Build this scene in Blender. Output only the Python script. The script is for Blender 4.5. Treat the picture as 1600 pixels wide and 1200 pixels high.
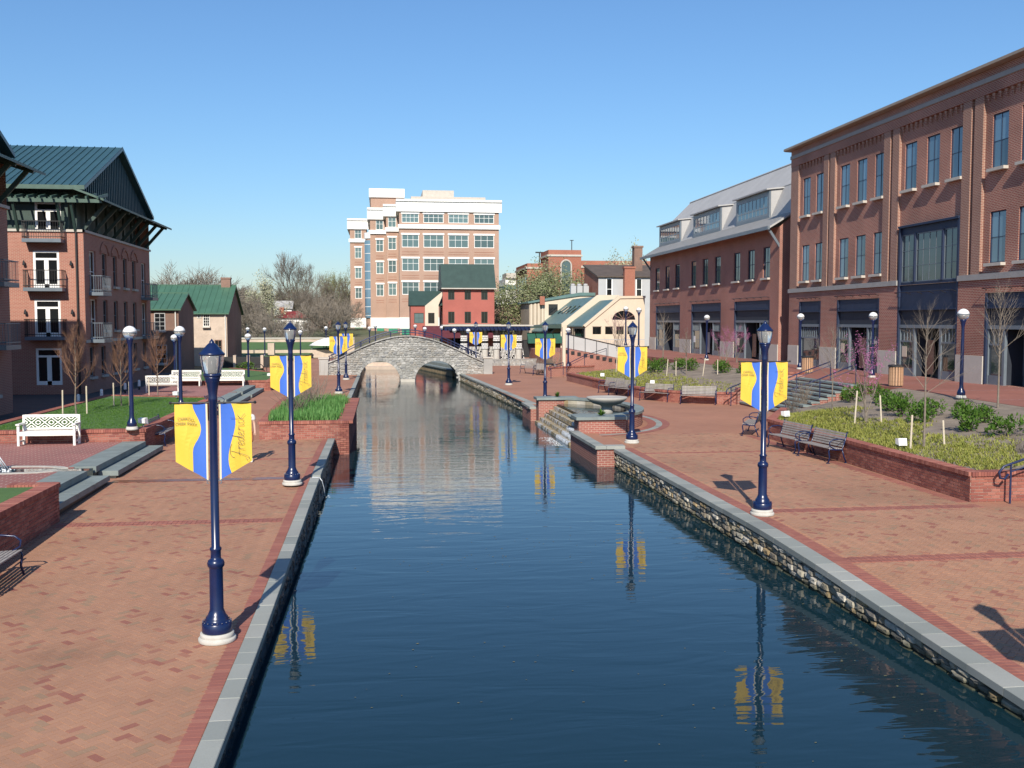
import bpy, math, random
import numpy as np
from mathutils import Vector, Matrix

for o in list(bpy.data.objects):
    bpy.data.objects.remove(o)
scene = bpy.context.scene
col = scene.collection
R = math.radians

# ---------------------------------------------------------------- camera
cam_d = bpy.data.cameras.new('camera')
cam_d.sensor_width = 36.0
cam_d.lens = 36.0 * 1555 / 1600
cam_d.clip_start = 0.1
cam_d.clip_end = 4000
cam = bpy.data.objects.new('camera', cam_d)
col.objects.link(cam)
cam.location = (0, 0, 4.2)
cam.rotation_euler = (R(90 - 3.606), 0, R(-7.423))
scene.camera = cam

# ---------------------------------------------------------------- sky and sun
SUN_EL, SUN_AZ = 36.0, 11.6          # the sun stands behind the camera, a little to its left
world = bpy.data.worlds.new('World')
scene.world = world
world.use_nodes = True
wn = world.node_tree.nodes
sky = wn.new('ShaderNodeTexSky')
sky.sky_type = 'NISHITA'
sky.sun_disc = False
sky.sun_elevation = R(SUN_EL)
sky.sun_rotation = R(180 + SUN_AZ)
sky.altitude = 1000
sky.air_density = 1.5
sky.dust_density = 1.0
sky.ozone_density = 10.0
bg = wn['Background']
bg.inputs['Strength'].default_value = 0.112
world.node_tree.links.new(sky.outputs[0], bg.inputs['Color'])
sun_d = bpy.data.lights.new('sun', 'SUN')
sun_d.energy = 4.8
sun_d.angle = R(0.5)
sun_d.color = (1.0, 0.925, 0.80)
sun = bpy.data.objects.new('sun', sun_d)
col.objects.link(sun)
_ce = math.cos(R(SUN_EL))
_to = Vector((math.sin(R(SUN_AZ)) * _ce, math.cos(R(SUN_AZ)) * _ce, -math.sin(R(SUN_EL))))
sun.rotation_euler = _to.to_track_quat('-Z', 'Y').to_euler()
sun.location = (-10, -20, 40)
vs = scene.view_settings
vs.view_transform = 'Standard'
vs.look = 'None'
vs.exposure = 0.26
vs.gamma = 1.0
vs.use_curve_mapping = False
scene.cycles.use_denoising = True
scene.cycles.max_bounces = 6
scene.cycles.diffuse_bounces = 2
scene.cycles.glossy_bounces = 3
scene.cycles.transmission_bounces = 3
scene.cycles.caustics_reflective = False
scene.cycles.caustics_refractive = False

rng = random.Random(7)
WATER_Z = -0.56


def smooth(a, b, t):
    t = max(0.0, min(1.0, (t - a) / (b - a)))
    return t * t * (3 - 2 * t)


def zl(y):                                  # the left promenade dips gently towards the near end
    return -0.27 * (1 - smooth(11, 31, y))


def zr(y):
    return -0.36 * (1 - smooth(8, 20, y))


# ---------------------------------------------------------------- mesh collector
class MB:
    def __init__(self):
        self.v = []
        self.f = []

    def add(self, vs_, fs_):
        n = len(self.v)
        self.v.extend(vs_)
        self.f.extend([tuple(i + n for i in f_) for f_ in fs_])
        return self

    def box(self, x0, x1, y0, y1, z0, z1):
        return self.add([(x0, y0, z0), (x1, y0, z0), (x1, y1, z0), (x0, y1, z0),
                         (x0, y0, z1), (x1, y0, z1), (x1, y1, z1), (x0, y1, z1)],
                        [(0, 3, 2, 1), (4, 5, 6, 7), (0, 1, 5, 4), (1, 2, 6, 5), (2, 3, 7, 6), (3, 0, 4, 7)])

    def quad(self, a, b, c, d):
        return self.add([a, b, c, d], [(0, 1, 2, 3)])

    def prism(self, poly, axis, a, b):
        """poly: 2-D outline; axis the extrusion axis; outline axes in order x,y,z without it"""
        n = len(poly)

        def P(p, t):
            if axis == 'x': return (t, p[0], p[1])
            if axis == 'y': return (p[0], t, p[1])
            return (p[0], p[1], t)
        vs_ = [P(p, a) for p in poly] + [P(p, b) for p in poly]
        ar = sum(poly[i][0] * poly[(i + 1) % n][1] - poly[(i + 1) % n][0] * poly[i][1] for i in range(n))
        flip = (ar > 0) != (axis == 'y')
        if (b < a): flip = not flip
        fs_ = [tuple(range(n - 1, -1, -1)), tuple(range(n, 2 * n))] + \
              [(i, (i + 1) % n, n + (i + 1) % n, n + i) for i in range(n)]
        if not flip:
            fs_ = [tuple(reversed(q)) for q in fs_]
        return self.add(vs_, fs_)

    def tube(self, pts, rad, n=6, cap=True):
        pts = [Vector(p) for p in pts]
        if not isinstance(rad, (list, tuple)):
            rad = [rad] * len(pts)
        vs_, fs_ = [], []
        ref = None
        for i, p in enumerate(pts):
            d = (pts[min(i + 1, len(pts) - 1)] - pts[max(i - 1, 0)])
            if d.length < 1e-9: d = Vector((0, 0, 1))
            d.normalize()
            if ref is None:
                ref = Vector((1, 0, 0)) if abs(d.x) < 0.8 else Vector((0, 1, 0))
            s = d.cross(ref)
            if s.length < 1e-5:
                s = d.cross(Vector((0.3, 0.9, 0.2)))
            s.normalize()
            t = s.cross(d)
            ref = t
            for k in range(n):
                a = 2 * math.pi * k / n
                q = p + (t * math.cos(a) + s * math.sin(a)) * rad[i]
                vs_.append((q.x, q.y, q.z))
        for i in range(len(pts) - 1):
            for k in range(n):
                k2 = (k + 1) % n
                fs_.append((i * n + k, (i + 1) * n + k, (i + 1) * n + k2, i * n + k2))
        if cap:
            fs_.append(tuple(range(n)))
            m = (len(pts) - 1) * n
            fs_.append(tuple(m + k for k in reversed(range(n))))
        return self.add(vs_, fs_)

    def bar(self, a, b, w, h):
        """rectangular bar between two points, w sideways and h upwards"""
        a, b = Vector(a), Vector(b)
        d = (b - a).normalized()
        up = Vector((0, 0, 1)) if abs(d.z) < 0.95 else Vector((0, 1, 0))
        s = d.cross(up).normalized() * (w / 2)
        t = s.cross(d).normalized() * (h / 2)
        vs_ = []
        for p in (a, b):
            for q in (p - s - t, p + s - t, p + s + t, p - s + t):
                vs_.append(tuple(q))
        return self.add(vs_, [(0, 1, 2, 3), (7, 6, 5, 4), (0, 4, 5, 1), (1, 5, 6, 2), (2, 6, 7, 3), (3, 7, 4, 0)])

    def lathe(self, prof, n=20, c=(0, 0, 0), flute=0, famp=0.0):
        vs_, fs_ = [], []
        m = len(prof)
        for (r, z) in prof:
            for k in range(n):
                a = 2 * math.pi * k / n
                rr = r * (1 + (famp if (flute and k % 2) else 0))
                vs_.append((c[0] + rr * math.cos(a), c[1] + rr * math.sin(a), c[2] + z))
        for i in range(m - 1):
            for k in range(n):
                k2 = (k + 1) % n
                fs_.append((i * n + k, i * n + k2, (i + 1) * n + k2, (i + 1) * n + k))
        fs_.append(tuple(range(n - 1, -1, -1)))
        fs_.append(tuple((m - 1) * n + k for k in range(n)))
        return self.add(vs_, fs_)

    def sphere(self, c, r, nu=12, nv=8, sz=1.0):
        prof = []
        for j in range(nv + 1):
            t = -math.pi / 2 + math.pi * j / nv
            prof.append((max(1e-3, r * math.cos(t)), r * sz * math.sin(t)))
        return self.lathe(prof, nu, c)

    def holes(self, w, h, holes, depth, y=0.0, x0=0.0, z0=0.0):
        """a wall sheet in the local XZ plane facing -y, openings with reveals going +y"""
        xs = sorted({x0, x0 + w} | {a for q in holes for a in (q[0], q[1])})
        zs = sorted({z0, z0 + h} | {a for q in holes for a in (q[2], q[3])})
        for i in range(len(xs) - 1):
            for j in range(len(zs) - 1):
                cx, cz = (xs[i] + xs[i + 1]) / 2, (zs[j] + zs[j + 1]) / 2
                if any(q[0] < cx < q[1] and q[2] < cz < q[3] for q in holes):
                    continue
                self.quad((xs[i], y, zs[j]), (xs[i + 1], y, zs[j]), (xs[i + 1], y, zs[j + 1]), (xs[i], y, zs[j + 1]))
        for a, b, c, d in holes:
            e = y + depth
            self.quad((a, y, c), (a, e, c), (b, e, c), (b, y, c))
            self.quad((a, y, d), (b, y, d), (b, e, d), (a, e, d))
            self.quad((a, y, c), (a, y, d), (a, e, d), (a, e, c))
            self.quad((b, y, c), (b, e, c), (b, e, d), (b, y, d))
        return self

    def mesh(self, name, mat, smooth_=False):
        me = bpy.data.meshes.new(name)
        me.from_pydata(self.v, [], self.f)
        if mat is not None:
            me.materials.append(mat)
        nl = len(me.loops)
        if nl:
            co = np.empty(len(me.vertices) * 3, np.float32)
            me.vertices.foreach_get('co', co)
            co = co.reshape(-1, 3)
            vi = np.empty(nl, np.int32)
            me.loops.foreach_get('vertex_index', vi)
            nr = np.empty(len(me.polygons) * 3, np.float32)
            me.polygons.foreach_get('normal', nr)
            nr = np.abs(nr.reshape(-1, 3))
            lt = np.empty(len(me.polygons), np.int32)
            me.polygons.foreach_get('loop_total', lt)
            ln = np.repeat(nr, lt, axis=0)
            p = co[vi]
            uv = np.where((ln[:, 2:3] > 0.75), p[:, [0, 1]],
                          np.where(ln[:, 0:1] > ln[:, 1:2], p[:, [1, 2]], p[:, [0, 2]])).astype(np.float32)
            lay = me.uv_layers.new(name='UVMap')
            lay.data.foreach_set('uv', uv.ravel())
        if smooth_:
            me.polygons.foreach_set('use_smooth', [True] * len(me.polygons))
        me.update()
        return me

    def build(self, name, mat, parent=None, smooth_=False, kind=None):
        o = bpy.data.objects.new(name, self.mesh(name, mat, smooth_))
        col.objects.link(o)
        if parent is not None:
            o.parent = parent
        if kind:
            o['kind'] = kind
        return o


def inst(name, me, loc=(0, 0, 0), rot=(0, 0, 0), scale=(1, 1, 1), parent=None):
    o = bpy.data.objects.new(name, me)
    col.objects.link(o)
    o.location = loc
    o.rotation_euler = rot
    o.scale = scale
    if parent is not None:
        o.parent = parent
    return o


def tag(o, label=None, cat=None, group=None, kind=None):
    if label: o['label'] = label
    if cat: o['category'] = cat
    if group: o['group'] = group
    if kind: o['kind'] = kind
    return o


def thing(name, label, cat, loc=(0, 0, 0), rz=0.0, group=None):
    o = bpy.data.objects.new(name, None)
    col.objects.link(o)
    o.empty_display_size = 0.2
    o.location = loc
    o.rotation_euler = (0, 0, rz)
    return tag(o, label, cat, group)


def dup(src, parent=None):
    c = src.copy()
    col.objects.link(c)
    if parent is not None:
        c.parent = parent
    for ch in src.children:
        dup(ch, c)
    return c


def place(src, loc, rz, label, group=None, scale=None):
    c = dup(src)
    c.location = loc
    c.rotation_euler = (0, 0, rz)
    c['label'] = label
    if group: c['group'] = group
    if scale: c.scale = (scale, scale, scale) if not isinstance(scale, tuple) else scale
    return c


# ---------------------------------------------------------------- materials
MATS = {}


def base_mat(name):
    m = bpy.data.materials.new(name)
    m.use_nodes = True
    nt = m.node_tree
    b = nt.nodes['Principled BSDF']
    MATS[name] = m
    return m, nt, b


def node(nt, kind, **kw):
    n = nt.nodes.new(kind)
    for k, v in kw.items():
        if k in n.inputs:
            n.inputs[k].default_value = v
        else:
            setattr(n, k, v)
    return n


def L(nt, a, b):
    nt.links.new(a, b)


def mixc(nt, fac, a, b, mode='MIX'):
    n = nt.nodes.new('ShaderNodeMix')
    n.data_type = 'RGBA'
    n.blend_type = mode
    for sock, val in ((n.inputs[0], fac), (n.inputs[6], a), (n.inputs[7], b)):
        if isinstance(val, (int, float)):
            sock.default_value = val
        elif isinstance(val, tuple):
            sock.default_value = val if len(val) == 4 else (*val, 1)
        else:
            nt.links.new(val, sock)
    return n.outputs[2]


def plain(name, c, rough=0.6, var=0.12, vscale=3.0, fine=0.0, fscale=60.0, bump=0.0, bscale=40.0, metal=0.0, spec=0.5, c2=None):
    """colour with broad wear (noise), fine grain and relief"""
    m, nt, b = base_mat(name)
    tc = node(nt, 'ShaderNodeTexCoord')
    n1 = node(nt, 'ShaderNodeTexNoise', Scale=vscale, Detail=5.0, Roughness=0.6)
    L(nt, tc.outputs['Object'], n1.inputs['Vector'])
    dark = tuple(x * (1 - var) for x in c) if c2 is None else c2
    lite = tuple(min(1, x * (1 + var)) for x in c) if c2 is None else c
    rp = node(nt, 'ShaderNodeValToRGB')
    rp.color_ramp.elements[0].position = 0.3
    rp.color_ramp.elements[1].position = 0.7
    rp.color_ramp.elements[0].color = (*dark, 1)
    rp.color_ramp.elements[1].color = (*lite, 1)
    L(nt, n1.outputs[0], rp.inputs[0])
    out = rp.outputs[0]
    if fine:
        n2 = node(nt, 'ShaderNodeTexNoise', Scale=fscale, Detail=3.0)
        L(nt, tc.outputs['Object'], n2.inputs['Vector'])
        mr = node(nt, 'ShaderNodeMapRange')
        mr.inputs[3].default_value = 1 - fine
        mr.inputs[4].default_value = 1 + fine
        L(nt, n2.outputs[0], mr.inputs[0])
        out = mixc(nt, 1.0, out, mr.outputs[0], 'MULTIPLY')
    L(nt, out, b.inputs['Base Color'])
    b.inputs['Roughness'].default_value = rough
    b.inputs['Metallic'].default_value = metal
    b.inputs['Specular IOR Level'].default_value = spec
    if bump:
        n3 = node(nt, 'ShaderNodeTexNoise', Scale=bscale, Detail=4.0)
        L(nt, tc.outputs['Object'], n3.inputs['Vector'])
        bp = node(nt, 'ShaderNodeBump', Strength=bump, Distance=0.02)
        L(nt, n3.outputs[0], bp.inputs['Height'])
        L(nt, bp.outputs[0], b.inputs['Normal'])
    return m


def pieces(name, stops, rough=0.85, bump=0.25, bscale=60.0, patch=0.25, pscale=0.5):
    """each loose piece (island or object) takes its own colour out of the stops"""
    m, nt, b = base_mat(name)
    g = node(nt, 'ShaderNodeNewGeometry')
    oi = node(nt, 'ShaderNodeObjectInfo')
    ad = node(nt, 'ShaderNodeMath', operation='ADD')
    L(nt, g.outputs['Random Per Island'], ad.inputs[0])
    L(nt, oi.outputs['Random'], ad.inputs[1])
    fr = node(nt, 'ShaderNodeMath', operation='FRACT')
    L(nt, ad.outputs[0], fr.inputs[0])
    rp = node(nt, 'ShaderNodeValToRGB')
    cr = rp.color_ramp
    cr.interpolation = 'CONSTANT'
    while len(cr.elements) < len(stops):
        cr.elements.new(0.5)
    for e, (p, c) in zip(cr.elements, stops):
        e.position = p
        e.color = (*c, 1)
    L(nt, fr.outputs[0], rp.inputs[0])
    n1 = node(nt, 'ShaderNodeTexNoise', Scale=pscale, Detail=4.0)
    L(nt, g.outputs['Position'], n1.inputs['Vector'])
    mr = node(nt, 'ShaderNodeMapRange')
    mr.inputs[1].default_value = 0.25
    mr.inputs[2].default_value = 0.75
    mr.inputs[3].default_value = 1 - patch
    mr.inputs[4].default_value = 1 + patch
    L(nt, n1.outputs[0], mr.inputs[0])
    out = mixc(nt, 1.0, rp.outputs[0], mr.outputs[0], 'MULTIPLY')
    n4 = node(nt, 'ShaderNodeTexNoise', Scale=pscale * .27, Detail=6.0, Roughness=.7, Distortion=.8)
    L(nt, g.outputs['Position'], n4.inputs['Vector'])
    mr4 = node(nt, 'ShaderNodeMapRange')
    mr4.inputs[1].default_value = .34
    mr4.inputs[2].default_value = .52
    mr4.inputs[3].default_value = .84
    mr4.inputs[4].default_value = 1.0
    L(nt, n4.outputs[0], mr4.inputs[0])
    out = mixc(nt, 1.0, out, mr4.outputs[0], 'MULTIPLY')
    n2 = node(nt, 'ShaderNodeTexNoise', Scale=bscale, Detail=3.0)
    L(nt, g.outputs['Position'], n2.inputs['Vector'])
    mr2 = node(nt, 'ShaderNodeMapRange')
    mr2.inputs[3].default_value = 0.85
    mr2.inputs[4].default_value = 1.15
    L(nt, n2.outputs[0], mr2.inputs[0])
    out = mixc(nt, 1.0, out, mr2.outputs[0], 'MULTIPLY')
    L(nt, out, b.inputs['Base Color'])
    b.inputs['Roughness'].default_value = rough
    bp = node(nt, 'ShaderNodeBump', Strength=bump, Distance=0.01)
    L(nt, n2.outputs[0], bp.inputs['Height'])
    L(nt, bp.outputs[0], b.inputs['Normal'])
    return m


def brickmat(name, c1, c2, mortar, bw=0.215, rh=0.075, ms=0.009, rough=0.85, rot=0.0, bump=0.5, stain=0.2, bias=0.0):
    m, nt, b = base_mat(name)
    uv = node(nt, 'ShaderNodeUVMap')
    mp = node(nt, 'ShaderNodeMapping')
    mp.inputs['Rotation'].default_value = (0, 0, rot)
    L(nt, uv.outputs[0], mp.inputs[0])
    br = node(nt, 'ShaderNodeTexBrick')
    br.inputs['Scale'].default_value = 1.0
    br.inputs['Brick Width'].default_value = bw
    br.inputs['Row Height'].default_value = rh
    br.inputs['Mortar Size'].default_value = ms
    br.inputs['Mortar Smooth'].default_value = 0.2
    br.inputs['Bias'].default_value = bias
    br.inputs['Color1'].default_value = (*c1, 1)
    br.inputs['Color2'].default_value = (*c2, 1)
    br.inputs['Mortar'].default_value = (*mortar, 1)
    L(nt, mp.outputs[0], br.inputs['Vector'])
    tc = node(nt, 'ShaderNodeTexCoord')
    n1 = node(nt, 'ShaderNodeTexNoise', Scale=0.35, Detail=5.0)
    L(nt, tc.outputs['Object'], n1.inputs['Vector'])
    mr = node(nt, 'ShaderNodeMapRange')
    mr.inputs[1].default_value = 0.3
    mr.inputs[2].default_value = 0.7
    mr.inputs[3].default_value = 1 - stain
    mr.inputs[4].default_value = 1 + stain
    L(nt, n1.outputs[0], mr.inputs[0])
    out = mixc(nt, 1.0, br.outputs['Color'], mr.outputs[0], 'MULTIPLY')
    L(nt, out, b.inputs['Base Color'])
    b.inputs['Roughness'].default_value = rough
    iv = node(nt, 'ShaderNodeMath', operation='SUBTRACT')
    iv.inputs[0].default_value = 1.0
    L(nt, br.outputs['Fac'], iv.inputs[1])
    bp = node(nt, 'ShaderNodeBump', Strength=bump, Distance=0.008)
    L(nt, iv.outputs[0], bp.inputs['Height'])
    L(nt, bp.outputs[0], b.inputs['Normal'])
    return m


def glassmat(name, c, ior=1.9, rough=0.03, var=0.3):
    m, nt, b = base_mat(name)
    tc = node(nt, 'ShaderNodeTexCoord')
    oi = node(nt, 'ShaderNodeObjectInfo')
    n1 = node(nt, 'ShaderNodeTexNoise', Scale=0.7, Detail=2.0)
    L(nt, tc.outputs['Object'], n1.inputs['Vector'])
    mr = node(nt, 'ShaderNodeMapRange')
    mr.inputs[3].default_value = 1 - var
    mr.inputs[4].default_value = 1 + var
    L(nt, oi.outputs['Random'], mr.inputs[0])
    out = mixc(nt, 1.0, c, mr.outputs[0], 'MULTIPLY')
    L(nt, out, b.inputs['Base Color'])
    b.inputs['Roughness'].default_value = rough
    b.inputs['IOR'].default_value = ior
    bp = node(nt, 'ShaderNodeBump', Strength=0.03, Distance=0.05)
    L(nt, n1.outputs[0], bp.inputs['Height'])
    L(nt, bp.outputs[0], b.inputs['Normal'])
    return m


def leafmat(name, c1, c2, rough=0.6, trans=0.25):
    m, nt, b = base_mat(name)
    g = node(nt, 'ShaderNodeNewGeometry')
    rp = node(nt, 'ShaderNodeValToRGB')
    rp.color_ramp.elements[0].color = (*c1, 1)
    rp.color_ramp.elements[1].color = (*c2, 1)
    L(nt, g.outputs['Random Per Island'], rp.inputs[0])
    L(nt, rp.outputs[0], b.inputs['Base Color'])
    b.inputs['Roughness'].default_value = rough
    b.inputs['Specular IOR Level'].default_value = 0.3
    if trans:
        t = node(nt, 'ShaderNodeBsdfTranslucent')
        L(nt, rp.outputs[0], t.inputs['Color'])
        mx = node(nt, 'ShaderNodeMixShader')
        mx.inputs[0].default_value = trans
        L(nt, b.outputs[0], mx.inputs[1])
        L(nt, t.outputs[0], mx.inputs[2])
        L(nt, mx.outputs[0], nt.nodes['Material Output'].inputs[0])
    return m


M_paver = pieces('paver_brick', [(0.0, (.37, .192, .118)), (.25, (.39, .206, .126)), (.50, (.375, .198, .122)), (.70, (.355, .192, .12)),
                                 (.84, (.31, .19, .118)), (.91, (.325, .145, .095)), (.965, (.285, .112, .078))], patch=0.10, pscale=0.6)
M_paverband = pieces('paver_band', [(0.0, (.29, .105, .077)), (.3, (.31, .117, .085)), (.6, (.275, .10, .076)), (.85, (.33, .132, .094))], patch=0.12)
M_paverbase = brickmat('paver_far', (.37, .18, .112), (.34, .155, .097), (.33, .165, .105), bw=.21, rh=.105, ms=.006, rot=R(45), bump=.2, stain=.12)
M_paverterr = brickmat('paver_terrace', (.30, .115, .085), (.25, .092, .07), (.24, .12, .09), bw=.21, rh=.105, ms=.006, rot=R(45), bump=.2, stain=.15)
M_plaza = brickmat('paver_plaza', (.29, .10, .085), (.24, .085, .075), (.42, .30, .26), bw=.30, rh=.15, ms=.012, bump=.3, stain=.2)
M_coping = pieces('coping_stone', [(0, (.27, .285, .26)), (.3, (.305, .315, .285)), (.6, (.245, .26, .24)), (.8, (.325, .33, .30))], rough=.8, bump=.15, patch=.12)
M_bluestone = plain('bluestone', (.20, .235, .225), .75, .18, 2.0, .1, 40, .15)
M_wallbrick = pieces('planter_brick', [(0, (.29, .095, .07)), (.3, (.34, .12, .085)), (.6, (.25, .08, .062)), (.8, (.38, .15, .11))], bump=.35, patch=.15)
M_mortar = plain('mortar', (.42, .34, .28), .95, .15, 8)
M_wallbrick_far = brickmat('planter_brick_far', (.31, .105, .078), (.26, .085, .066), (.42, .30, .24))
M_stone = pieces('field_stone', [(0, (.30, .26, .19)), (.2, (.40, .36, .28)), (.4, (.24, .20, .15)), (.55, (.48, .44, .37)), (.72, (.33, .24, .13)), (.86, (.20, .18, .15))], bump=.7, bscale=25, patch=.3, pscale=2)
# algae and damp where the canal laps the stones
_nt = M_stone.node_tree
_pb = _nt.nodes['Principled BSDF']
_src = _pb.inputs['Base Color'].links[0].from_socket
_gp = node(_nt, 'ShaderNodeNewGeometry')
_sp = node(_nt, 'ShaderNodeSeparateXYZ')
L(_nt, _gp.outputs['Position'], _sp.inputs[0])
_nz = node(_nt, 'ShaderNodeTexNoise', Scale=2.5, Detail=4.0)
L(_nt, _gp.outputs['Position'], _nz.inputs['Vector'])
_am = node(_nt, 'ShaderNodeMath', operation='MULTIPLY_ADD')
_am.inputs[1].default_value = .22
L(_nt, _nz.outputs[0], _am.inputs[0])
L(_nt, _sp.outputs['Z'], _am.inputs[2])
_rz = node(_nt, 'ShaderNodeMapRange')
_rz.inputs[1].default_value = -.43
_rz.inputs[2].default_value = -.30
L(_nt, _am.outputs[0], _rz.inputs[0])
L(_nt, mixc(_nt, _rz.outputs[0], (.045, .05, .028), _src), _pb.inputs['Base Color'])
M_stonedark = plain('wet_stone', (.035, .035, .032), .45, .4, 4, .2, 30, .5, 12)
M_bridge = pieces('bridge_stone', [(0, (.34, .335, .315)), (.2, (.39, .385, .365)), (.4, (.30, .30, .285)), (.55, (.47, .46, .435)), (.72, (.35, .33, .295)), (.86, (.26, .262, .26))], bump=.6, bscale=20, patch=.12)
M_bridgemortar = plain('bridge_mortar', (.33, .32, .295), .95, .12, 3)
M_blue = plain('blue_enamel', (.006, .0155, .066), .28, .15, 4, spec=.6)
M_bluedk = plain('navy_steel', (.018, .026, .075), .35, .2, 4)
M_plinth = plain('plinth_concrete', (.50, .48, .43), .9, .12, 6, .08, 60)
M_yellow = plain('banner_yellow', (.74, .50, .055), .7, .04, 2)
M_bblue = plain('banner_blue', (.045, .145, .56), .7, .05, 2)
M_bcream = plain('banner_edge', (.75, .65, .42), .7, .05, 2)
M_ink = plain('banner_ink', (.05, .055, .12), .7, .1, 2)
M_inkgrey = plain('banner_grey_ink', (.33, .26, .10), .7, .1, 2)
M_white = plain('white_paint', (.78, .76, .70), .55, .06, 5)
M_trimwhite = plain('white_trim', (.86, .85, .82), .6, .04, 2)
M_globe = plain('frosted_globe', (.80, .80, .80), .25, .03, 2)
M_dark = plain('dark_metal', (.02, .02, .022), .5, .2, 4)
M_wood = plain('weathered_slat', (.30, .27, .25), .7, .25, 9, .15, 50)
M_cedar = plain('cedar_slat', (.45, .27, .16), .7, .25, 9, .15, 50)
M_stake = plain('tree_stake', (.58, .50, .38), .85, .15, 9)
M_bark = plain('young_bark', (.20, .165, .13), .9, .25, 9, .2, 40)
M_twigred = plain('red_twig', (.20, .105, .065), .9, .25, 9)
M_twiggrey = plain('grey_twig', (.205, .175, .14), .95, .25, 2)
M_twigolive = plain('olive_twig', (.20, .20, .10), .95, .3, 2)
M_twigdark = plain('dark_twig', (.15, .125, .10), .95, .3, 2)
M_mulch = plain('mulch', (.23, .185, .145), .95, .3, 1.2, .35, 30, .6, 25)
M_lawn = plain('lawn_turf', (.085, .165, .045), .9, .22, .8, .35, 45, .5, 60, c2=(.06, .125, .032))
M_asphalt = plain('asphalt', (.05, .05, .05), .9, .2, 1, .2, 40, .2)
M_gravel = plain('gravel', (.33, .32, .30), .95, .25, 20, .3, 60, .6)
M_earth = plain('earth', (.17, .145, .095), .95, .3, .05, .3, 3, .3, 5, c2=(.08, .10, .045))
M_concrete = plain('concrete', (.42, .40, .36), .9, .12, 2, .08, 30, .1)
M_greenroof = plain('green_metal_roof', (.06, .14, .09), .45, .12, .8)
M_tealroof = plain('teal_roof', (.105, .185, .175), .5, .15, .8)
M_darkgreen = plain('dark_green_panel', (.035, .065, .055), .5, .15, 1.5)
M_slateroof = plain('blue_green_standing_seam', (.035, .085, .10), .38, .12, .8)
M_pgreen = plain('pergola_green', (.06, .11, .085), .5, .15, 3)
M_greyroof = plain('grey_shingle', (.40, .39, .38), .7, .08, .7, .1, 8, .2, 12)
M_greymetal = plain('grey_blue_metal', (.15, .18, .21), .4, .1, 2)
M_navyframe = plain('navy_storefront', (.015, .027, .066), .6, .15, 2)
M_slatepanel = plain('slate_panel', (.022, .028, .042), .7, .15, 2)
M_limestone = plain('limestone', (.52, .48, .42), .85, .08, 2, .06, 30)
M_greyband = plain('grey_belt', (.34, .33, .315), .85, .08, 2)
M_cornice = plain('tan_cornice', (.33, .27, .215), .7, .08, 2)
M_brick_main = brickmat('building_brick_brown', (.345, .108, .076), (.28, .09, .066), (.52, .39, .30), ms=.011, stain=.24)
M_brick_lit = brickmat('building_brick_pilaster', (.30, .13, .095), (.25, .105, .08), (.50, .38, .29), ms=.011, stain=.12)
M_brick_mid = brickmat('building_brick_mid', (.34, .122, .09), (.29, .105, .08), (.45, .33, .26), stain=.18)
M_brick_left = brickmat('building_brick_red', (.40, .155, .11), (.35, .13, .092), (.48, .34, .26), stain=.12)
M_brick_office = brickmat('office_brick', (.42, .265, .195), (.39, .245, .18), (.45, .32, .25), stain=.08)
M_brick_tower = brickmat('tower_brick', (.36, .115, .07), (.31, .095, .062), (.40, .22, .15), stain=.1)
M_redpaint = brickmat('red_painted_brick', (.41, .125, .095), (.385, .115, .09), (.36, .105, .085), stain=.12)
M_cream = plain('cream_stucco', (.64, .54, .42), .9, .05, .8, .04, 20)
M_beige = plain('beige_siding', (.40, .33, .25), .9, .08, 1)
M_oldstone = plain('old_plaster', (.55, .44, .35), .95, .16, 1.2, .12, 9, .3, 10)
M_oldbrick = brickmat('old_brown_brick', (.23, .12, .09), (.18, .10, .075), (.30, .22, .17))
M_greysiding = plain('grey_siding', (.45, .45, .45), .8, .05, 1)
M_greysiding2 = plain('pale_blue_mullion', (.22, .26, .29), .5, .06, 1)
M_maroon = plain('maroon_awning', (.10, .02, .03), .8, .15, 2)
M_awngreen = plain('green_awning', (.02, .20, .11), .8, .1, 2)
M_black = plain('black_tile', (.02, .02, .02), .4, .1, 2)
M_glass = glassmat('window_glass', (.035, .05, .06))
M_glassdark = glassmat('dark_window_glass', (.012, .014, .015), 1.5)
M_glassoff = glassmat('office_glass', (.10, .16, .165), 1.6, .06, .3)
M_glassblue = glassmat('blue_glass', (.09, .16, .22), 2.0, .03, .55)
M_leafshrub = leafmat('shrub_leaf', (.035, .10, .012), (.12, .22, .03))
M_leafpear = leafmat('pear_leaf', (.26, .28, .14), (.62, .60, .45), trans=.2)
M_leafpearg = leafmat('pear_green_leaf', (.12, .15, .045), (.36, .37, .21), trans=.2)
M_budred = leafmat('redbud_blossom', (.40, .09, .26), (.58, .22, .42), trans=.2)
M_cover = leafmat('ground_cover_leaf', (.20, .24, .045), (.42, .40, .10), trans=.3)
M_tulip = leafmat('tulip_leaf', (.07, .22, .045), (.20, .38, .12), trans=.3)
M_blade = leafmat('grass_blade', (.05, .14, .015), (.13, .25, .04), trans=.3)
M_haybud = leafmat('spring_bud', (.17, .19, .07), (.30, .29, .14), trans=.2)
M_skin = plain('skin', (.55, .34, .25), .6, .05, 3)
M_shirt = plain('white_shirt', (.72, .70, .68), .85, .05, 3)
M_shorts = plain('orange_shorts', (.45, .16, .08), .85, .1, 3)
M_shoe = plain('white_shoe', (.75, .74, .72), .6, .05, 3)
M_hair = plain('brown_hair', (.06, .035, .02), .6, .2, 9)

# lantern glass: ribbed, clear-greyish
M_lantern, _nt, _b = base_mat('lantern_glass')
_b.inputs['Base Color'].default_value = (.80, .81, .80, 1)
_b.inputs['Roughness'].default_value = .10
_b.inputs['Transmission Weight'].default_value = .72
_b.inputs['IOR'].default_value = 1.3

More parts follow.
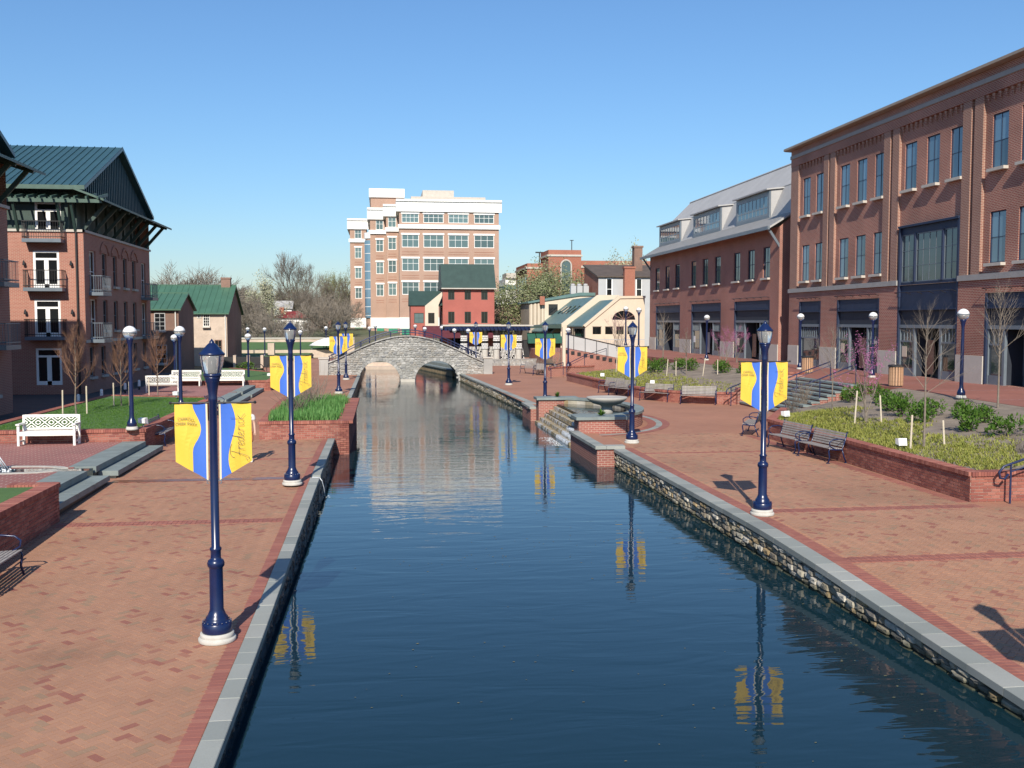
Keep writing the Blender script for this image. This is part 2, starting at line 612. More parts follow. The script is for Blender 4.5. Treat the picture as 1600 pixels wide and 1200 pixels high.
# canal water: a clear dielectric surface over dark water, ripples as relief
M_water, _nt, _b = base_mat('canal_water')
_b.inputs['Base Color'].default_value = (.007, .026, .036, 1)
_b.inputs['Roughness'].default_value = .02
_b.inputs['IOR'].default_value = 1.38
_g = node(_nt, 'ShaderNodeNewGeometry')
_mp = node(_nt, 'ShaderNodeMapping')
_mp.inputs['Scale'].default_value = (.55, 1.9, 1)
_mp.inputs['Rotation'].default_value = (0, 0, R(4))
L(_nt, _g.outputs['Position'], _mp.inputs[0])
_n1 = node(_nt, 'ShaderNodeTexNoise', Scale=1.1, Detail=3.0, Roughness=.5, Distortion=.6)
L(_nt, _mp.outputs[0], _n1.inputs['Vector'])
_n2 = node(_nt, 'ShaderNodeTexNoise', Scale=5.5, Detail=3.0, Roughness=.55)
L(_nt, _mp.outputs[0], _n2.inputs['Vector'])
_n3 = node(_nt, 'ShaderNodeTexNoise', Scale=.22, Detail=2.0)      # calm and ruffled patches
L(_nt, _g.outputs['Position'], _n3.inputs['Vector'])
_mr = node(_nt, 'ShaderNodeMapRange')
_mr.inputs[1].default_value = .42
_mr.inputs[2].default_value = .62
_mr.inputs[3].default_value = .25
_mr.inputs[4].default_value = 1.0
L(_nt, _n3.outputs[0], _mr.inputs[0])
_mu = node(_nt, 'ShaderNodeMath', operation='MULTIPLY')
L(_nt, _n2.outputs[0], _mu.inputs[0])
L(_nt, _mr.outputs[0], _mu.inputs[1])
_mu2 = node(_nt, 'ShaderNodeMath', operation='MULTIPLY')
L(_nt, _mu.outputs[0], _mu2.inputs[0])
_sy = node(_nt, 'ShaderNodeSeparateXYZ')
L(_nt, _g.outputs['Position'], _sy.inputs[0])
_my = node(_nt, 'ShaderNodeMapRange')          # the falls ruffle the water round the fountain, it calms further off
_my.inputs[1].default_value = 19.0
_my.inputs[2].default_value = 48.0
_my.inputs[3].default_value = .03
_my.inputs[4].default_value = .62
L(_nt, _sy.outputs['Y'], _my.inputs[0])
L(_nt, _my.outputs[0], _mu2.inputs[1])
_ad = node(_nt, 'ShaderNodeMath', operation='ADD')
L(_nt, _n1.outputs[0], _ad.inputs[0])
L(_nt, _mu2.outputs[0], _ad.inputs[1])
_bp = node(_nt, 'ShaderNodeBump', Strength=.5, Distance=.017)
L(_nt, _ad.outputs[0], _bp.inputs['Height'])
L(_nt, _bp.outputs[0], _b.inputs['Normal'])

M_foam = plain('white_water', (.75, .78, .80), .3, .08, 20, bump=.6, bscale=30)
# ================================================================ the setting: ground, canal, promenades
def sheet(name, mat, x0, x1, y0, y1, zf, dz=0.0, ny=40):
    mb = MB()
    vs_, fs_ = [], []
    for j in range(ny + 1):
        y = y0 + (y1 - y0) * j / ny
        vs_ += [(x0, y, zf(y) + dz), (x1, y, zf(y) + dz)]
    for j in range(ny):
        fs_.append((2 * j, 2 * j + 1, 2 * j + 3, 2 * j + 2))
    mb.add(vs_, fs_)
    o = mb.build(name, mat)
    o['kind'] = 'structure'
    return o


def far_z(x, y):                             # the town rises behind the bridge
    return 0.2 + 2.9 * smooth(118, 190, y) + 5.0 * smooth(190, 380, y)


g = MB()
_gy = [112 + 10 * i for i in range(40)] + [560, 700, 1000, 1600, 2600]
_gx = [-1600, -700, -300, -150, -80, -40, -16, 0, 16, 40, 80, 150, 300, 700, 1600]
_v = [(x, y, far_z(x, y) - .25) for y in _gy for x in _gx]
_n = len(_gx)
g.add(_v, [(j * _n + i, j * _n + i + 1, (j + 1) * _n + i + 1, (j + 1) * _n + i) for j in range(len(_gy) - 1) for i in range(_n - 1)])
for (a, b) in ((-1600, -2.0), (8.0, 1600)):
    g.quad((a, -40, -.75), (b, -40, -.75), (b, 40, -.62), (a, 40, -.62))
    g.quad((a, 40, -.62), (b, 40, -.62), (b, 112, -.05), (a, 112, -.05))
g.quad((-2.0, 101, -.06), (8, 101, -.06), (8, 112, -.05), (-2, 112, -.05))
tag(g.build('ground', M_earth), kind='structure')
bed = MB()
bed.quad((-6, -40, -1.6), (12, -40, -1.6), (12, 113, -1.6), (-6, 113, -1.6))
tag(bed.build('canal_bed', M_stonedark), kind='structure')
wt = MB()
wt.quad((-2.4, -40, WATER_Z), (9.2, -40, WATER_Z), (9.2, 101, WATER_Z), (-2.4, 101, WATER_Z))
tag(wt.build('canal_water', M_water), kind='structure')

prom_l = sheet('promenade_left', M_paverbase, -17.2, -1.95, -20, 84, zl, -.006, 104)
prom_r = sheet('promenade_right', M_paverbase, 7.8, 27, -20, 84, zr, -.006, 104)
# walks that go on behind the bridge
w2 = MB()
w2.quad((-9.5, 84, -.006), (-2.0, 84, -.006), (-2.0, 112, .1), (-14, 112, .1))
tag(w2.build('walk_left', M_paverbase), kind='structure')
w3 = MB()
w3.quad((7.0, 84, -.006), (27, 84, -.006), (27, 112, .1), (7.0, 112, .1))
tag(w3.build('walk_right', M_paverbase), kind='structure')
w4 = MB()
w4.quad((7.3, 49.6, -.002), (8.6, 49.6, -.002), (8.6, 84.1, -.002), (6.0, 84.1, -.002))
tag(w4.build('walk_strip', M_paverbase), kind='structure')
yard = MB()
yard.quad((-60, 20, .004), (-13.1, 20, .004), (-13.1, 84, .004), (-60, 84, .004))
tag(yard.build('yard', M_asphalt), kind='structure')
gv = MB()
gv.quad((-15.2, 33, .012), (-13.1, 33, .012), (-13.1, 37.4, .012), (-15.2, 36.4, .012))
tag(gv.build('gravel_strip', M_gravel), kind='structure')

# ---- paving bricks: real bricks as far as they can be told apart
W = .1


def herring(x0, x1, y0, y1, skip=None):
    """centres and directions of 45-degree herringbone bricks inside a rectangle"""
    out = []
    c, s = math.cos(R(45)), math.sin(R(45))
    ext = int((abs(x1 - x0) + abs(y1 - y0)) / W) + 4
    ox, oy = (x0 + x1) / 2, (y0 + y1) / 2
    for i in range(-ext, ext):
        for j in range(-ext, ext):
            k = (i - j) % 4
            if k == 0:
                u, v, hz = (i + 1) * W, (j + .5) * W, 0
            elif k == 2:
                u, v, hz = (i + .5) * W, j * W, 1
            else:
                continue
            x, y = ox + u * c - v * s, oy + u * s + v * c
            if x0 + .05 < x < x1 - .05 and y0 + .05 < y < y1 - .05 and not (skip and skip(x, y)):
                out.append((x, y, 45 + 90 * hz))
    return out


def soldier(x0, x1, y0, y1, along):
    out = []
    if along == 'y':
        n = int((y1 - y0) / W)
        m = max(1, round((x1 - x0) / (2 * W)))
        for i in range(n):
            for k in range(m):
                out.append((x0 + (k + .5) * (x1 - x0) / m, y0 + (i + .5) * W, 0))
    else:
        n = int((x1 - x0) / W)
        m = max(1, round((y1 - y0) / (2 * W)))
        for i in range(n):
            for k in range(m):
                out.append((x0 + (i + .5) * W, y0 + (k + .5) * (y1 - y0) / m, 90))
    return out


def brick_proto(l=.1975, w=.0975, h=.03):
    mb = MB()
    a, b, e = l / 2, w / 2, .0025
    mb.add([(-a, -b, -h), (a, -b, -h), (a, b, -h), (-a, b, -h), (-a + e, -b + e, 0), (a - e, -b + e, 0), (a - e, b - e, 0), (-a + e, b - e, 0)],
           [(4, 5, 6, 7), (0, 1, 5, 4), (1, 2, 6, 5), (2, 3, 7, 6), (3, 0, 4, 7)])
    return mb


BP = brick_proto()
BPM = BP.mesh('paver', M_paver)
BPMB = BP.mesh('paver_band', M_paverband)


def lay(parent, bricks, zf, mat, me, name, near_n):
    """the nearest bricks one by one, the rest joined"""
    bricks.sort(key=lambda q: q[0] ** 2 + q[1] ** 2)
    cand = [q for q in bricks if in_view(q[0], q[1], zf(q[1]))]
    near = set(cand[:near_n])
    for q in near:
        inst(name, me, (q[0], q[1], zf(q[1]) + rng.uniform(-.001, .0015)), (rng.uniform(-.006, .006), rng.uniform(-.006, .006), R(q[2])), parent=parent)
    mb = MB()
    for q in bricks:
        if q in near: continue
        c, s = math.cos(R(q[2])), math.sin(R(q[2]))
        z = zf(q[1]) + rng.uniform(-.001, .002)
        tx, ty = rng.uniform(-.005, .005), rng.uniform(-.005, .005)
        mb.add([(q[0] + x * c - y * s, q[1] + x * s + y * c, z + h + x * tx + y * ty) for x, y, h in BP.v], BP.f)
    mb.build(name + '_field', mat, parent, kind='stuff')


def in_view(x, y, z, m=20):
    p = Vector((x, y, z)) - cam.location
    f_ = Vector((math.sin(R(7.423)) * math.cos(R(3.606)), math.cos(R(7.423)) * math.cos(R(3.606)), -math.sin(R(3.606))))
    r_ = Vector((math.cos(R(7.423)), -math.sin(R(7.423)), 0))
    u_ = r_.cross(f_)
    k = p.dot(f_)
    if k < 1: return False
    px, py = 800 + 1555 * p.dot(r_) / k, 600 - 1555 * p.dot(u_) / k
    return m < px < 1600 - m and m < py < 1200 - m


# left: field bands at Y 21.7-22.1, 27.0-27.5 (wet where the runnel crosses), edge band beside the coping
left_bands = [(21.75, 22.1), (27.0, 27.45), (30.8, 31.05)]
fld, bnd = [], []
ys = [7.5] + [t for b_ in left_bands for t in b_] + [35.9]
for a, b in zip(ys[0::2], ys[1::2]):
    fld += herring(-6.9, -2.17, a, b)
    if b > 23: fld += herring(-7.2, -6.9, max(a, 22.4), b)
for a, b in left_bands:
    bnd += soldier(-6.9, -2.17, a, b, 'x')
bnd += soldier(-2.17, -1.955, 7.5, 35.9, 'y')
lay(prom_l, fld, zl, M_paver, BPM, 'paver', 200)
lay(prom_l, bnd, zl, M_paverband, BPMB, 'band_paver', 100)
# right
right_bands = [(16.5, 16.85), (20.75, 21.1), (30.6, 30.85)]
fld, bnd = [], []
ys = [9.5] + [t for b_ in right_bands for t in b_] + [36]
for a, b in zip(ys[0::2], ys[1::2]):
    fld += herring(8.19, 13.5, a, b)
    if b < 22: fld += herring(13.5, 16.5, a, b)
for a, b in right_bands:
    bnd += soldier(8.19, 13.5, a, b, 'x')
bnd += soldier(7.87, 8.19, 9.5, 32, 'y')
bnd += soldier(13.2, 13.5, 21.4, 35, 'y')
fld = [q for q in fld if not (q[0] > 13.15 and q[1] > 21.35)]
lay(prom_r, fld, zr, M_paver, BPM, 'paver', 200)
lay(prom_r, bnd, zr, M_paverband, BPMB, 'band_paver', 100)

# the wet stripe where the runnel crosses the left promenade
M_wet = plain('wet_rust_brick', (.22, .085, .03), .3, .2, 4, .2, 30)
wet = MB()
for i in range(14):
    x = -7.1 + i * .33
    wet.quad((x, 27.02 + rng.uniform(-.03, .03), zl(27.2) + .005), (x + .33, 27.02, zl(27.2) + .005), (x + .33, 27.42, zl(27.2) + .005), (x, 27.42 + rng.uniform(-.03, .03), zl(27.2) + .005))
tag(wet.build('wet_channel', M_wet), kind='structure')

# ---------------------------------------------------------------- canal walls
# one coping slab mesh, laid one by one
def slab_proto(w, l, h):
    mb = MB()
    e = .008
    mb.add([(0, 0, -h), (w, 0, -h), (w, l, -h), (0, l, -h), (0, 0, -e), (w, 0, -e), (w, l, -e), (0, l, -e),
            (e, e, 0), (w - e, e, 0), (w - e, l - e, 0), (e, l - e, 0)],
           [(8, 9, 10, 11), (4, 5, 9, 8), (5, 6, 10, 9), (6, 7, 11, 10), (7, 4, 8, 11), (0, 1, 5, 4), (1, 2, 6, 5), (2, 3, 7, 6), (3, 0, 4, 7), (0, 3, 2, 1)])
    return mb


def coping(parent, pts, w, zf, h=.11, side=1, step=.62):
    """slabs along a polyline; side +1 puts the slab to the right of the walking direction"""
    for (a, b) in zip(pts[:-1], pts[1:]):
        a, b = Vector((*a, 0)), Vector((*b, 0))
        ln = (b - a).length
        n = max(1, round(ln / step))
        d = (b - a) / ln
        ang = math.atan2(d.y, d.x) - math.pi / 2
        ls = [1 + rng.uniform(-.3, .3) for _ in range(n)]
        t = sum(ls)
        pos = 0
        for q in ls:
            q = q / t * ln
            p = a + d * pos
            off = Vector((d.y, -d.x, 0)) * (0 if side > 0 else -w)
            p = p + off
            z0, z1 = zf(p.y), zf((p + d * q).y)
            o = inst('coping_slab', slab_me(w, h), (p.x, p.y, z0 + rng.uniform(-.002, .003)), (math.atan2(z1 - z0, q), 0, ang), (1, q - .008, 1), parent)
            pos += q


_slab = {}


def slab_me(w, h):
    if (w, h) not in _slab:
        _slab[(w, h)] = slab_proto(w, 1.0, h).mesh('coping_slab', M_coping)
    return _slab[(w, h)]


def wallbody(parent, pts, zt, zb, mat, name='wall_core', th=.3):
    """a wall along a polyline (x,y,inward normal from the second point); top by function"""
    mb = MB()
    for (a, b) in zip(pts[:-1], pts[1:]):
        n = max(1, int(math.hypot(b[0] - a[0], b[1] - a[1]) / 1.0))
        for i in range(n):
            p = [a[k] + (b[k] - a[k]) * i / n for k in (0, 1)]
            q = [a[k] + (b[k] - a[k]) * (i + 1) / n for k in (0, 1)]
            mb.quad((p[0], p[1], zb), (q[0], q[1], zb), (q[0], q[1], zt(q[1])), (p[0], p[1], zt(p[1])))
    return mb.build(name, mat, parent)


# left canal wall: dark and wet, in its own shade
cwl = thing('canal_wall', 'dark wet stone canal wall with pale coping along the left promenade', 'wall', (0, 0, 0))
LWX = -1.70
coping(cwl, [(-1.95, 5.5), (-1.95, 27.05)], .25, lambda y: zl(y) + .03)
coping(cwl, [(-1.95, 27.4), (-1.95, 35.85)], .25, lambda y: zl(y) + .03)
coping(cwl, [(-1.95, 47.1), (-1.95, 79.5)], .25, lambda y: zl(y) + .03)
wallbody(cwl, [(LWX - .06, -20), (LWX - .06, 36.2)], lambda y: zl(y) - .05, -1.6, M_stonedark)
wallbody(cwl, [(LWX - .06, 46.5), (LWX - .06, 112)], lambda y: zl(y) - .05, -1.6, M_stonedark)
endw = MB()
endw.box(-1.95, LWX - .06, 27.06, 27.39, -1.0, -.10)
endw.build('spillway', M_stonedark, cwl)
lump = MB()
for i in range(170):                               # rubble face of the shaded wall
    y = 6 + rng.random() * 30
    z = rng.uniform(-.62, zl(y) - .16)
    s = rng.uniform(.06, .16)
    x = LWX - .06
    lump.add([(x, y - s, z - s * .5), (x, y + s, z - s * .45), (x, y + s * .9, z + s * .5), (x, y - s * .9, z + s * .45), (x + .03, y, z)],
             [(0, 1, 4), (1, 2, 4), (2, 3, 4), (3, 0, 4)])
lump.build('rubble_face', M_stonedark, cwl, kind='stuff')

# right canal wall: sunlit rubble stones under a grey coping
cwr = thing('canal_wall', 'rubble stone canal wall with grey coping along the right promenade', 'wall', (0, 0, 0))
RWX = 7.50
coping(cwr, [(7.50, 5.5), (7.50, 31.75)], .37, lambda y: zr(y) + .03)
coping(cwr, [(7.42, 49.7), (6.05, 79.4)], .37, lambda y: .03)
wallbody(cwr, [(RWX + .1, -20), (RWX + .1, 40), (RWX + .1, 50)], lambda y: zr(y) - .05, -1.6, M_stonedark)
wallbody(cwr, [(7.5, 49.5), (6.12, 80), (6.12, 112)], lambda y: -.05, -1.6, M_stonedark)


def stone_mesh(seed, mat):
    r = random.Random(seed)
    pts = []
    n = 8
    for k in range(n):
        a = 2 * math.pi * k / n
        ca, sa = math.cos(a), math.sin(a)
        q = max(abs(ca), abs(sa))
        pts.append((.5 * ca / q * r.uniform(.86, 1.0), .5 * sa / q * r.uniform(.86, 1.0)))
    mb = MB()                                   # local y = along, z = up, x = out of the wall
    vs_ = [(0, p[0], p[1]) for p in pts] + [(r.uniform(.55, .8), p[0] * .82, p[1] * .8) for p in pts] + [(r.uniform(.8, 1), r.uniform(-.1, .1), r.uniform(-.1, .1))]
    fs_ = [(k, (k + 1) % n, n + (k + 1) % n, n + k) for k in range(n)] + [(n + k, n + (k + 1) % n, 2 * n) for k in range(n)]
    mb.add(vs_, fs_)
    return mb


STONES = [stone_mesh(s, M_stone) for s in range(8)]
STONE_ME = [s.mesh('wall_stone', M_stone) for s in STONES]


def rubble(y0, y1, zt, zb, xf, near_n, parent, out=-1):
    st = []
    z = zb
    while True:
        h = rng.uniform(.085, .15)
        y = y0 - rng.random() * .3
        while y < y1:
            l = rng.uniform(.14, .42)
            top = zt(y)
            if z + h * .5 < top and y > y0 - .05:
                hh = min(h, top - z)
                st.append((y + l / 2, z + hh / 2 + rng.uniform(-.01, .01), l * .97, hh * .95, rng.uniform(.05, .12)))
            y += l
        z += h
        if z > zt(y1) - .02 and z > zt(y0) - .02:
            break
    vis = [q for q in st if q[1] > WATER_Z - .02 and in_view(xf(q[0]), q[0], q[1], -5)]
    vis.sort(key=lambda q: q[0])
    near = set(vis[:near_n])
    mb = MB()
    for q in st:
        k = rng.randrange(8)
        if q in near:
            inst('wall_stone', STONE_ME[k], (xf(q[0]), q[0], q[1]), (0, 0, math.pi if out < 0 else 0), (q[4], q[2], q[3]), parent)
        else:
            x0 = xf(q[0])
            mb.add([(x0 + out * v[0] * q[4], q[0] + v[1] * q[2], q[1] + v[2] * q[3]) for v in STONES[k].v], STONES[k].f)
    mb.build('rubble_face', M_stone, parent, kind='stuff')


rubble(8.5, 31.6, lambda y: zr(y) - .085, -.78, lambda y: RWX + .09, 300, cwr)
cwr2 = thing('canal_wall', 'far rubble canal wall between the round fountain and the bridge', 'wall', (0, 0, 0))
rubble(49.9, 79.3, lambda y: -.085, -.75, lambda y: 7.5 - (y - 49.5) * .0452, 0, cwr2)

# bits of leaf and weed adrift on the canal
M_weed = plain('drifting_weed', (.16, .14, .07), .8, .4, 9)
fd = MB()
rd_ = random.Random(31)
for (cx_, cy_, n_, sx_, sy_) in ((2.2, 19.5, 60, 1.2, .5), (3.6, 21.0, 40, 1.0, .4), (1.0, 14.0, 30, 2.0, 2.5), (4.5, 12.0, 30, 1.5, 2.0), (5.6, 24.0, 30, 1.0, 1.2), (2.0, 28.0, 40, 2.0, 3.0), (6.7, 13.5, 50, .35, 1.6)):
    for k in range(n_):
        x, y = rd_.gauss(cx_, sx_), rd_.gauss(cy_, sy_)
        if not (-1.5 < x < 7.3): continue
        s_ = rd_.uniform(.005, .022)
        a = rd_.uniform(0, 6.28)
        fd.add([(x + s_ * rd_.uniform(.5, 1.6) * math.cos(a + 1.57 * i), y + s_ * rd_.uniform(.5, 1.2) * math.sin(a + 1.57 * i), WATER_Z + .006) for i in range(4)], [(0, 1, 2, 3)])
tag(fd.build('drifting_leaves', M_weed), 'bits of leaf and weed drifting on the canal', kind='stuff')
# ================================================================ buildings
_wc = {}


def window(parent, x, z, w, h, y=0.0, nx=2, ny=2, fmat=None, gmat=None, smat=None, fw=.06, panes=True, sill=.12, name='window', rows=None):
    """window in a local wall facing -y: x,z its lower left corner, y the depth of the frame"""
    fmat = fmat or M_navyframe
    gmat = gmat or M_glass
    key = (round(w, 3), round(h, 3), nx, ny, fmat.name, fw, rows)
    if key not in _wc:
        f = MB()
        d = .07
        f.box(0, fw, 0, d, 0, h)
        f.box(w - fw, w, 0, d, 0, h)
        f.box(fw, w - fw, 0, d, 0, fw)
        f.box(fw, w - fw, 0, d, h - fw, h)
        b = fw * .55
        zs = [fw] + ([fw + (h - 2 * fw) * t for t in rows] if rows else [fw + (h - 2 * fw) * j / ny for j in range(1, ny)]) + [h - fw]
        xs = [fw + (w - 2 * fw) * i / nx for i in range(nx + 1)]
        for i in range(1, nx):
            f.box(xs[i] - b / 2, xs[i] + b / 2, .012, d - .012, fw, h - fw)
        for zz in zs[1:-1]:
            f.box(fw, w - fw, .016, d - .016, zz - b / 2, zz + b / 2)
        _wc[key] = (f.mesh('window', fmat), xs, zs, b)
    me, xs, zs, b = _wc[key]
    o = inst(name, me, (x, y, z), parent=parent)
    if panes:
        cells = [(xs[i], xs[i + 1], zs[j], zs[j + 1]) for i in range(len(xs) - 1) for j in range(len(zs) - 1)]
    else:
        cells = [(xs[0], xs[-1], zs[0], zs[-1])]
    for (a, c, e, g_) in cells:
        k2 = ('p', round(c - a, 3), round(g_ - e, 3), gmat.name)
        if k2 not in _wc:
            p = MB()
            p.box(0, c - a, 0, .012, 0, g_ - e)
            _wc[k2] = p.mesh('pane', gmat)
        inst('pane', _wc[k2], (a, .03, e), parent=o)
    if smat:
        k3 = ('s', round(w, 3), smat.name, sill)
        if k3 not in _wc:
            p = MB()
            p.box(-.06, w + .06, -.28, .02, -sill - .02, -.003)
            _wc[k3] = p.mesh('sill', smat)
        inst('sill', _wc[k3], (0, 0, 0), parent=o)
    return o


def flatten(e):
    """hand the children of a helper frame to its parent and drop the frame"""
    m = e.matrix_basis.copy() if False else Matrix.LocRotScale(e.location, e.rotation_euler, e.scale)
    for ch in list(e.children):
        mc = Matrix.LocRotScale(ch.location, ch.rotation_euler, ch.scale)
        ch.parent = e.parent
        ch.matrix_parent_inverse = Matrix()
        loc, rot, sca = (m @ mc).decompose()
        ch.location, ch.scale = loc, sca
        ch.rotation_euler = rot.to_euler()
    bpy.data.objects.remove(e)


# ---------------------------------------------------------------- big brown brick building on the right (facade x 27, faces the canal)
TZ = 1.35                                   # level of the raised terrace
YM = 63.8                                   # its far corner
main_b = thing('brick_building', 'large three storey brown brick building with dark blue storefronts and projecting tan cornice', 'building', (27, YM, TZ), R(-90))
MLEN, MH = 34.0, 14.0


def mx(y):                                  # world y on the facade to local x
    return YM - y


bays = [(62.64, 58.9), (57.34, 51.48), (49.85, 44.07), (42.46, 36.7), (35.1, 30.3)]
wins = [[(62.13, 61.14), (60.17, 59.10)], [(56.81, 55.74), (54.72, 53.65), (52.63, 51.56)], [(49.43, 48.38), (47.32, 46.27), (45.21, 44.16)],
        [(41.9, 40.85), (39.85, 38.8), (37.8, 36.78)], [(34.7, 33.65), (32.6, 31.55)]]
stores = [(62.2, 58.95), (56.74, 51.6), None, (41.95, 37.2), (34.6, 30.6)]
BIG = (mx(49.66), mx(44.1))
holes, wl = [], []
for bi, ws in enumerate(wins):
    for (a, b) in ws:
        wl.append((mx(a) - .05, mx(b) + .05, 11.0 - TZ, 13.4 - TZ))
        if bi != 2:
            wl.append((mx(a) - .05, mx(b) + .05, 6.8 - TZ, 9.1 - TZ))
sl = [(mx(a), mx(b), 0.02, 5.47 - TZ) for a, b in [s for s in stores if s]]
bigh = (BIG[0], BIG[1], .02, 9.1 - TZ)
RC = .14                                    # bays are set back this far behind the pilasters
fr = MB()
fr.holes(MLEN, MH, wl + sl + [bigh], .30, RC)
fr.build('wall', M_brick_main, main_b)
edges = [0] + [t for b in bays for t in (mx(b[0]), mx(b[1]))] + [MLEN]
for a, b in zip(edges[0::2], edges[1::2]):  # pilasters, most of them split by a groove
    w = b - a
    z0, z1 = 6.34 - TZ, 14.35 - TZ
    if 1.2 < w < 2.5 and a > 1:
        MB().box(a, a + w * .42, 0, RC + .05, z0, z1).build('pilaster', M_brick_lit, main_b)
        MB().box(a + w * .58, b, 0, RC + .05, z0, z1).build('pilaster', M_brick_lit, main_b)
    else:
        MB().box(a, b, 0, RC + .05, z0, z1).build('pilaster', M_brick_lit, main_b)
zz = MB()
zz.holes(MLEN, 6.08 - TZ, [(q[0], q[1], q[2], 5.47 - TZ) for q in sl] + [(bigh[0], bigh[1], .02, 6.07 - TZ)], .16, 0.0)
zz.build('ground_storey_wall', M_brick_main, main_b)
top = MB()
top.box(0, MLEN, -.02, RC + .05, 14.35 - TZ, 15.42 - TZ)
top.build('parapet', M_brick_main, main_b)
bnd = MB()
bnd.box(-.05, MLEN, -.07, .02, 14.86 - TZ, 15.08 - TZ)
bnd.build('belt_course', M_greyband, main_b)
for a, b in ((-.06, BIG[0] - .02), (BIG[1] + .02, MLEN)):
    q = MB()
    q.box(a, b, -.09, RC, 6.08 - TZ, 6.34 - TZ)
    q.build('belt_course', M_greyband, main_b)
q = MB()
q.prism([(.0, 15.42 - TZ), (-.30, 15.44 - TZ), (-.40, 15.47 - TZ), (-.40, 15.6 - TZ), (1.5, 15.66 - TZ), (1.5, 15.42 - TZ)], 'x', -.40, MLEN + .5)
q.build('cornice', M_cornice, main_b)
# stone plinth between the storefronts
edges = [0] + [t for q in sorted(sl + [bigh]) for t in (q[0], q[1])] + [MLEN]
for a, b in zip(edges[0::2], edges[1::2]):
    q = MB()
    q.box(a + .004, b - .004, -.05, .12, -.3, 2.62 - TZ)
    q.build('stone_plinth', M_limestone, main_b)
dent = MB()
dent.box(0, .16, -RC + .02, 0, 0, .14)
dent.box(.03, .13, -RC + .05, 0, -.14, 0)
dent.box(.05, .11, -RC + .09, 0, -.24, -.14)
dent_me = dent.mesh('corbel', M_brick_lit)
for b in bays:
    a, e = mx(b[0]), mx(b[1])
    n = int((e - a) / .42)
    for i in range(n):
        inst('corbel', dent_me, (a + (i + .5) * (e - a) / n - .08, RC, 14.21 - TZ), parent=main_b)
for (a, b, c, d) in wl:
    window(main_b, a, c, b - a, d - c, RC + .04, 2, 2, M_navyframe, M_glassblue, M_limestone, .05)


def storefront(parent, a, b, h, y=.10, board=0):
    """blue steel shopfront: sign panel, transom, mullions, glass, kick plates"""
    w = b - a
    f = MB()
    f.box(0, .14, -.10, .12, 0, h)
    f.box(w - .14, w, -.10, .12, 0, h)
    f.box(.14, w - .14, -.02, .10, h - .62, h)
    f.box(.14, w - .14, -.12, .12, h - .70, h - .62)
    o = inst('storefront', f.mesh('storefront', M_navyframe), (a, y, 0), parent=parent)
    q = MB()
    q.box(.14, w - .14, .02, .08, h - 1.45, h - .70)
    q.build('sign_panel', M_slatepanel, o)
    q = MB()
    q.box(.14, w - .14, -.04, .12, h - 1.62, h - 1.45)
    q.build('transom_bar', M_greymetal, o)
    n = 3 if w > 3.4 else 1
    xs = [.14, w * .28, w * .72, w - .14] if n == 3 else [.14, w - .14]
    for i in range(n):
        x0, x1 = xs[i], xs[i + 1]
        deep = .0 if i != 1 else 0.9
        if n == 1: deep = 0
        q = MB()
        q.box(x0, x0 + .08, -.02 + deep * 0, .12, 0, h - 1.62)
        q.box(x1 - .08, x1, -.02, .12, 0, h - 1.62)
        q.box(x0 + .08, x1 - .08, deep, .10 + deep, .0, .42)
        if deep == 0:
            q.box(x0 + .08, x1 - .08, .0, .10, h - 2.35, h - 2.27)
            m = max(2, int((x1 - x0) / .3))
            for k in range(1, m):
                xx = x0 + .08 + (x1 - x0 - .16) * k / m
                q.box(xx - .02, xx + .02, .01, .09, h - 2.27, h - 1.62)
        else:
            xm = (x0 + x1) / 2
            for xx in (x0 + .1, xm, x1 - .1):
                q.box(xx - .05, xx + .05, deep, deep + .08, .42, h - 1.62)
        q.build('mullion', M_greymetal, o)
        g_ = MB()
        g_.box(x0 + .08, x1 - .08, .05 + deep, .062 + deep, .42, h - 1.62)
        g_.build('pane', M_glassdark if deep else M_glass, o)
        if deep:
            s_ = MB()
            s_.box(x0, x0 + .02, .12, deep + .1, 0, h - 1.62)
            s_.box(x1 - .02, x1, .12, deep + .1, 0, h - 1.62)
            s_.box(x0, x1, .12, deep + .1, h - 1.62, h - 1.6)
            s_.build('recess', M_slatepanel, o)
    if n == 3 and board:
        q = MB()
        q.box(xs[1] + .25, xs[1] + .95, .55, .60, .15, 1.9)
        q.build('leaning_board', M_cedar if board == 1 else M_limestone, o)
        q = MB()
        q.box(xs[0] + .2, xs[0] + .65, .035, .045, 1.0, 1.55)
        q.build('poster', M_cream if board == 1 else M_trimwhite, o)
    rod = MB()                                    # awning rod with its brackets
    rod.tube([(.1, -.32, h + .22), (w - .1, -.32, h + .22)], .022, 6)
    for k in range(6):
        xx = .1 + (w - .2) * k / 5
        rod.tube([(xx, -.32, h + .22), (xx, -.0, h + .12)], .018, 5)
    rod.build('awning_rod', M_dark, o)
    return o


for k, (a, b, c, d) in enumerate(sl):
    storefront(main_b, a, b, d, board=(0, 1, 0, 2)[k % 4])
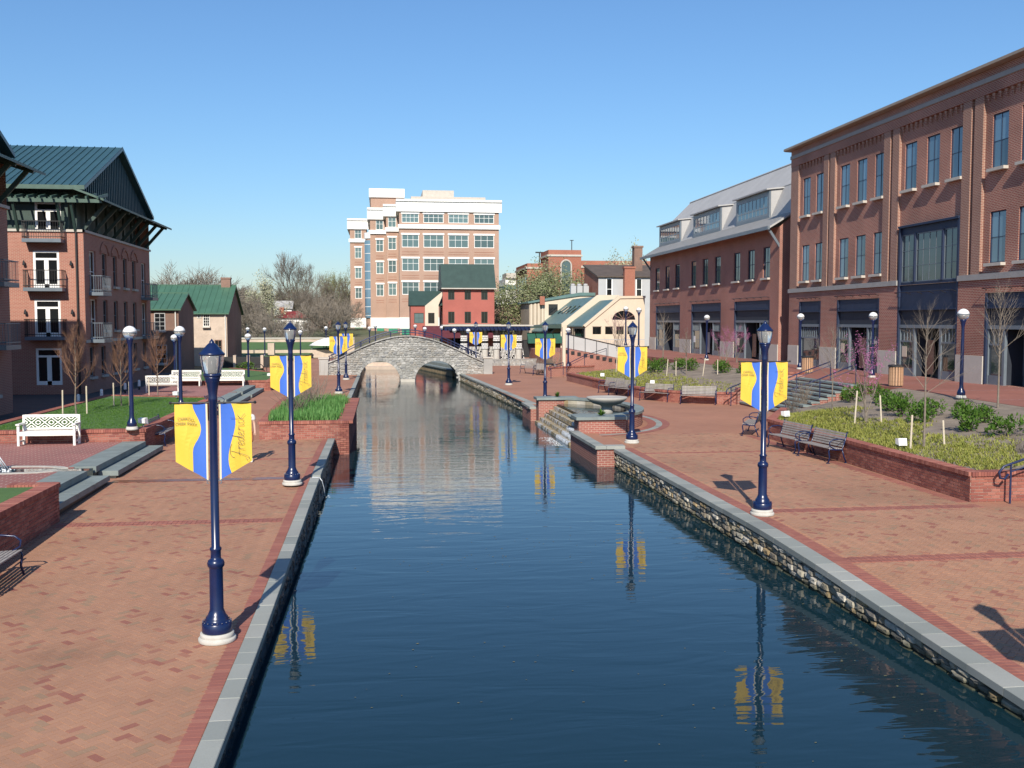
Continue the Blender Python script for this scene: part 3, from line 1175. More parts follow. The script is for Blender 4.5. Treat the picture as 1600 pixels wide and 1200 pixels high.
# the tall glazed bay
bw = BIG[1] - BIG[0]
storefront(main_b, BIG[0], BIG[1], 5.47 - TZ, board=1)
f = MB()
h0, h1 = 5.47 - TZ, 9.1 - TZ
f.box(0, .16, -.12, .14, h0, h1)
f.box(bw - .16, bw, -.12, .14, h0, h1)
f.box(.16, bw - .16, -.02, .12, h1 - .42, h1)
f.box(.0, bw, -.18, .14, h1 - .05, h1 + .06)
f.box(.16, bw - .16, -.02, .12, h0, h0 + .75)
for xx in (.27, .73):
    f.box(bw * xx - .06, bw * xx + .06, -.08, .12, h0 + .75, h1 - .42)
bo = inst('glazed_bay', f.mesh('glazed_bay', M_navyframe), (BIG[0], .10, 0), parent=main_b)
for (xa, xb, n) in ((.16, bw * .27 - .06, 2), (bw * .27 + .06, bw * .73 - .06, 4), (bw * .73 + .06, bw - .16, 2)):
    window(main_b, BIG[0] + xa, h0 + .75, xb - xa, h1 - .42 - h0 - .75, .10, n, 3, M_greymetal, M_glass, None, .05, name='sash')
side = MB()
side.quad((0, 0, 0), (0, 0, 15.3 - TZ), (0, 18, 15.3 - TZ), (0, 18, 0))
side.quad((0, .4, 15.3 - TZ), (MLEN, .4, 15.3 - TZ), (MLEN, 18, 15.3 - TZ), (0, 18, 15.3 - TZ))
side.quad((MLEN, 0, 0), (MLEN, 18, 0), (MLEN, 18, 15.3 - TZ), (MLEN, 0, 15.3 - TZ))
side.build('side_wall', M_brick_mid, main_b)

# ---------------------------------------------------------------- brick building with grey roof and three dormers
YE, YF = 66.3, 99.9
mid_b = thing('brick_building', 'two storey brick building with grey shingle roof, three wide dormers and roof braces', 'building', (27.3, YF, TZ), R(-90))
ML = YF - YE
MEZ = 10.75 - TZ
wy = [(97.9, 96.4), (94.4, 92.9), (91.1, 89.6), (86.2, 84.8), (83.0, 81.55), (79.85, 78.4), (75.35, 73.95), (72.35, 70.95), (69.3, 68.0)]
sy = [(97.6, 89.4), (86.0, 78.2), (75.1, 67.9)]
wl = [(YF - a, YF - b, 7.3 - TZ, 9.5 - TZ) for a, b in wy]
sl2 = [(YF - a, YF - b, .02, 5.72 - TZ) for a, b in sy]
fr = MB()
fr.holes(ML, MEZ, wl + sl2, .28)
fr.quad((ML, 0, 0), (ML, 9, 0), (ML, 9, MEZ), (ML, 0, MEZ))
fr.quad((0, 0, 0), (0, 0, MEZ), (0, 9, MEZ), (0, 9, 0))
for xx in (ML, 0):
    fr.add([(xx, 0, MEZ), (xx, 9, MEZ), (xx, 4.3, 16.15 - TZ), (xx, 2.0, 13.9 - TZ), (xx, 1.1, 11.7 - TZ)], [(0, 1, 2, 3, 4)])
fr.build('wall', M_brick_mid, mid_b)
for (a, b, c, d) in wl:
    window(mid_b, a, c, b - a, d - c, .08, 2, 2, M_navyframe, M_glass, M_limestone, .08)
for k, (a, b, c, d) in enumerate(sl2):
    storefront(mid_b, a, b, d, board=(0, 2, 1)[k % 3])
edges = [0] + [t for q in sl2 for t in (q[0], q[1])] + [ML]
for a, b in zip(edges[0::2], edges[1::2]):
    q = MB()
    q.box(a + .004, b - .004, -.05, .1, -.3, 2.58 - TZ)
    q.build('stone_plinth', M_limestone, mid_b)
# roof: a flatter kick at the eave, then the steep slope to the ridge
prof = [(-.85, 10.72 - TZ), (1.0, 11.85 - TZ), (1.95, 14.05 - TZ), (4.3, 16.35 - TZ), (9.8, 10.8 - TZ)]
rf = MB()
n = 1
for (a, b) in zip(prof[:-1], prof[1:]):
    rf.quad((-.4, a[0], a[1]), (ML + .25, a[0], a[1]), (ML + .25, b[0], b[1]), (-.4, b[0], b[1]))
    rf.quad((-.4, a[0], a[1] - .14), (-.4, b[0], b[1] - .14), (ML + .25, b[0], b[1] - .14), (ML + .25, a[0], a[1] - .14))
    rf.quad((-.4, a[0], a[1] - .14), (-.4, a[0], a[1]), (-.4, b[0], b[1]), (-.4, b[0], b[1] - .14))
    rf.quad((ML + .25, a[0], a[1] - .14), (ML + .25, b[0], b[1] - .14), (ML + .25, b[0], b[1]), (ML + .25, a[0], a[1]))
roof = rf.build('roof', M_greyroof, mid_b)
q = MB()
q.box(-.42, ML + .27, -.99, -.84, 10.5 - TZ, 10.74 - TZ)
q.build('gutter', M_greymetal, roof)
q = MB()
for i in range(9):                                # shingle courses show as low steps along the lower slope
    t = i / 9
    y0, z0 = -.85 + 1.85 * t, 10.72 - TZ + 1.13 * t
    q.bar((-.4, y0, z0 + .012), (ML + .25, y0, z0 + .012), .05, .02)
q.tube([(-.4, 4.3, 16.37 - TZ), (ML + .25, 4.3, 16.37 - TZ)], .09, 6)
q.tube([(-.4, 1.95, 14.06 - TZ), (ML + .25, 1.95, 14.06 - TZ)], .04, 5)
q.build('ridge_trim', M_greyroof, roof)
for xx in (.15, ML - .1):
    q = MB()
    q.bar((xx, -.8, 10.6 - TZ), (xx, .06, 9.35 - TZ), .14, .16)
    q.build('brace', M_greymetal, mid_b)
for (ya, yb) in ((100.0, 92.4), (88.4, 81.0), (77.3, 70.4)):
    a, b = max(.3, YF - ya), YF - yb
    w = b - a
    d0 = thing('dormer', None, None, (a, .85, 11.82 - TZ))
    d0.parent = mid_b
    h = 1.95
    q = MB()
    q.box(0, w, 0, .12, -.12, .14)
    q.box(0, .22, 0, .12, .14, h)
    q.box(w - .22, w, 0, .12, .14, h)
    q.box(.22, w - .22, 0, .12, h - .22, h)
    q.build('dormer_frame', M_greymetal, d0)
    for xx in (0, w):
        q = MB()
        q.add([(xx, .1, -.1), (xx, .1, h), (xx, 1.05, h + .1)], [(0, 1, 2)])
        q.build('dormer_cheek', M_greyroof, d0)
    q = MB()
    q.prism([(-.28, h + .0), (1.2, h + .16), (1.2, h + .26), (-.28, h + .1)], 'x', -.15, w + .15)
    q.build('dormer_roof', M_greyroof, d0)
    window(d0, .22, .14, w - .44, h - .36, .0, 8, 2, M_greysiding2, M_glassblue, None, .16, panes=False, name='dormer_sash', rows=(.36,))
    flatten(d0)

# ---------------------------------------------------------------- left brick buildings with green gables and bracketed pent roofs
def double_door(parent, x, z, w=1.42, h=2.1, y=.05):
    f = MB()
    t = .13
    f.box(0, t, -.03, .1, 0, h)
    f.box(w - t, w, -.03, .1, 0, h)
    f.box(t, w - t, -.03, .1, h - .1, h)
    f.box(t, w - t, -.03, .1, h - .52, h - .40)
    f.box(w / 2 - .12, w / 2 + .12, -.02, .09, 0, h - .52)
    f.box(t, w - t, -.02, .09, 0, .22)
    o = inst('balcony_door', f.mesh('balcony_door', M_trimwhite), (x, y, z), parent=parent)
    p = MB()
    p.box(t, w / 2 - .12, .03, .045, .22, h - .52)
    p.build('pane', M_glassdark, o)
    p = MB()
    p.box(w / 2 + .12, w - t, .03, .045, .22, h - .52)
    p.build('pane', M_glassdark, o)
    p = MB()
    p.box(t, w - t, .03, .045, h - .40, h - .1)
    p.build('pane', M_glassdark, o)
    return o


def balcony(parent, x, z, w=2.0, d=.75, h=.95, y=0, mat=None):
    f = MB()
    f.box(0, w, -d, 0, -.2, 0)
    o = inst('balcony', f.mesh('balcony', M_greymetal), (x, y, z), parent=parent)
    r_ = MB()
    for zz in (.12, h):
        r_.bar((0, -d + .03, zz), (w, -d + .03, zz), .04, .04)
        r_.bar((.02, -d, zz), (.02, 0, zz), .04, .04)
        r_.bar((w - .02, -d, zz), (w - .02, 0, zz), .04, .04)
    n = int(w / .13)
    for i in range(n + 1):
        xx = .02 + (w - .04) * i / n
        r_.bar((xx, -d + .03, 0), (xx, -d + .03, h), .013, .013)
    for i in range(1, 6):
        for xx in (.02, w - .02):
            r_.bar((xx, -d * i / 6, 0), (xx, -d * i / 6, h), .018, .018)
    r_.build('railing', mat or M_dark, o)
    return o


def lodge(label, y0, y1, xc, extra_west):
    """gabled brick block; its end gable faces the canal (+x); front faces the viewer (-y)"""
    t = thing('apartment_building', label, 'building', (xc, y0, 0))
    D = y1 - y0
    BT = 9.35
    Wd = 26.0
    # canal face, in a frame that turns local -y to world +x
    cf = thing('canal_face', None, None, (0, 0, 0), R(90))
    cf.parent = t
    uh = [(1.05, 2.4), (3.7, 4.75), (6.2, 7.2), (8.7, 9.7), (11.1, 12.1), (13.7, 15.0)]
    hs, kinds = [], []
    for z0, z1 in ((3.35, 5.5), (6.1, 8.35)):
        for k, (a, b) in enumerate(uh):
            door = k in (0, 5)
            hs.append((a, b, z0 - (.2 if door else -.3), z1))
            kinds.append(door)
    for (a, b) in ((.7, 1.65), (3.1, 4.05), (5.6, 6.6), (8.3, 9.3), (11.1, 12.0), (13.8, 14.6)):
        hs.append((a, b, .95, 2.7))
        kinds.append(False)
    w_ = MB()
    w_.holes(D, BT, hs, .22)
    w_.build('wall', M_brick_left, cf)
    for i, (hq, door) in enumerate(zip(hs, kinds)):
        window(cf, hq[0], hq[2], hq[1] - hq[0], hq[3] - hq[2], .12, 2, 2, M_greymetal if not door else M_trimwhite, M_glassdark, None if door else M_limestone, .07, panes=False)
        if door:
            balcony(cf, hq[0] - .25, hq[2], hq[1] - hq[0] + .5, .8, .95, 0, M_greymetal)
    ar = MB()                                        # blind brick arches over the middle windows
    for (a, b) in uh[1:5]:
        cxm, rr = (a + b) / 2, (b - a) / 2 + .38
        pts = [(cxm + rr * math.cos(R(180 - 18 * i)), -.02, 8.25 + rr * .8 * math.sin(R(18 * i))) for i in range(11)]
        for p_, q_ in zip(pts[:-1], pts[1:]):
            ar.bar(p_, q_, .08, .16)
    ar.build('arch_trim', M_brick_left, cf)
    q = MB()
    q.box(-.1, D + .1, -.10, .02, BT - .06, BT + .08)
    q.build('stone_cap', M_limestone, cf)
    q = MB()
    q.box(0, D, -.06, .02, 2.95, 3.12)
    q.build('belt_course', M_limestone, cf)
    # recessed top storey and the gable
    q = MB()
    q.box(.3, D - .3, .9, 1.1, BT, 12.2)
    q.build('attic_wall', M_darkgreen, cf)
    gb = MB()
    gb.add([(-.3, .1, 11.6), (D + .1, .1, 11.6), (D / 2, .1, 15.15)], [(0, 1, 2)])
    gable = gb.build('gable', M_slateroof, cf)
    for i in range(42):
        xx = -.3 + (D + .6) * i / 41
        zz = 11.7 + (15.15 - 11.7) * (1 - abs(xx - D / 2) / (D / 2 + .25))
        if zz > 11.85:
            MB().box(xx - .03, xx + .03, .02, .095, 11.6, zz - .12).build('batten', M_slateroof, gable)
    pr_ = MB()                                       # pent roof: slats over raking brackets
    pr_.prism([(-1.45, 10.95), (.3, 11.62), (.3, 11.74), (-1.45, 11.07)], 'x', -1.1, D + .9)
    pent = pr_.build('pent_roof', M_pgreen, cf)
    for i in range(8):
        xx = .6 + (D - 1.2) * i / 7
        b_ = MB()
        b_.bar((xx, .2, BT + .1), (xx, -1.15, 10.98), .12, .2)
        b_.bar((xx, .3, 11.45), (xx, -1.4, 10.9), .1, .16)
        b_.build('bracket', M_darkgreen, cf)
        b_ = MB()
        b_.bar((xx + .5, .7, BT), (xx + .5, .7, 11.6), .14, .14)
        b_.build('post', M_darkgreen, cf)
    flatten(cf)
    # front face (-y)
    w_ = MB()
    dx = -2.77
    doors = [(dx, .55), (dx, 3.33), (dx, 6.1)]
    w_.holes(Wd, BT, [(a, a + 1.42, z, z + 2.12) for a, z in doors] + [(a - 9.5, a - 8.0, z, z + 2.1) for a, z in doors], .2, 0, -Wd, 0)
    w_.build('front_wall', M_brick_left, t)
    for a, z in doors:
        double_door(t, a, z)
        double_door(t, a - 9.5, z)
        if z > 1:
            balcony(t, a - .35, z, 2.1, .7, .98)
    balcony(t, dx - .35, 8.85, 2.1, .7, .98)
    q = MB()
    q.box(-Wd, .1, -.10, .02, BT - .06, BT + .08)
    q.build('stone_cap', M_limestone, t)
    q = MB()
    q.holes(Wd - .9, 2.8, [(dx, dx + 1.42, 8.9, 11.0)], .15, .55, -Wd, BT - .4)
    q.build('attic_wall', M_darkgreen, t)
    double_door(t, dx, 8.88, 1.42, 2.12, .58)
    q = MB()
    q.tube([(-.38, -.09, 0), (-.38, -.09, BT)], .06, 6)
    q.build('downpipe', M_dark, t)
    tr = MB()                                        # trellis eave: beam and protruding rafter tails
    tr.bar((-Wd, -.95, 10.95), (1.3, -.95, 10.95), .12, .2)
    tr.bar((-Wd, -.1, 11.15), (1.3, -.1, 11.15), .12, .2)
    tr.build('trellis_beam', M_pgreen, t)
    tailm = MB()
    tailm.bar((0, .7, 11.5), (0, -1.4, 11.08), .09, .16)
    tailme = tailm.mesh('rafter_tail', M_pgreen)
    for i in range(22):
        inst('rafter_tail', tailme, (1.2 - .62 * i, 0, 0), parent=t)
    pm = MB()
    pm.bar((0, -.05, BT), (0, -.8, 10.85), .13, .18)
    pme = pm.mesh('bracket', M_darkgreen)
    for xx in (-.4, -1.15, -3.5, -4.6, -5.7):
        inst('bracket', pme, (xx, 0, 0), parent=t)
    # roof
    r_ = MB()
    e0, e1, rz_ = -.55, D + .35, 15.45
    r_.prism([(e0, 11.85), (D / 2, rz_), (e1, 11.85), (e1, 11.65), (D / 2, rz_ - .2), (e0, 11.65)], 'x', -Wd, .32)
    roof = r_.build('roof', M_slateroof, t)
    sm_ = MB()
    for i in range(62):
        xx = .29 - i * .43
        sm_.bar((xx, e0, 11.87), (xx, D / 2, rz_ + .02), .035, .06)
    sm_.build('standing_seam', M_slateroof, roof)
    q = MB()
    q.box(-Wd, .32, e0 - .14, e0, 11.62, 11.86)
    q.build('gutter', M_pgreen, roof)
    if extra_west:  # unseen block added to cast shade on the farther building's lower front
        q = MB()
        q.box(-Wd - 4, -2.6, D - 1.6, D - .05, BT, 12.95)
        q.build('shadow_block', M_brick_left, t)
    bk = MB()
    bk.quad((0, D, 0), (-Wd, D, 0), (-Wd, D, 11.7), (0, D, 11.7))
    bk.build('rear_wall', M_brick_left, t)
    lm = MB()
    for a, z in doors[1:]:
        for xx in (dx - .45, dx + 2.1):
            lm.lathe([(.02, 0), (.09, .05), (.05, .25), (.02, .3)], 8, (xx, -.16, z + 1.25))
    lm.build('wall_lamp', M_dark, t)
    return t


lodge('four storey red brick apartments with green gable facing canal and white balcony doors', 60.0, 76.3, -16.9, False)
lodge('dark edge of a gabled brick apartment block cut off by the picture border', 32.0, 48.3, -16.9, True)

# ---------------------------------------------------------------- small brick house and the old plastered house
def gabled(t, x0, x1, y0, y1, zb, ze, zr_, wallm, roofm, gablem=None, ov=.35, seams=True):
    """ridge runs along x; the gable faces +x"""
    ym = (y0 + y1) / 2
    q = MB()
    q.quad((x0, y0, zb), (x1, y0, zb), (x1, y0, ze), (x0, y0, ze))
    q.build('wall', wallm, t)
    q = MB()
    q.quad((x1, y1, zb), (x0, y1, zb), (x0, y1, ze), (x1, y1, ze))
    q.build('rear_wall', wallm, t)
    q = MB()
    q.add([(x1, y0, zb), (x1, y1, zb), (x1, y1, ze), (x1, ym, zr_), (x1, y0, ze)], [(0, 1, 2, 3, 4)])
    q.build('gable_wall', gablem or wallm, t)
    q = MB()
    q.add([(x0, y0, zb), (x0, y1, zb), (x0, y1, ze), (x0, ym, zr_), (x0, y0, ze)], [(4, 3, 2, 1, 0)])
    q.build('gable_wall', gablem or wallm, t)
    sl_ = (zr_ - ze) / (ym - y0)
    q = MB()
    a0, a1 = y0 - ov, y1 + ov
    za = ze - ov * sl_
    q.prism([(a0, za + .08), (ym, zr_ + .1), (a1, za + .08), (a1, za - .04), (ym, zr_ - .02), (a0, za - .04)], 'x', x0 - ov, x1 + ov * .7)
    rf_ = q.build('roof', roofm, t)
    if seams:
        q = MB()
        n_ = int((x1 - x0 + ov) / .55)
        for i in range(n_ + 1):
            xx = x0 - ov + (x1 - x0 + 1.7 * ov) * i / n_
            q.bar((xx, a0, za + .1), (xx, ym, zr_ + .12), .04, .05)
        q.tube([(x0 - ov, ym, zr_ + .12), (x1 + ov * .7, ym, zr_ + .12)], .06, 5)
        q.build('standing_seam', roofm, rf_)
    return rf_


hs_ = thing('brick_house', 'small shaded brick house with light green metal roof beside the apartments', 'house', (-17.3, 88, 0))
gabled(hs_, -9, .1, 0, 6.8, -.2, 5.3, 6.6, M_oldbrick, M_greenroof)
window(hs_, -1.9, 3.4, .9, 1.5, -.04, 2, 4, M_greysiding, M_glassdark, M_limestone, .06, panes=False)
window(hs_, -1.8, .6, .9, 1.6, -.04, 2, 4, M_greysiding, M_glassdark, M_limestone, .06, panes=False)
q = MB()
q.tube([(-.15, -.1, 0), (-.15, -.1, 5.1)], .05, 6)
q.build('downpipe', M_white, hs_)

ho = thing('plastered_house', 'old pinkish plastered house with green metal roof and two brick chimneys', 'house', (-15.2, 100, 0))
rf = gabled(ho, -13, .2, 0, 10, -.2, 5.1, 7.75, M_oldstone, M_greenroof, M_oldbrick)
for xx in (-.55, -11.2):
    q = MB()
    q.box(xx - .45, xx + .45, 4.6, 5.4, 7.0, 8.5)
    q.box(xx - .5, xx + .5, 4.55, 5.45, 8.5, 8.65)
    q.build('chimney', M_oldbrick, rf)
window(ho, -2.05, 3.7, .62, 1.2, -.05, 3, 4, M_white, M_glassdark, M_limestone, .06, panes=False)
window(ho, -2.6, 4.5, .38, .45, -.05, 2, 2, M_white, M_glassdark, None, .05, panes=False)
window(ho, -1.0, .5, .7, 1.9, -.05, 2, 3, M_oldbrick, M_glassdark, None, .07, panes=False)
q = MB()
q.tube([(.05, -.1, 0), (.05, -.1, 5.1)], .05, 6)
q.build('downpipe', M_white, ho)

# ---------------------------------------------------------------- the tall office building behind the bridge
of = thing('office_building', 'tall stepped office block in orange brick with white cornices and bands', 'building', (0, 165, 1.9))
ZB = 1.9


def office_block(x0, x1, y0, d, ztop, cols, wide, parent, nfl=6, base=True):
    """a volume with brick front, white cornice, white band under the top floor"""
    h = ztop - ZB
    levels = [18.35 - 3.86 * k - ZB for k in range(5)]       # tops of the ordinary windows
    hs = []
    for (a, b) in cols:
        for i, tz_ in enumerate(levels):
            if tz_ - 2.05 > 2.9 - ZB + 1.9:
                hs.append((a - x0, b - x0, tz_ - 2.05, tz_))
        hs.append((a - x0, b - x0, 20.32 - ZB - (.25 if not wide else 0), 21.75 - ZB))
    v = bpy.data.objects.new('office_wing', None)
    col.objects.link(v)
    v.parent = parent
    v.location = (x0, y0 - 165, 0)
    w = x1 - x0
    q = MB()
    q.holes(w, h - .1, hs, .25)
    q.quad((0, 0, 0), (0, 0, h), (0, d, h), (0, d, 0))
    q.quad((w, 0, 0), (w, d, 0), (w, d, h), (w, 0, h))
    q.quad((0, 0, h - .1), (w, 0, h - .1), (w, d, h - .1), (0, d, h - .1))
    q.build('wall', M_brick_office, v)
    q = MB()
    q.prism([(.0, h - 2.0), (-.30, h - 2.0), (-.30, h - .42), (-.55, h - .34), (-.55, h), (.0, h)], 'x', -.5, w + .45)
    q.box(-.5, -.001, 0.01, d, h - 2.0, h)
    q.build('cornice', M_trimwhite, v)
    q = MB()
    q.box(-.22, w + .2, -.28, .02, 19.35 - ZB, 20.32 - ZB - .3)
    q.build('white_band', M_trimwhite, v)
    if base:
        q = MB()
        q.box(-.06, w + .06, -.09, .0, 3.0 - ZB, 4.75 - ZB)
        q.box(-.1, w + .1, -.16, .0, 4.62 - ZB, 4.82 - ZB)
        q.build('white_base_band', M_trimwhite, v)
    for (a, b, c, e) in hs:
        if wide:
            window(v, a, c, b - a, e - c, .06, 4 if e > 19 else 3, 2, M_trimwhite, M_glassoff, None, .09, panes=False, rows=(.62,))
        else:
            window(v, a, c, b - a, e - c, .06, 2, 2, M_trimwhite, M_glassoff, None, .09, panes=False, rows=(.62,))
    ln = MB()
    for (a, b, c, e) in hs:
        ln.box(a - .12, b + .12, -.06, .05, e, e + .28)
    ln.build('white_lintel', M_trimwhite, v)
    sp = MB()
    for (a, b, c, e) in hs:
        if c > 4:
            sp.box(a, b, -.03, .0, c - .75, c - .70)
            sp.box(a, b, -.03, .0, c - 1.15, c - 1.10)
    sp.build('spandrel_line', M_brick_tower, v)
    flatten(v)


office_block(2.9, 19.3, 165, 30, 24.1, [(3.3, 6.1), (6.85, 10.15), (10.95, 14.25), (15.2, 18.5)], True, of)
office_block(.8, 2.9, 171, 24, 23.9, [(1.12, 2.5)], False, of)
office_block(-1.93, .8, 176, 20, 23.85, [(-.95, .35)], False, of)
office_block(-6.0, -2.9, 195, 14, 23.85, [(-5.1, -3.8)], False, of)
q = MB()
q.lathe([(1.25, 0), (1.25, 19.9 - ZB)], 20, (-1.65, 19, 0))
q.build('corner_drum', M_brick_office, of)
q = MB()
q.lathe([(1.32, 19.1 - ZB), (1.45, 19.15 - ZB), (1.45, 20.2 - ZB), (1.3, 20.22 - ZB)], 20, (-1.65, 19, 0))
q.build('drum_band', M_trimwhite, of)
q = MB()
q.lathe([(1.33, 4.8 - ZB), (1.33, 18.8 - ZB)], 20, (-1.72, 18.88, 0))
gl = q.build('glass_drum', M_glassblue, of)
q = MB()
for k in range(9):
    q.lathe([(1.36, 5.2 - ZB + 1.6 * k), (1.36, 5.28 - ZB + 1.6 * k)], 20, (-1.72, 18.88, 0))
q.build('drum_mullion', M_trimwhite, gl)
q = MB()
q.box(-1.9, 4.0, 22, 40, 24 - ZB, 27.0 - ZB)
q.build('stair_head', M_brick_office, of)
q = MB()
q.box(-2.2, 4.3, 21.7, 40.2, 27.0 - ZB, 28.6 - ZB)
q.build('stair_head_cornice', M_trimwhite, of)
q = MB()
q.box(7.0, 12.3, 6, 14, 24.1 - ZB, 26.4 - ZB)
q.box(5.0, 17.6, 5, 15, 24.1 - ZB, 25.2 - ZB)
q.build('roof_plant', M_limestone, of)
for (a, b) in ((-5.2, -3.7), (-.9, .3), (1.1, 2.6), (3.2, 6.1), (6.9, 10.2)):
    yy = 30 if a < -3 else 11 if a < .5 else 6 if a < 3 else 0
    q = MB()
    q.prism([(yy - .02, 3.0 - ZB), (yy - .02, 1.9 - ZB + .15), (yy - 1.3, 1.9 - ZB + .15)], 'x', a, b)
    q.build('awning', M_awngreen, of)

# ---------------------------------------------------------------- red painted building in front of it
rd = thing('red_building', 'red painted building with dark green steep roof and maroon awnings behind the bridge', 'building', (0, 130, .3))
zo = .3
q = MB()
rw = [(8.55, 9.38), (10.7, 11.53), (12.88, 13.72)]
hl = [(a, b, 7.0 - zo, 8.28 - zo) for a, b in rw] + [(a, b, 3.95 - zo, 5.45 - zo) for a, b in rw]
q.holes(6.75, 8.5 - zo, hl, .15, 0, 7.85, 0)
q.quad((7.85, 0, 0), (7.85, 0, 8.5 - zo), (7.85, 8, 8.5 - zo), (7.85, 8, 0))
q.quad((14.6, 0, 0), (14.6, 8, 0), (14.6, 8, 8.5 - zo), (14.6, 0, 8.5 - zo))
q.build('wall', M_redpaint, rd)
for (a, b, c, d) in hl:
    window(rd, a, c, b - a, d - c, .05, 2, 1, M_darkgreen, M_glassdark, None, .06, panes=False)
q = MB()
q.prism([(-.4, 8.45 - zo), (2.2, 11.75 - zo), (6, 11.75 - zo), (8.4, 8.4 - zo)], 'x', 7.7, 14.8)
rr_ = q.build('roof', M_darkgreen, rd)
q = MB()
q.box(7.65, 14.9, -.55, -.4, 8.38 - zo, 8.52 - zo)
q.build('gutter', M_limestone, rr_)
q = MB()
q.holes(1.85, 6.0, [(4.15, 5.4, 3.95 - zo, 5.28 - zo)], .15, .6, 3.7, 0)
q.quad((3.7, .6, 0), (3.7, .6, 6.0), (3.7, 7, 6.0), (3.7, 7, 0))
q.build('wing_wall', M_redpaint, rd)
window(rd, 4.15, 3.65, 1.25, 1.33, .65, 2, 2, M_darkgreen, M_glassoff, None, .06, panes=False)
q = MB()
q.prism([(5.55, 3.2), (7.3, 3.2), (7.3, 6.0), (7.8, 7.2), (7.8, 7.75), (5.55, 5.9)], 'y', 0.15, .5)
q.build('cream_gable', M_cream, rd)
window(rd, 5.95, 3.65, .82, 1.35, .11, 2, 1, M_dark, M_glassdark, None, .06, panes=False)
q = MB()
q.prism([(.4, 5.95), (2.8, 7.9), (5.5, 5.9)], 'x', 3.5, 7.85)
q.build('wing_roof', M_darkgreen, rd)
q = MB()
q.prism([(.0, 3.3), (-2.4, 1.9), (-2.4, 1.75), (0, 1.8)], 'x', 5.2, 15.0)
q.build('awning', M_maroon, rd)
q = MB()
q.box(8.4, 15.2, -2.8, -.01, 3.38, 3.55)
q.build('canopy', M_beige, rd)
window(rd, 9.0, .2, 2.2, 1.5, -.05, 3, 1, M_dark, M_glassdark, None, .06, panes=False)
window(rd, 12.0, .2, 1.2, 1.5, -.05, 2, 1, M_cream, M_glassdark, None, .06, panes=False)

# ---------------------------------------------------------------- low blocks between the office and the brick tower
pk = thing('parking_deck', 'pale flat roofed parking deck with green stripe behind the pear tree', 'building', (0, 190, 0))
q = MB()
q.box(23.5, 38, 0, 12, 0, 12.4)
q.build('wall', M_trimwhite, pk)
q = MB()
q.box(23.4, 38.1, -.15, 12, 10.2, 11.1)
q.build('green_band', M_tealroof, pk)
q = MB()
q.box(23.6, 26.5, -.4, 6, 12.4, 13.4)
q.build('roof_box', M_limestone, pk)
for i in range(3):
    window(pk, 27.5 + 2.2 * i, 7.6, 1.4, 1.5, -.1, 2, 1, M_trimwhite, M_glassdark, None, .1, panes=False)
q = MB()
q.tube([(30.4, 2, 12), (30.4, 2, 17.5)], .12, 6)
q.box(29.6, 31.2, 1.9, 2.1, 17.4, 17.65)
q.build('light_mast', M_dark, pk)
bw_ = thing('terrace_house', 'brown brick wall with white balustrade beside the red building', 'building', (1.4, 151, .2))
q = MB()
q.box(15.6, 20, 0, 6, 0, 6.6)
q.build('wall', M_oldbrick, bw_)
q = MB()
q.box(15.4, 20, -.2, .1, 6.6, 6.85)
q.box(15.4, 20, -.2, .1, 7.65, 7.85)
for i in range(12):
    q.lathe([(.09, 6.85), (.14, 7.05), (.08, 7.4), (.1, 7.65)], 8, (15.9 + i * .33, -.05, 0))
q.build('balustrade', M_trimwhite, bw_)

# ---------------------------------------------------------------- brick tower with arched window
tw = thing('brick_tower_building', 'orange brick building with square tower and tall arched window on skyline', 'building', (0, 160, 0))
q = MB()
q.box(26.8, 32.2, 0, 8, 0, 15.75)
q.build('tower', M_brick_tower, tw)
q = MB()
q.box(26.6, 32.4, -.15, 8.1, 14.7, 15.0)
q.build('white_band', M_limestone, tw)
q = MB()
q.box(24.2, 26.8, 6, 20, 0, 13.9)
q.box(32.2, 46, 4, 18, 0, 14.3)
q.build('wing', M_brick_tower, tw)
q = MB()
q.box(24.0, 26.79, 5.8, 20.2, 13.0, 13.3)
q.box(32.21, 46, 3.85, 18, 13.1, 13.45)
q.build('wing_band', M_limestone, tw)
q = MB()
c0, c1 = 29.0, 30.4
arc = [(c0, 8), (c1, 8), (c1, 13.2)] + [((c0 + c1) / 2 + .7 * math.cos(R(a)), 13.2 + .75 * math.sin(R(a))) for a in range(15, 180, 15)] + [(c0, 13.2)]
q.prism(arc, 'y', -.12, -.02)
q.build('arched_window', M_glassoff, tw)
q = MB()
pts = [((c0 + c1) / 2 + .85 * math.cos(R(a)), -.1, 13.2 + .9 * math.sin(R(a))) for a in range(0, 181, 15)]
q.tube([(c1 + .15, -.1, 8)] + pts + [(c0 - .15, -.1, 8)], .13, 5)
q.build('arch_surround', M_limestone, tw)
q = MB()
q.tube([(31.2, 3, 15.7), (31.2, 3, 17.6)], .07, 6)
q.box(30.9, 31.5, 2.9, 3.1, 17.5, 17.6)
q.build('mast', M_dark, tw)
q = MB()
for i in range(4):
    q.box(24.1, 24.2, 7 + 3 * i, 8.2 + 3 * i, 9, 11.8)
q.build('side_window', M_glassoff, tw)

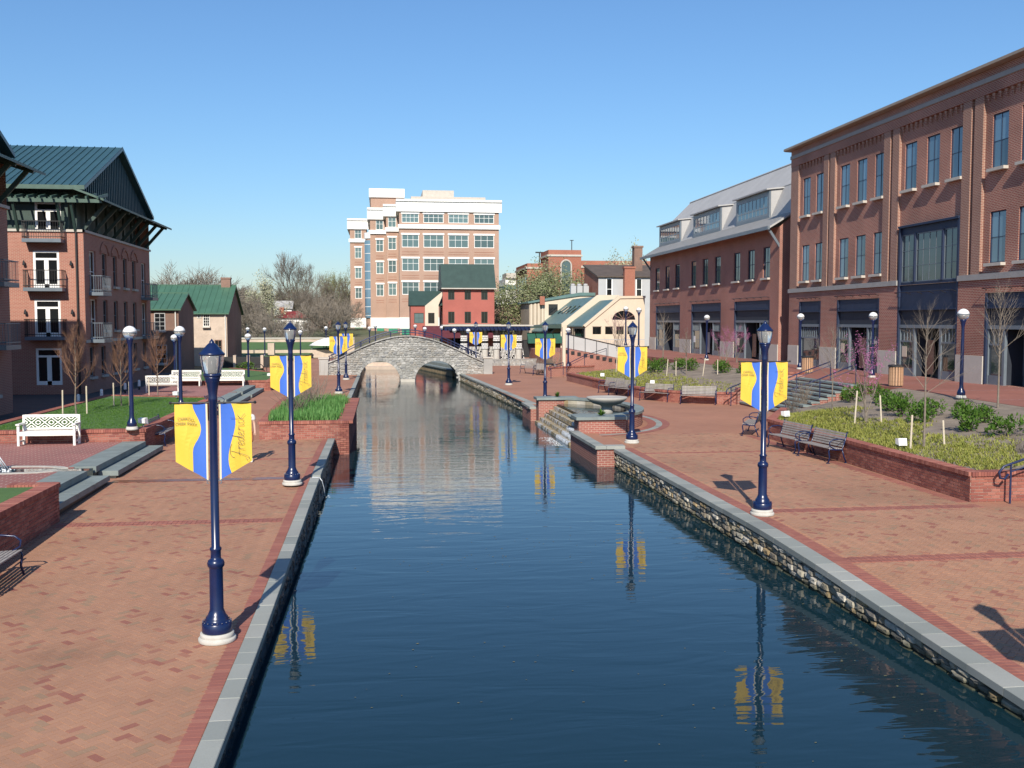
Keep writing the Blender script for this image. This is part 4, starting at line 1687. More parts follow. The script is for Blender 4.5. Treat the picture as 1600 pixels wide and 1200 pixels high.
# ---------------------------------------------------------------- grey sided house with red chimneys
gh = thing('grey_house', 'pale grey sided house with white windows, tall red chimney and brick gable side', 'house', (0, 125, 0))
q = MB()
q.holes(7.2, 10.0, [(28.4, 29.25, 6.9, 9.7), (32.3, 33.1, 6.9, 9.7)], .12, 0, 27.4, 0)
q.build('wall', M_greysiding, gh)
for a in (28.4, 32.3):
    window(gh, a, 6.9, .85, 2.8, .02, 1, 2, M_trimwhite, M_glassdark, M_trimwhite, .13, panes=False)
q = MB()
q.quad((27.4, 0, 0), (27.4, 0, 10), (27.4, 9, 11.6), (27.4, 9, 0))
q.build('brick_side', M_brick_tower, gh)
q = MB()
q.prism([(-.3, 9.95), (9, 11.9), (9, 11.7), (-.3, 9.8)], 'x', 27.2, 38)
q.build('roof', plain('brown_roof', (.10, .075, .06), .9, .2, 1), gh)
q = MB()
q.box(30.6, 31.95, -.9, -.05, 0, 10.9)
q.box(30.5, 32.05, -1.0, .05, 10.9, 11.15)
q.build('chimney', M_brick_tower, gh)
q = MB()
q.box(33.1, 34.2, 4, 5.2, 10, 13.9)
q.box(33.0, 34.3, 3.9, 5.3, 13.9, 14.15)
q.build('chimney', M_oldbrick, gh)
q = MB()
q.box(34.65, 46, .5, 8, 0, 10.2)
q.build('white_wing', M_trimwhite, gh)
window(gh, 34.9, 6.8, .8, 2.6, .42, 1, 2, M_trimwhite, M_glassdark, None, .12, panes=False)
window(gh, 36.0, 6.8, .8, 2.6, .42, 1, 2, M_trimwhite, M_glassdark, None, .12, panes=False)

# ---------------------------------------------------------------- cream restaurant with sloping teal roofs
rs = thing('restaurant', 'cream stucco restaurant with long sloping teal roofs and half round window', 'building', (0, 103, 0))
hl = [(21.95, 22.95, 2.78, 3.66), (23.3, 24.2, 2.78, 3.66), (24.5, 25.4, 2.78, 3.66), (25.7, 26.6, 2.78, 3.66)]
q = MB()
q.holes(6.4, 2.5, hl, .14, 0, 21.2, 1.4)
ac = (25.35, 4.35)
outer = [(21.2, 3.9), (ac[0] - 1.25, 3.9)]
# wall above: split round the half-round window
q.add([(21.2, 0, 3.9), (24.1, 0, 3.9), (24.1, 0, 6.18), (21.2, 0, 3.92)], [(0, 1, 2, 3)])
rad = 1.25
pts = [(ac[0] - rad * math.cos(R(a)), ac[1] + rad * .78 * math.sin(R(a))) for a in range(0, 181, 12)]
tops = []
for (x_, z_) in pts:
    tops.append(min(6.75, 6.18 + (x_ - 24.1) * .8) if x_ < 24.8 else 6.75)
for i in range(len(pts) - 1):
    q.quad((pts[i][0], 0, pts[i][1]), (pts[i + 1][0], 0, pts[i + 1][1]), (pts[i + 1][0], 0, tops[i + 1]), (pts[i][0], 0, tops[i]))
q.quad((24.1, 0, 3.9), (26.6, 0, 3.9), (26.6, 0, 4.35), (24.1, 0, 4.35))
q.quad((26.6, 0, 3.9), (27.6, 0, 3.9), (27.6, 0, 6.75), (26.6, 0, 6.75))
q.quad((21.2, 0, 1.4), (21.2, 0, 3.9), (21.2, 7, 3.9), (21.2, 7, 1.4))
q.build('wall', M_cream, rs)
for a, b, c, d in hl:
    window(rs, a, c, b - a, d - c, .06, 1, 1, M_cream, M_glassdark, None, .05, panes=False)
q = MB()
q.prism([(ac[0] - 1.25, 4.36)] + [(p[0], p[1]) for p in pts[1:-1]] + [(ac[0] + 1.25, 4.36)], 'y', .12, .2)
hw = q.build('half_round_window', M_glassdark, rs)
q = MB()
for a in (30, 60, 90, 120, 150):
    q.bar((ac[0], .1, 4.36), (ac[0] - 1.2 * math.cos(R(a)), .1, 4.36 + .95 * math.sin(R(a))), .03, .05)
q.build('glazing_bar', M_oldbrick, hw)
q = MB()
q.prism([(20.9, 3.72), (24.75, 6.55), (27.6, 6.6), (27.6, 6.45), (24.75, 6.4), (20.9, 3.57)], 'y', .25, 9)
q.build('roof', M_tealroof, rs)
q = MB()
q.prism([(20.95, 3.75), (21.2, 3.6), (24.9, 6.6), (27.65, 6.65), (27.65, 6.9), (24.7, 6.85)], 'y', -.12, .25)
q.build('parapet', M_cream, rs)
q = MB()
for i in range(6):
    q.box(21.02, 21.19, .5 + i * 1.05, 1.2 + i * 1.05, 1.9, 3.4)
q.build('side_window', M_glassdark, rs)
# second, wider bay further back
q = MB()
q.prism([(20.2, 1.0), (20.95, 1.0), (21.1, 3.3), (24.9, 6.6), (27, 6.7), (27, 7.2), (24.45, 7.2), (20.2, 3.85)], 'y', 9, 9.4)
q.build('parapet', M_cream, rs)
q = MB()
q.prism([(19.1, 3.0), (24.45, 7.05), (27, 7.05), (27, 6.9), (24.45, 6.9), (19.1, 2.85)], 'y', 9.4, 24)
r2_ = q.build('roof', M_tealroof, rs)
q = MB()
for i in range(4):
    x_ = 22.3 + .0 * i
    yy = 11.5 + 2.8 * i
    z_ = 3.1 + (x_ - 19.1) * .757
    q.add([(x_ - .45, yy, z_ - .341), (x_ + .75, yy, z_ + .568), (x_ + .75, yy + 1.0, z_ + .568), (x_ - .45, yy + 1.0, z_ - .341)], [(0, 1, 2, 3)])
q.build('skylight', M_glass, r2_)
q = MB()
q.box(21.0, 27, 9.4, 24, 0, 3.6)
q.build('rear_wall', M_cream, rs)
# third bay: upper room with window, teal roof, beige side wall
q = MB()
q.holes(8, 6.1, [(21.3, 22.5, 4.95, 6.4)], .15, 24.0, 20.75, .9)
q.add([(20.75, 24, 7.0), (28.5, 24, 7.0), (28.5, 24, 7.8), (25.4, 24, 7.7)], [(0, 1, 2, 3)])
q.build('upper_wall', M_cream, rs)
window(rs, 21.3, 4.95, 1.2, 1.45, 24.05, 2, 1, M_dark, M_glassdark, None, .06, panes=False)
q = MB()
q.box(18.8, 20.74, 24.1, 32, 0, 6.6)
q.build('side_wall', M_beige, rs)
q = MB()
for i in range(4):
    q.box(18.95 + i * .5, 19.15 + i * .5, 24.02, 24.09, 3.6, 6.5)
q.build('pilaster', M_cream, rs)
q = MB()
q.prism([(18.6, 6.5), (18.6, 6.68), (25.4, 7.9), (28.5, 7.9), (28.5, 7.5), (25.4, 7.5)], 'y', 23.8, 34)
q.build('roof', M_tealroof, rs)
q = MB()
q.box(20.1, 20.7, 23.4, 23.95, 6.3, 7.4)
q.build('chimney', M_brick_tower, rs)
q = MB()
for i in range(3):
    q.box(24.6 + i * .85, 25.3 + i * .85, 26, 26.8, 7.8, 8.85)
    q.lathe([(.25, 8.85), (.3, 8.9), (.3, 9.1), (.1, 9.15)], 10, (24.95 + i * .85, 26.4, 0))
q.build('roof_vent', M_greysiding, rs)
q = MB()
q.prism([(15.6, 3.6), (15.6, 3.45), (20.2, 3.4), (20.2, 3.9)], 'y', 8.5, 15)
q.build('lean_to_roof', M_darkgreen, rs)
for i in range(4):
    q = MB()
    q.prism([(0, 2.9), (-.9, 2.2), (-.9, 1.7), (0, 1.8)], 'x', 16.4 + i * 1.0, 17.3 + i * 1.0)
    aw = q.build('awning', plain('awning_green_%s' % 'abcd'[i], (.02, .10, .07), .8, .1, 2), rs)
    aw.location.y = 9.5
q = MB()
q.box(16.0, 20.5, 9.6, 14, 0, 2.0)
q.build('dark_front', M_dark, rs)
# ================================================================ lamps
def stroke_mesh(strokes, s, rad):
    """hand lettering: smooth strokes, u along the writing, v up; laid so that u climbs (+z) and v points to -x"""
    mb = MB()
    for st in strokes:
        pts = []
        n = len(st)
        for i in range(n - 1):
            p0, p1, p2, p3 = st[max(i - 1, 0)], st[i], st[i + 1], st[min(i + 2, n - 1)]
            for k in range(4):
                t = k / 4
                q = [.5 * (2 * p1[c] + (p2[c] - p0[c]) * t + (2 * p0[c] - 5 * p1[c] + 4 * p2[c] - p3[c]) * t * t + (3 * p1[c] - p0[c] - 3 * p2[c] + p3[c]) * t ** 3) for c in (0, 1)]
                pts.append(q)
        pts.append(st[-1])
        mb.tube([(-v * s, 0, u * s) for u, v in pts], rad, 4)
    return mb


SCRIPT = [[(1.0, 2.1), (.75, 1.2), (.4, .1), (.05, -.7), (-.35, -.75), (-.4, -.4), (-.1, -.2)],
          [(-.1, 1.5), (.1, 1.95), (.7, 2.2), (1.5, 2.2), (2.1, 1.95)], [(.35, .75), (.8, .85), (1.15, .75)],
          [(1.25, .0), (1.45, .95), (1.55, .7), (1.75, .92), (1.95, .85)],
          [(2.0, .4), (2.4, .55), (2.42, .92), (2.12, .85), (2.05, .35), (2.25, .02), (2.65, .2)],
          [(3.15, .85), (2.8, .85), (2.68, .35), (2.9, .02), (3.15, .4), (3.5, 1.95), (3.25, .5), (3.3, .05), (3.55, .15)],
          [(3.6, .4), (4.0, .55), (4.02, .92), (3.72, .85), (3.65, .35), (3.85, .02), (4.2, .2)],
          [(4.3, .0), (4.5, .95), (4.6, .7), (4.8, .92), (5.0, .85)],
          [(5.15, .9), (5.1, .2), (5.25, .02), (5.4, .2)], [(5.28, 1.25), (5.32, 1.33)],
          [(5.95, .8), (5.7, .92), (5.5, .5), (5.65, .05), (6.0, .15)],
          [(6.3, 2.1), (6.25, 1.0), (6.15, .0)], [(6.85, 1.05), (6.25, .5), (6.6, .2), (7.0, -.2)]]


def banner_part(side, parent):
    """one cloth: side -1 left (park name), +1 right (town name); hangs from the arm, faces -y"""
    h_in, h_out, w, g_ = 1.06, .80, .44, .075
    ztop = 3.32
    N = 14

    def X(t):
        return side * (g_ + t * w)

    def yb(t, u):                                  # soft billow
        return .012 * math.sin(5 * u + 3 * t) + .01 * math.sin(9 * t + side)

    def bottom(t):
        return h_in + (h_out - h_in) * t

    def wave(u):                                   # where blue meets yellow, as fraction of width
        if side > 0:
            return .395 + .115 * math.sin(2 * math.pi * (u - .015) / 1.02)
        return .335 + .125 * math.cos(2 * math.pi * min(u, .7) / .7)

    out = []
    for nm, m_, f0, f1 in (('cloth_edge', M_bcream, lambda u: 0.0, lambda u: .055), ('blue_wave', M_bblue, lambda u: .055, wave), ('yellow_field', M_yellow, wave, lambda u: 1.0)):
        mb = MB()
        rows = []
        for i in range(N + 1):
            u = i / N
            row = []
            for k in range(5):
                t = f0(u) + (f1(u) - f0(u)) * k / 4
                z = ztop - u * bottom(t)
                row.append((X(t), yb(t, u), z))
            rows.append(row)
        vs_ = [p for r_ in rows for p in r_]
        fs_ = [(i * 5 + k, i * 5 + k + 1, (i + 1) * 5 + k + 1, (i + 1) * 5 + k) for i in range(N) for k in range(4)]
        n0 = len(vs_)
        vs2 = [(p[0], p[1] + .004, p[2]) for p in vs_]
        mb.add(vs_ + vs2, fs_ + [tuple(reversed([i + n0 for i in f_])) for f_ in fs_])
        out.append((nm, mb, m_))
    root = out[2][1].build('banner', M_yellow, parent)
    for nm, mb, m_ in out[:2]:
        mb.build(nm, m_, root)
    if side > 0:
        tx = stroke_mesh(SCRIPT, .086, .0023).build('lettering', M_ink, root)
        tx.location = (.415, -.030, 2.58)
    else:
        for i, (txt, zz) in enumerate((('CARROLL', 3.10), ('CREEK PARK', 3.035))):
            cu = bpy.data.curves.new('lettering', 'FONT')
            cu.body = txt
            cu.size = .059
            cu.extrude = .001
            cu.align_x = 'CENTER'
            cu.materials.append(M_inkgrey)
            tmp = bpy.data.objects.new('lettering', cu)
            col.objects.link(tmp)
            tme = bpy.data.meshes.new_from_object(tmp.evaluated_get(bpy.context.evaluated_depsgraph_get()))
            bpy.data.objects.remove(tmp)
            o = bpy.data.objects.new('lettering', tme)
            col.objects.link(o)
            o.parent = root
            o.location = (-.365, -.030, zz)
            o.rotation_euler = (R(90), 0, 0)
            o.scale = (.86, 1, 1)
    return root


def make_banner_lamp():
    t = thing('street_lamp', 'x', 'street lamp', (0, 0, 0), 0, 'banner lamps along both canal edges')
    q = MB()
    q.lathe([(.25, 0), (.256, .01), (.256, .05), (.245, .06), (.225, .065), (.23, .075), (.23, .12), (.21, .13)], 28)
    q.build('plinth', M_plinth, t, True)
    q = MB()
    q.lathe([(.20, .13), (.205, .14), (.205, .26), (.19, .275), (.165, .285), (.155, .32), (.15, .34), (.125, .37), (.105, .42), (.095, .45), (.092, 1.02),
             (.098, 1.04), (.115, 1.06), (.118, 1.10), (.105, 1.14), (.075, 1.16), (.07, 1.18), (.07, 1.27), (.08, 1.285), (.08, 1.31), (.058, 1.33), (.055, 3.35),
             (.062, 3.36), (.062, 3.40), (.058, 3.42), (.066, 3.50), (.082, 3.60), (.105, 3.67), (.108, 3.69)], 24)
    pole = q.build('pole', M_blue, t, True)
    studs = MB()
    for k in range(18):
        a = 2 * math.pi * k / 18
        studs.sphere((.19 * math.cos(a), .19 * math.sin(a), .285), .012, 6, 4)
        studs.sphere((.093 * math.cos(a), .093 * math.sin(a), 3.63), .007, 5, 3)
    studs.build('stud', M_blue, pole, kind='stuff')
    q = MB()
    q.lathe([(.108, 3.69), (.122, 3.70), (.122, 3.725), (.112, 3.735)], 24)
    q.build('collar', M_blue, t, True)
    q = MB()
    q.lathe([(.108 + .05 * math.sin(k / 11 * 1.57) + (.004 if k % 2 else 0), 3.73 + .26 * k / 11) for k in range(12)], 32)
    gl_ = q.build('lantern_glass', M_lantern, t, True)
    q = MB()
    q.lathe([(.03, 3.72), (.045, 3.76), (.045, 3.93), (.02, 3.97)], 12)
    q.build('lamp_bulb', M_globe, gl_, True)
    q = MB()
    for k in range(4):
        a = R(45 + 90 * k)
        q.tube([(r_ * math.cos(a), r_ * math.sin(a), z) for r_, z in ((.114, 3.73), (.138, 3.80), (.156, 3.88), (.165, 3.96), (.166, 3.99))], .007, 5)
    q.build('lantern_rib', M_blue, t)
    q = MB()
    q.lathe([(.158, 3.985), (.172, 3.99), (.174, 4.008), (.166, 4.018), (.150, 4.032), (.124, 4.062), (.098, 4.092), (.072, 4.125), (.045, 4.15), (.032, 4.16), (.036, 4.172), (.026, 4.184), (.012, 4.2), (.003, 4.215)], 28)
    q.build('lantern_cap', M_blue, t, True)
    q = MB()
    q.tube([(-.56, 0, 3.335), (.56, 0, 3.335)], .012, 6)
    q.sphere((-.565, 0, 3.335), .022, 8, 6)
    q.sphere((.565, 0, 3.335), .022, 8, 6)
    q.build('banner_arm', M_dark, t)
    q = MB()
    for s_ in (-1, 1):
        q.tube([(s_ * .05, 0, 2.25), (s_ * .10, 0, 2.25), (s_ * .095, 0, 2.215), (s_ * .075, 0, 2.215)], .008, 5)
    q.build('tie_ring', M_greymetal, t)
    banner_part(-1, t)
    banner_part(1, t)
    return t


bl = make_banner_lamp()
bl.location = (-2.32, 14.08, zl(14.08))
bl['label'] = 'big blue lamp post with banners standing nearest on the left promenade'
lamps = [((-2.33, 25.97, 0), 'blue banner lamp beside the tulip planter on the left promenade'),
         ((-2.53, 58.6, 0), 'blue banner lamp left of the bridge, the nearer of the two there'),
         ((-2.6, 72.5, 0), 'blue banner lamp left of the bridge, the farther of the two there'),
         ((8.17, 20.56, 0), 'blue banner lamp in front of the right stairs, casting a shadow on brick'),
         ((8.53, 33.4, 0), 'blue banner lamp at the near corner of the round fountain'),
         ((8.25, 50.2, 0), 'blue banner lamp just behind the far end of the round fountain'),
         ((8.25, 65.0, 0), 'blue banner lamp midway between the round fountain and the bridge'),
         ((7.6, 81.2, 0), 'blue banner lamp beside the right end of the stone bridge'),
         ((8.02, 8.7, zr(8.7)), 'blue banner lamp outside the picture whose shadow falls at lower right')]
for p, lb in lamps:
    place(bl, p, rng.uniform(-.05, .05), lb)


def make_globe_lamp():
    t = thing('street_lamp', 'x', 'street lamp', (0, 0, 0), 0, 'white globe lamps')
    q = MB()
    q.lathe([(.19, 0), (.19, .05), (.175, .06), (.175, .1), (.16, .11)], 20)
    q.build('plinth', M_plinth, t, True)
    q = MB()
    q.lathe([(.15, .1), (.15, .22), (.13, .27), (.085, .36), (.075, .42), (.072, .5), (.055, 2.6), (.06, 2.66), (.10, 2.84), (.115, 2.88), (.115, 2.92)], 18)
    q.build('pole', M_blue, t, True)
    q = MB()
    c = 3.10
    q.lathe([(.11, c - .185), (.165, c - .14), (.205, c - .07), (.218, c - .012)], 22)
    q.build('lower_globe', M_lantern, t, True)
    q = MB()
    q.lathe([(.218, c + .012), (.205, c + .07), (.165, c + .14), (.10, c + .19), (.02, c + .215)], 22)
    q.build('upper_globe', M_globe, t, True)
    q = MB()
    q.lathe([(.218, c - .012), (.228, c - .012), (.228, c + .012), (.218, c + .012)], 22)
    q.build('globe_band', M_greymetal, t, True)
    return t


gl0 = make_globe_lamp()
gl0.location = (-7.95, 32.95, .74)
gl0['label'] = 'blue globe lamp on the brick corner beside the nearest white bench'
globes = [((-7.94, 40.74, .70), 'blue globe lamp at the right edge of the near lawn'),
          ((-12.4, 62.0, .1), 'blue globe lamp in the shade before the small brick house'),
          ((-8.6, 66.0, .1), 'globe lamp showing above the nearest banner lamp, in front of plastered house'),
          ((21.3, 34.4, TZ), 'blue globe lamp on the terrace before the brown brick pier, most to the right'),
          ((24.6, 47.6, TZ), 'blue globe lamp on the terrace by the second shopfront, behind redbud twigs'),
          ((24.6, 56.4, TZ), 'blue globe lamp at the top of the stone stairs'),
          ((23.5, 70.3, TZ), 'blue globe lamp before the middle shopfront of the grey roofed building'),
          ((19.85, 80, 2.1), 'globe lamp before the half round restaurant window'),
          ((19.9, 76, 1.95), 'globe lamp between the half round window and the grey roofed building'),
          ((15.05, 80, .35), 'globe lamp at the foot of the restaurant ramp'),
          ((-15, 115, .2), 'far globe lamp beside the plastered house wall'),
          ((-12.8, 112, .2), 'far globe lamp on the lawn terrace left of the banner'),
          ((-7.6, 95, .05), 'far globe lamp beside the walk right of the second left banner'),
          ((-6.6, 120, .3), 'far globe lamp left of the two banner lamps by the bridge'),
          ((-1.4, 112, .3), 'far globe lamp behind the left rise of the bridge'),
          ((-.8, 118, .5), 'far globe lamp before the green awning of the office block'),
          ((3.8, 116, .5), 'far globe lamp above the crown of the bridge'),
          ((4.4, 104, .3), 'far globe lamp just right of the bridge crown'),
          ((6.4, 108, .4), 'far globe lamp before the maroon awning'),
          ((6.9, 96, .2), 'globe lamp behind the right slope of the bridge'),
          ((7.9, 92, .2), 'globe lamp half hidden by the banner at the right bridge end')]
for p, lb in globes:
    place(gl0, p, 0, lb)

# ================================================================ benches
def make_white_bench():
    t = thing('garden_bench', 'x', 'bench', (0, 0, 0), 0, 'white lattice garden benches')
    w, h = 1.72, .92
    for x in (0, w - .07):
        q = MB()
        q.box(x, x + .07, 0, .07, 0, .66)
        q.build('leg', M_white, t)
        q = MB()
        q.prism([(.48, 0), (.55, 0), (.60, h), (.53, h)], 'x', x, x + .07)
        q.build('leg', M_white, t)
        q = MB()
        q.box(x - .02, x + .09, -.04, .56, .64, .685)
        q.build('armrest', M_white, t)
        q = MB()
        q.box(x + .015, x + .055, .07, .5, .1, .15)
        q.build('stretcher', M_white, t)
    for i in range(5):
        q = MB()
        q.box(-.01 if i == 0 else .07, w + .01 if i == 0 else w - .07, .01 + i * .1, .095 + i * .1, .40, .435)
        q.build('seat_slat', M_white, t)
    q = MB()
    q.box(.07, w - .07, .015, .045, .31, .40)
    q.build('apron', M_white, t)

    def Y(z):
        return .50 + (z - .43) * .1
    q = MB()
    q.bar((.07, Y(.89), .885), (w - .07, Y(.89), .885), .05, .09)
    q.bar((.07, Y(.50), .49), (w - .07, Y(.50), .49), .05, .06)
    q.build('back_rail', M_white, t)
    # interlaced diagonal fret: small panels of slanting slats that change direction
    z0, z1 = .525, .84
    cols, rows = 8, 2
    cw, rh = (w - .14) / cols, (z1 - z0) / rows
    for c in range(cols):
        for r in range(rows):
            x0, zz = .07 + c * cw, z0 + r * rh
            sg = 1 if (c + r) % 2 == 0 else -1
            for k in (-1, 0, 1):
                a, b = (0.0, 0.0), (0.0, 0.0)
                o_ = k * cw * .55
                pts = []
                for s_ in range(21):                   # clip the slanting line to its panel
                    u = -.3 + 1.6 * s_ / 20
                    px, pz = cw * u + o_, rh * u
                    if -.005 <= px <= cw + .005 and -.005 <= pz <= rh + .005:
                        pts.append((px if sg > 0 else cw - px, pz))
                if len(pts) < 4: continue
                a, b = pts[0], pts[-1]
                q = MB()
                q.bar((x0 + a[0], Y(zz + a[1]), zz + a[1]), (x0 + b[0], Y(zz + b[1]), zz + b[1]), .026, .03)
                q.build('fret_slat', M_white, t)
    return t


wb = make_white_bench()
wb.location = (-11.2, 32.25, .35)
wb['label'] = 'white lattice back bench against the low brick wall of the near lawn'
place(wb, (-12.5, 61.0, .35), 0, 'white lattice bench behind a globe lamp pole, before the far lawn')
place(wb, (-9.95, 60.9, .35), 0, 'white lattice bench partly behind the nearest lamp lantern')
lf = place(wb, (-12.7, 55.6, .35), R(0), 'white lattice bench seen from behind, backing on the near lawn')
lf.rotation_euler = (0, 0, R(180))
lf.location = (-10.95, 56.2, .35)


def make_blue_bench():
    t = thing('park_bench', 'x', 'bench', (0, 0, 0), 0, 'blue framed slatted park benches')
    w = 1.75
    sl_ = MB()
    sl_.box(0, w, -.028, .028, -.012, .012)
    sm = sl_.mesh('slat', M_wood)
    for i in range(6):
        inst('seat_slat', sm, (0, .05 + i * .075, .43 + .004 * (5 - i)), (R(-3), 0, 0), parent=t)
    for i in range(6):
        inst('back_slat', sm, (0, .50 + i * .018, .50 + i * .073), (R(78), 0, 0), parent=t)
    for x in (.0, w):
        q = MB()
        q.tube([(x, .0, 0), (x, .05, .18), (x, .02, .36), (x, .04, .42), (x, .25, .40), (x, .46, .40), (x, .53, .60), (x, .62, .92)], .022, 7)
        q.tube([(x, .46, .40), (x, .52, .2), (x, .60, 0)], .022, 7)
        q.tube([(x, .55, .68), (x, .36, .72), (x, .14, .70), (x, .04, .62), (x, .05, .52), (x, .14, .46), (x, .22, .42)], .018, 7)
        q.box(x - .03, x + .03, -.05, .06, 0, .015)
        q.box(x - .03, x + .03, .55, .66, 0, .015)
        q.build('end_frame', M_blue, t, True)
    return t


bb = make_blue_bench()
# local -y is the way the bench faces
bb.location = (-7.35, 36.4, 0)
bb.rotation_euler = (0, 0, R(-90))
bb.location = (-7.25, 34.55, 0)
bb.rotation_euler = (0, 0, R(90))
bb['label'] = 'blue slatted bench against the brick wall, left of the nearest banner'
place(bb, (-6.2, 16.25, zl(17)), R(90), 'slatted bench cut off by the left picture border')
place(bb, (-7.2, 45.3, 0), R(90), 'blue bench half hidden behind the nearest lamp neck')
place(bb, (12.75, 31.7, 0), R(-84), 'slatted bench at the long planter wall, nearer the stairs of the pair')
place(bb, (12.85, 29.5, 0), R(-84), 'slatted bench at the long planter wall, farther from the stairs of the pair')
place(bb, (13.88, 36.5, 0), R(-118), 'blue bench at the planter corner behind the banner lamp, near the stairs')
place(bb, (12.6, 57.4, 0), R(-65), 'blue bench left of the fountain lamp, first of the two in the row')
place(bb, (12.75, 55.4, 0), R(-65), 'blue bench left of the fountain lamp, second of the two in the row')
place(bb, (13.55, 51.5, 0), R(-50), 'bench with pinkish slats against curved planter wall, right of fountain lamp')
place(bb, (15.0, 48.9, 0), R(-25), 'bench against curved planter wall, closest to the stone stairs')
place(bb, (11.6, 76.5, 0), R(-40), 'far blue bench beside the litter bin near the pergola')
place(bb, (11.0, 79.5, 0), R(-60), 'farthest blue bench, between litter bin and stone wall')

# ================================================================ litter bins
def make_bin():
    t = thing('litter_bin', 'x', 'litter bin', (0, 0, 0), 0, 'round wooden slat litter bins')
    q = MB()
    q.lathe([(.27, 0), (.27, .06)], 20)
    q.lathe([(.26, .06), (.26, .86)], 20)
    q.build('liner', M_dark, t)
    s_ = MB()
    s_.box(-.043, .043, -.012, .012, 0, .80)
    sm = s_.mesh('slat', M_cedar)
    for k in range(16):
        a = 2 * math.pi * k / 16
        inst('slat', sm, (.295 * math.cos(a), .295 * math.sin(a), .05), (0, 0, a + math.pi / 2), parent=t)
    q = MB()
    q.lathe([(.30, .86), (.34, .87), (.34, .92), (.30, .95), (.16, .96), (.15, .93)], 20)
    q.build('rim', M_dark, t)
    return t


bn = make_bin()
bn.location = (22.3, 41.0, TZ)
bn['label'] = 'wooden slat litter bin on the terrace behind the green shrubs'
place(bn, (23.2, 52.2, TZ), 0, 'wooden slat litter bin at the head of the stone stairs')
place(bn, (12.8, 75.8, 0), 0, 'wooden slat litter bin by the far ramp, seen through a banner lamp')

# ================================================================ brick planters and low walls
CAPM = MB()
CAPM.add([(v[0], v[1], v[2]) for v in MB().box(-.033, .033, -.17, .17, -.10, .0).v], MB().box(0, 1, 0, 1, 0, 1).f)
CAP_ME = CAPM.mesh('cap_brick', M_wallbrick)
BODY = MB().box(-.1, .1, -.012, .03, -.0315, .0315)
BODY_ME = BODY.mesh('brick', M_wallbrick)


def brick_line(parent, p0, p1, z0, z1, face=-1, cap=True, single=False, capdepth=1.0, bricks=True):
    """low brick wall from p0 to p1; bricks show on the side to the right of the walk (face -1: left)"""
    a, b = Vector((*p0, 0)), Vector((*p1, 0))
    d = b - a
    ln = d.length
    d /= ln
    nrm = Vector((d.y, -d.x, 0)) * (-face)         # the visible side
    ang = math.atan2(d.y, d.x)
    th = .32
    q = MB()
    c = [a, b, b - nrm * th, a - nrm * th]
    q.add([(*p.xy, z0 - .3) for p in c] + [(*p.xy, z1 - .10) for p in c], [(0, 1, 5, 4), (1, 2, 6, 5), (2, 3, 7, 6), (3, 0, 4, 7), (4, 5, 6, 7)])
    q.build('wall_core', M_mortar if bricks else M_wallbrick_far, parent)
    if bricks:
        fa = math.atan2(-nrm.x, nrm.y) + math.pi       # local -y of the brick points along nrm
        ca, sa = math.cos(fa), math.sin(fa)
        rows = int((z1 - .10 - z0) / .075) + 1
        mb = MB()
        for r_ in range(-2, rows + 1):
            zc = z1 - .10 - .042 - (rows - r_) * .075
            if zc + .03 > z1 - .10: continue
            x = -.105 * (r_ % 2)
            while x < ln:
                x0, x1 = max(0.0, x), min(ln, x + .2)
                if x1 - x0 > .04:
                    m = a + d * ((x0 + x1) / 2) + nrm * rng.uniform(-.002, .002)
                    sx = (x1 - x0) / .2
                    if single:
                        inst('brick', BODY_ME, (m.x, m.y, zc), (0, 0, fa), (sx, 1, 1), parent)
                    else:
                        mb.add([(m.x + v[0] * sx * ca - v[1] * sa, m.y + v[0] * sx * sa + v[1] * ca, zc + v[2]) for v in BODY.v], BODY.f)
                x += .21
        if mb.v:
            mb.build('brickwork', M_wallbrick, parent, kind='stuff')
    if cap:
        n = max(1, round(ln / .0735))
        mb = MB()
        for i in range(n):
            m = a + d * ((i + .5) * ln / n) - nrm * (.12)
            zt = z1 + rng.uniform(-.002, .002)
            if cap == 'parts':
                inst('cap_brick', CAP_ME, (m.x, m.y, zt), (0, 0, ang), (1, capdepth, 1), parent)
            else:
                ca, sa = math.cos(ang), math.sin(ang)
                mb.add([(m.x + v[0] * ca - v[1] * capdepth * sa, m.y + v[0] * sa + v[1] * capdepth * ca, zt + v[2]) for v in CAPM.v], CAPM.f)
        if mb.v:
            mb.build('cap_course', M_wallbrick, parent, kind='stuff')


def bed(name, rows, mat, nx=10, bump=.05, kind='structure'):
    """sloping bed: rows of (y, x0, z0, x1, z1)"""
    mb = MB()
    r_ = random.Random(3)
    vs_ = []
    for (y, x0, z0, x1, z1) in rows:
        for i in range(nx + 1):
            t = i / nx
            e = bump * (r_.random() - .5) * (1 if 0 < i < nx else 0)
            vs_.append((x0 + (x1 - x0) * t, y, z0 + (z1 - z0) * t + e))
    fs_ = [(j * (nx + 1) + i, j * (nx + 1) + i + 1, (j + 1) * (nx + 1) + i + 1, (j + 1) * (nx + 1) + i) for j in range(len(rows) - 1) for i in range(nx)]
    mb.add(vs_, fs_)
    o = mb.build(name, mat, None, True)
    o['kind'] = kind
    return o


# right, near planter
pa = thing('brick_planter', 'long low brick planter wall along the right promenade with two benches', 'planter', (0, 0, 0))
brick_line(pa, (13.55, 21.4), (13.75, 34.2), 0, .70, face=1, cap='parts')
brick_line(pa, (13.56, 21.4), (17.6, 21.4), 0, .70, face=-1, cap='parts', single=True)
brick_line(pa, (13.75, 34.2), (16.1, 38.6), 0, .70, face=1, cap=True)
brick_line(pa, (16.1, 38.6), (17.6, 42.2), 0, .32, face=1, cap=True)


def axw(y):
    if y < 34.2: return 13.8 + (y - 21.4) * .0156
    return 13.95 + (y - 34.2) * .46


def axt(y):
    return 20.4 + (y - 21) * .085


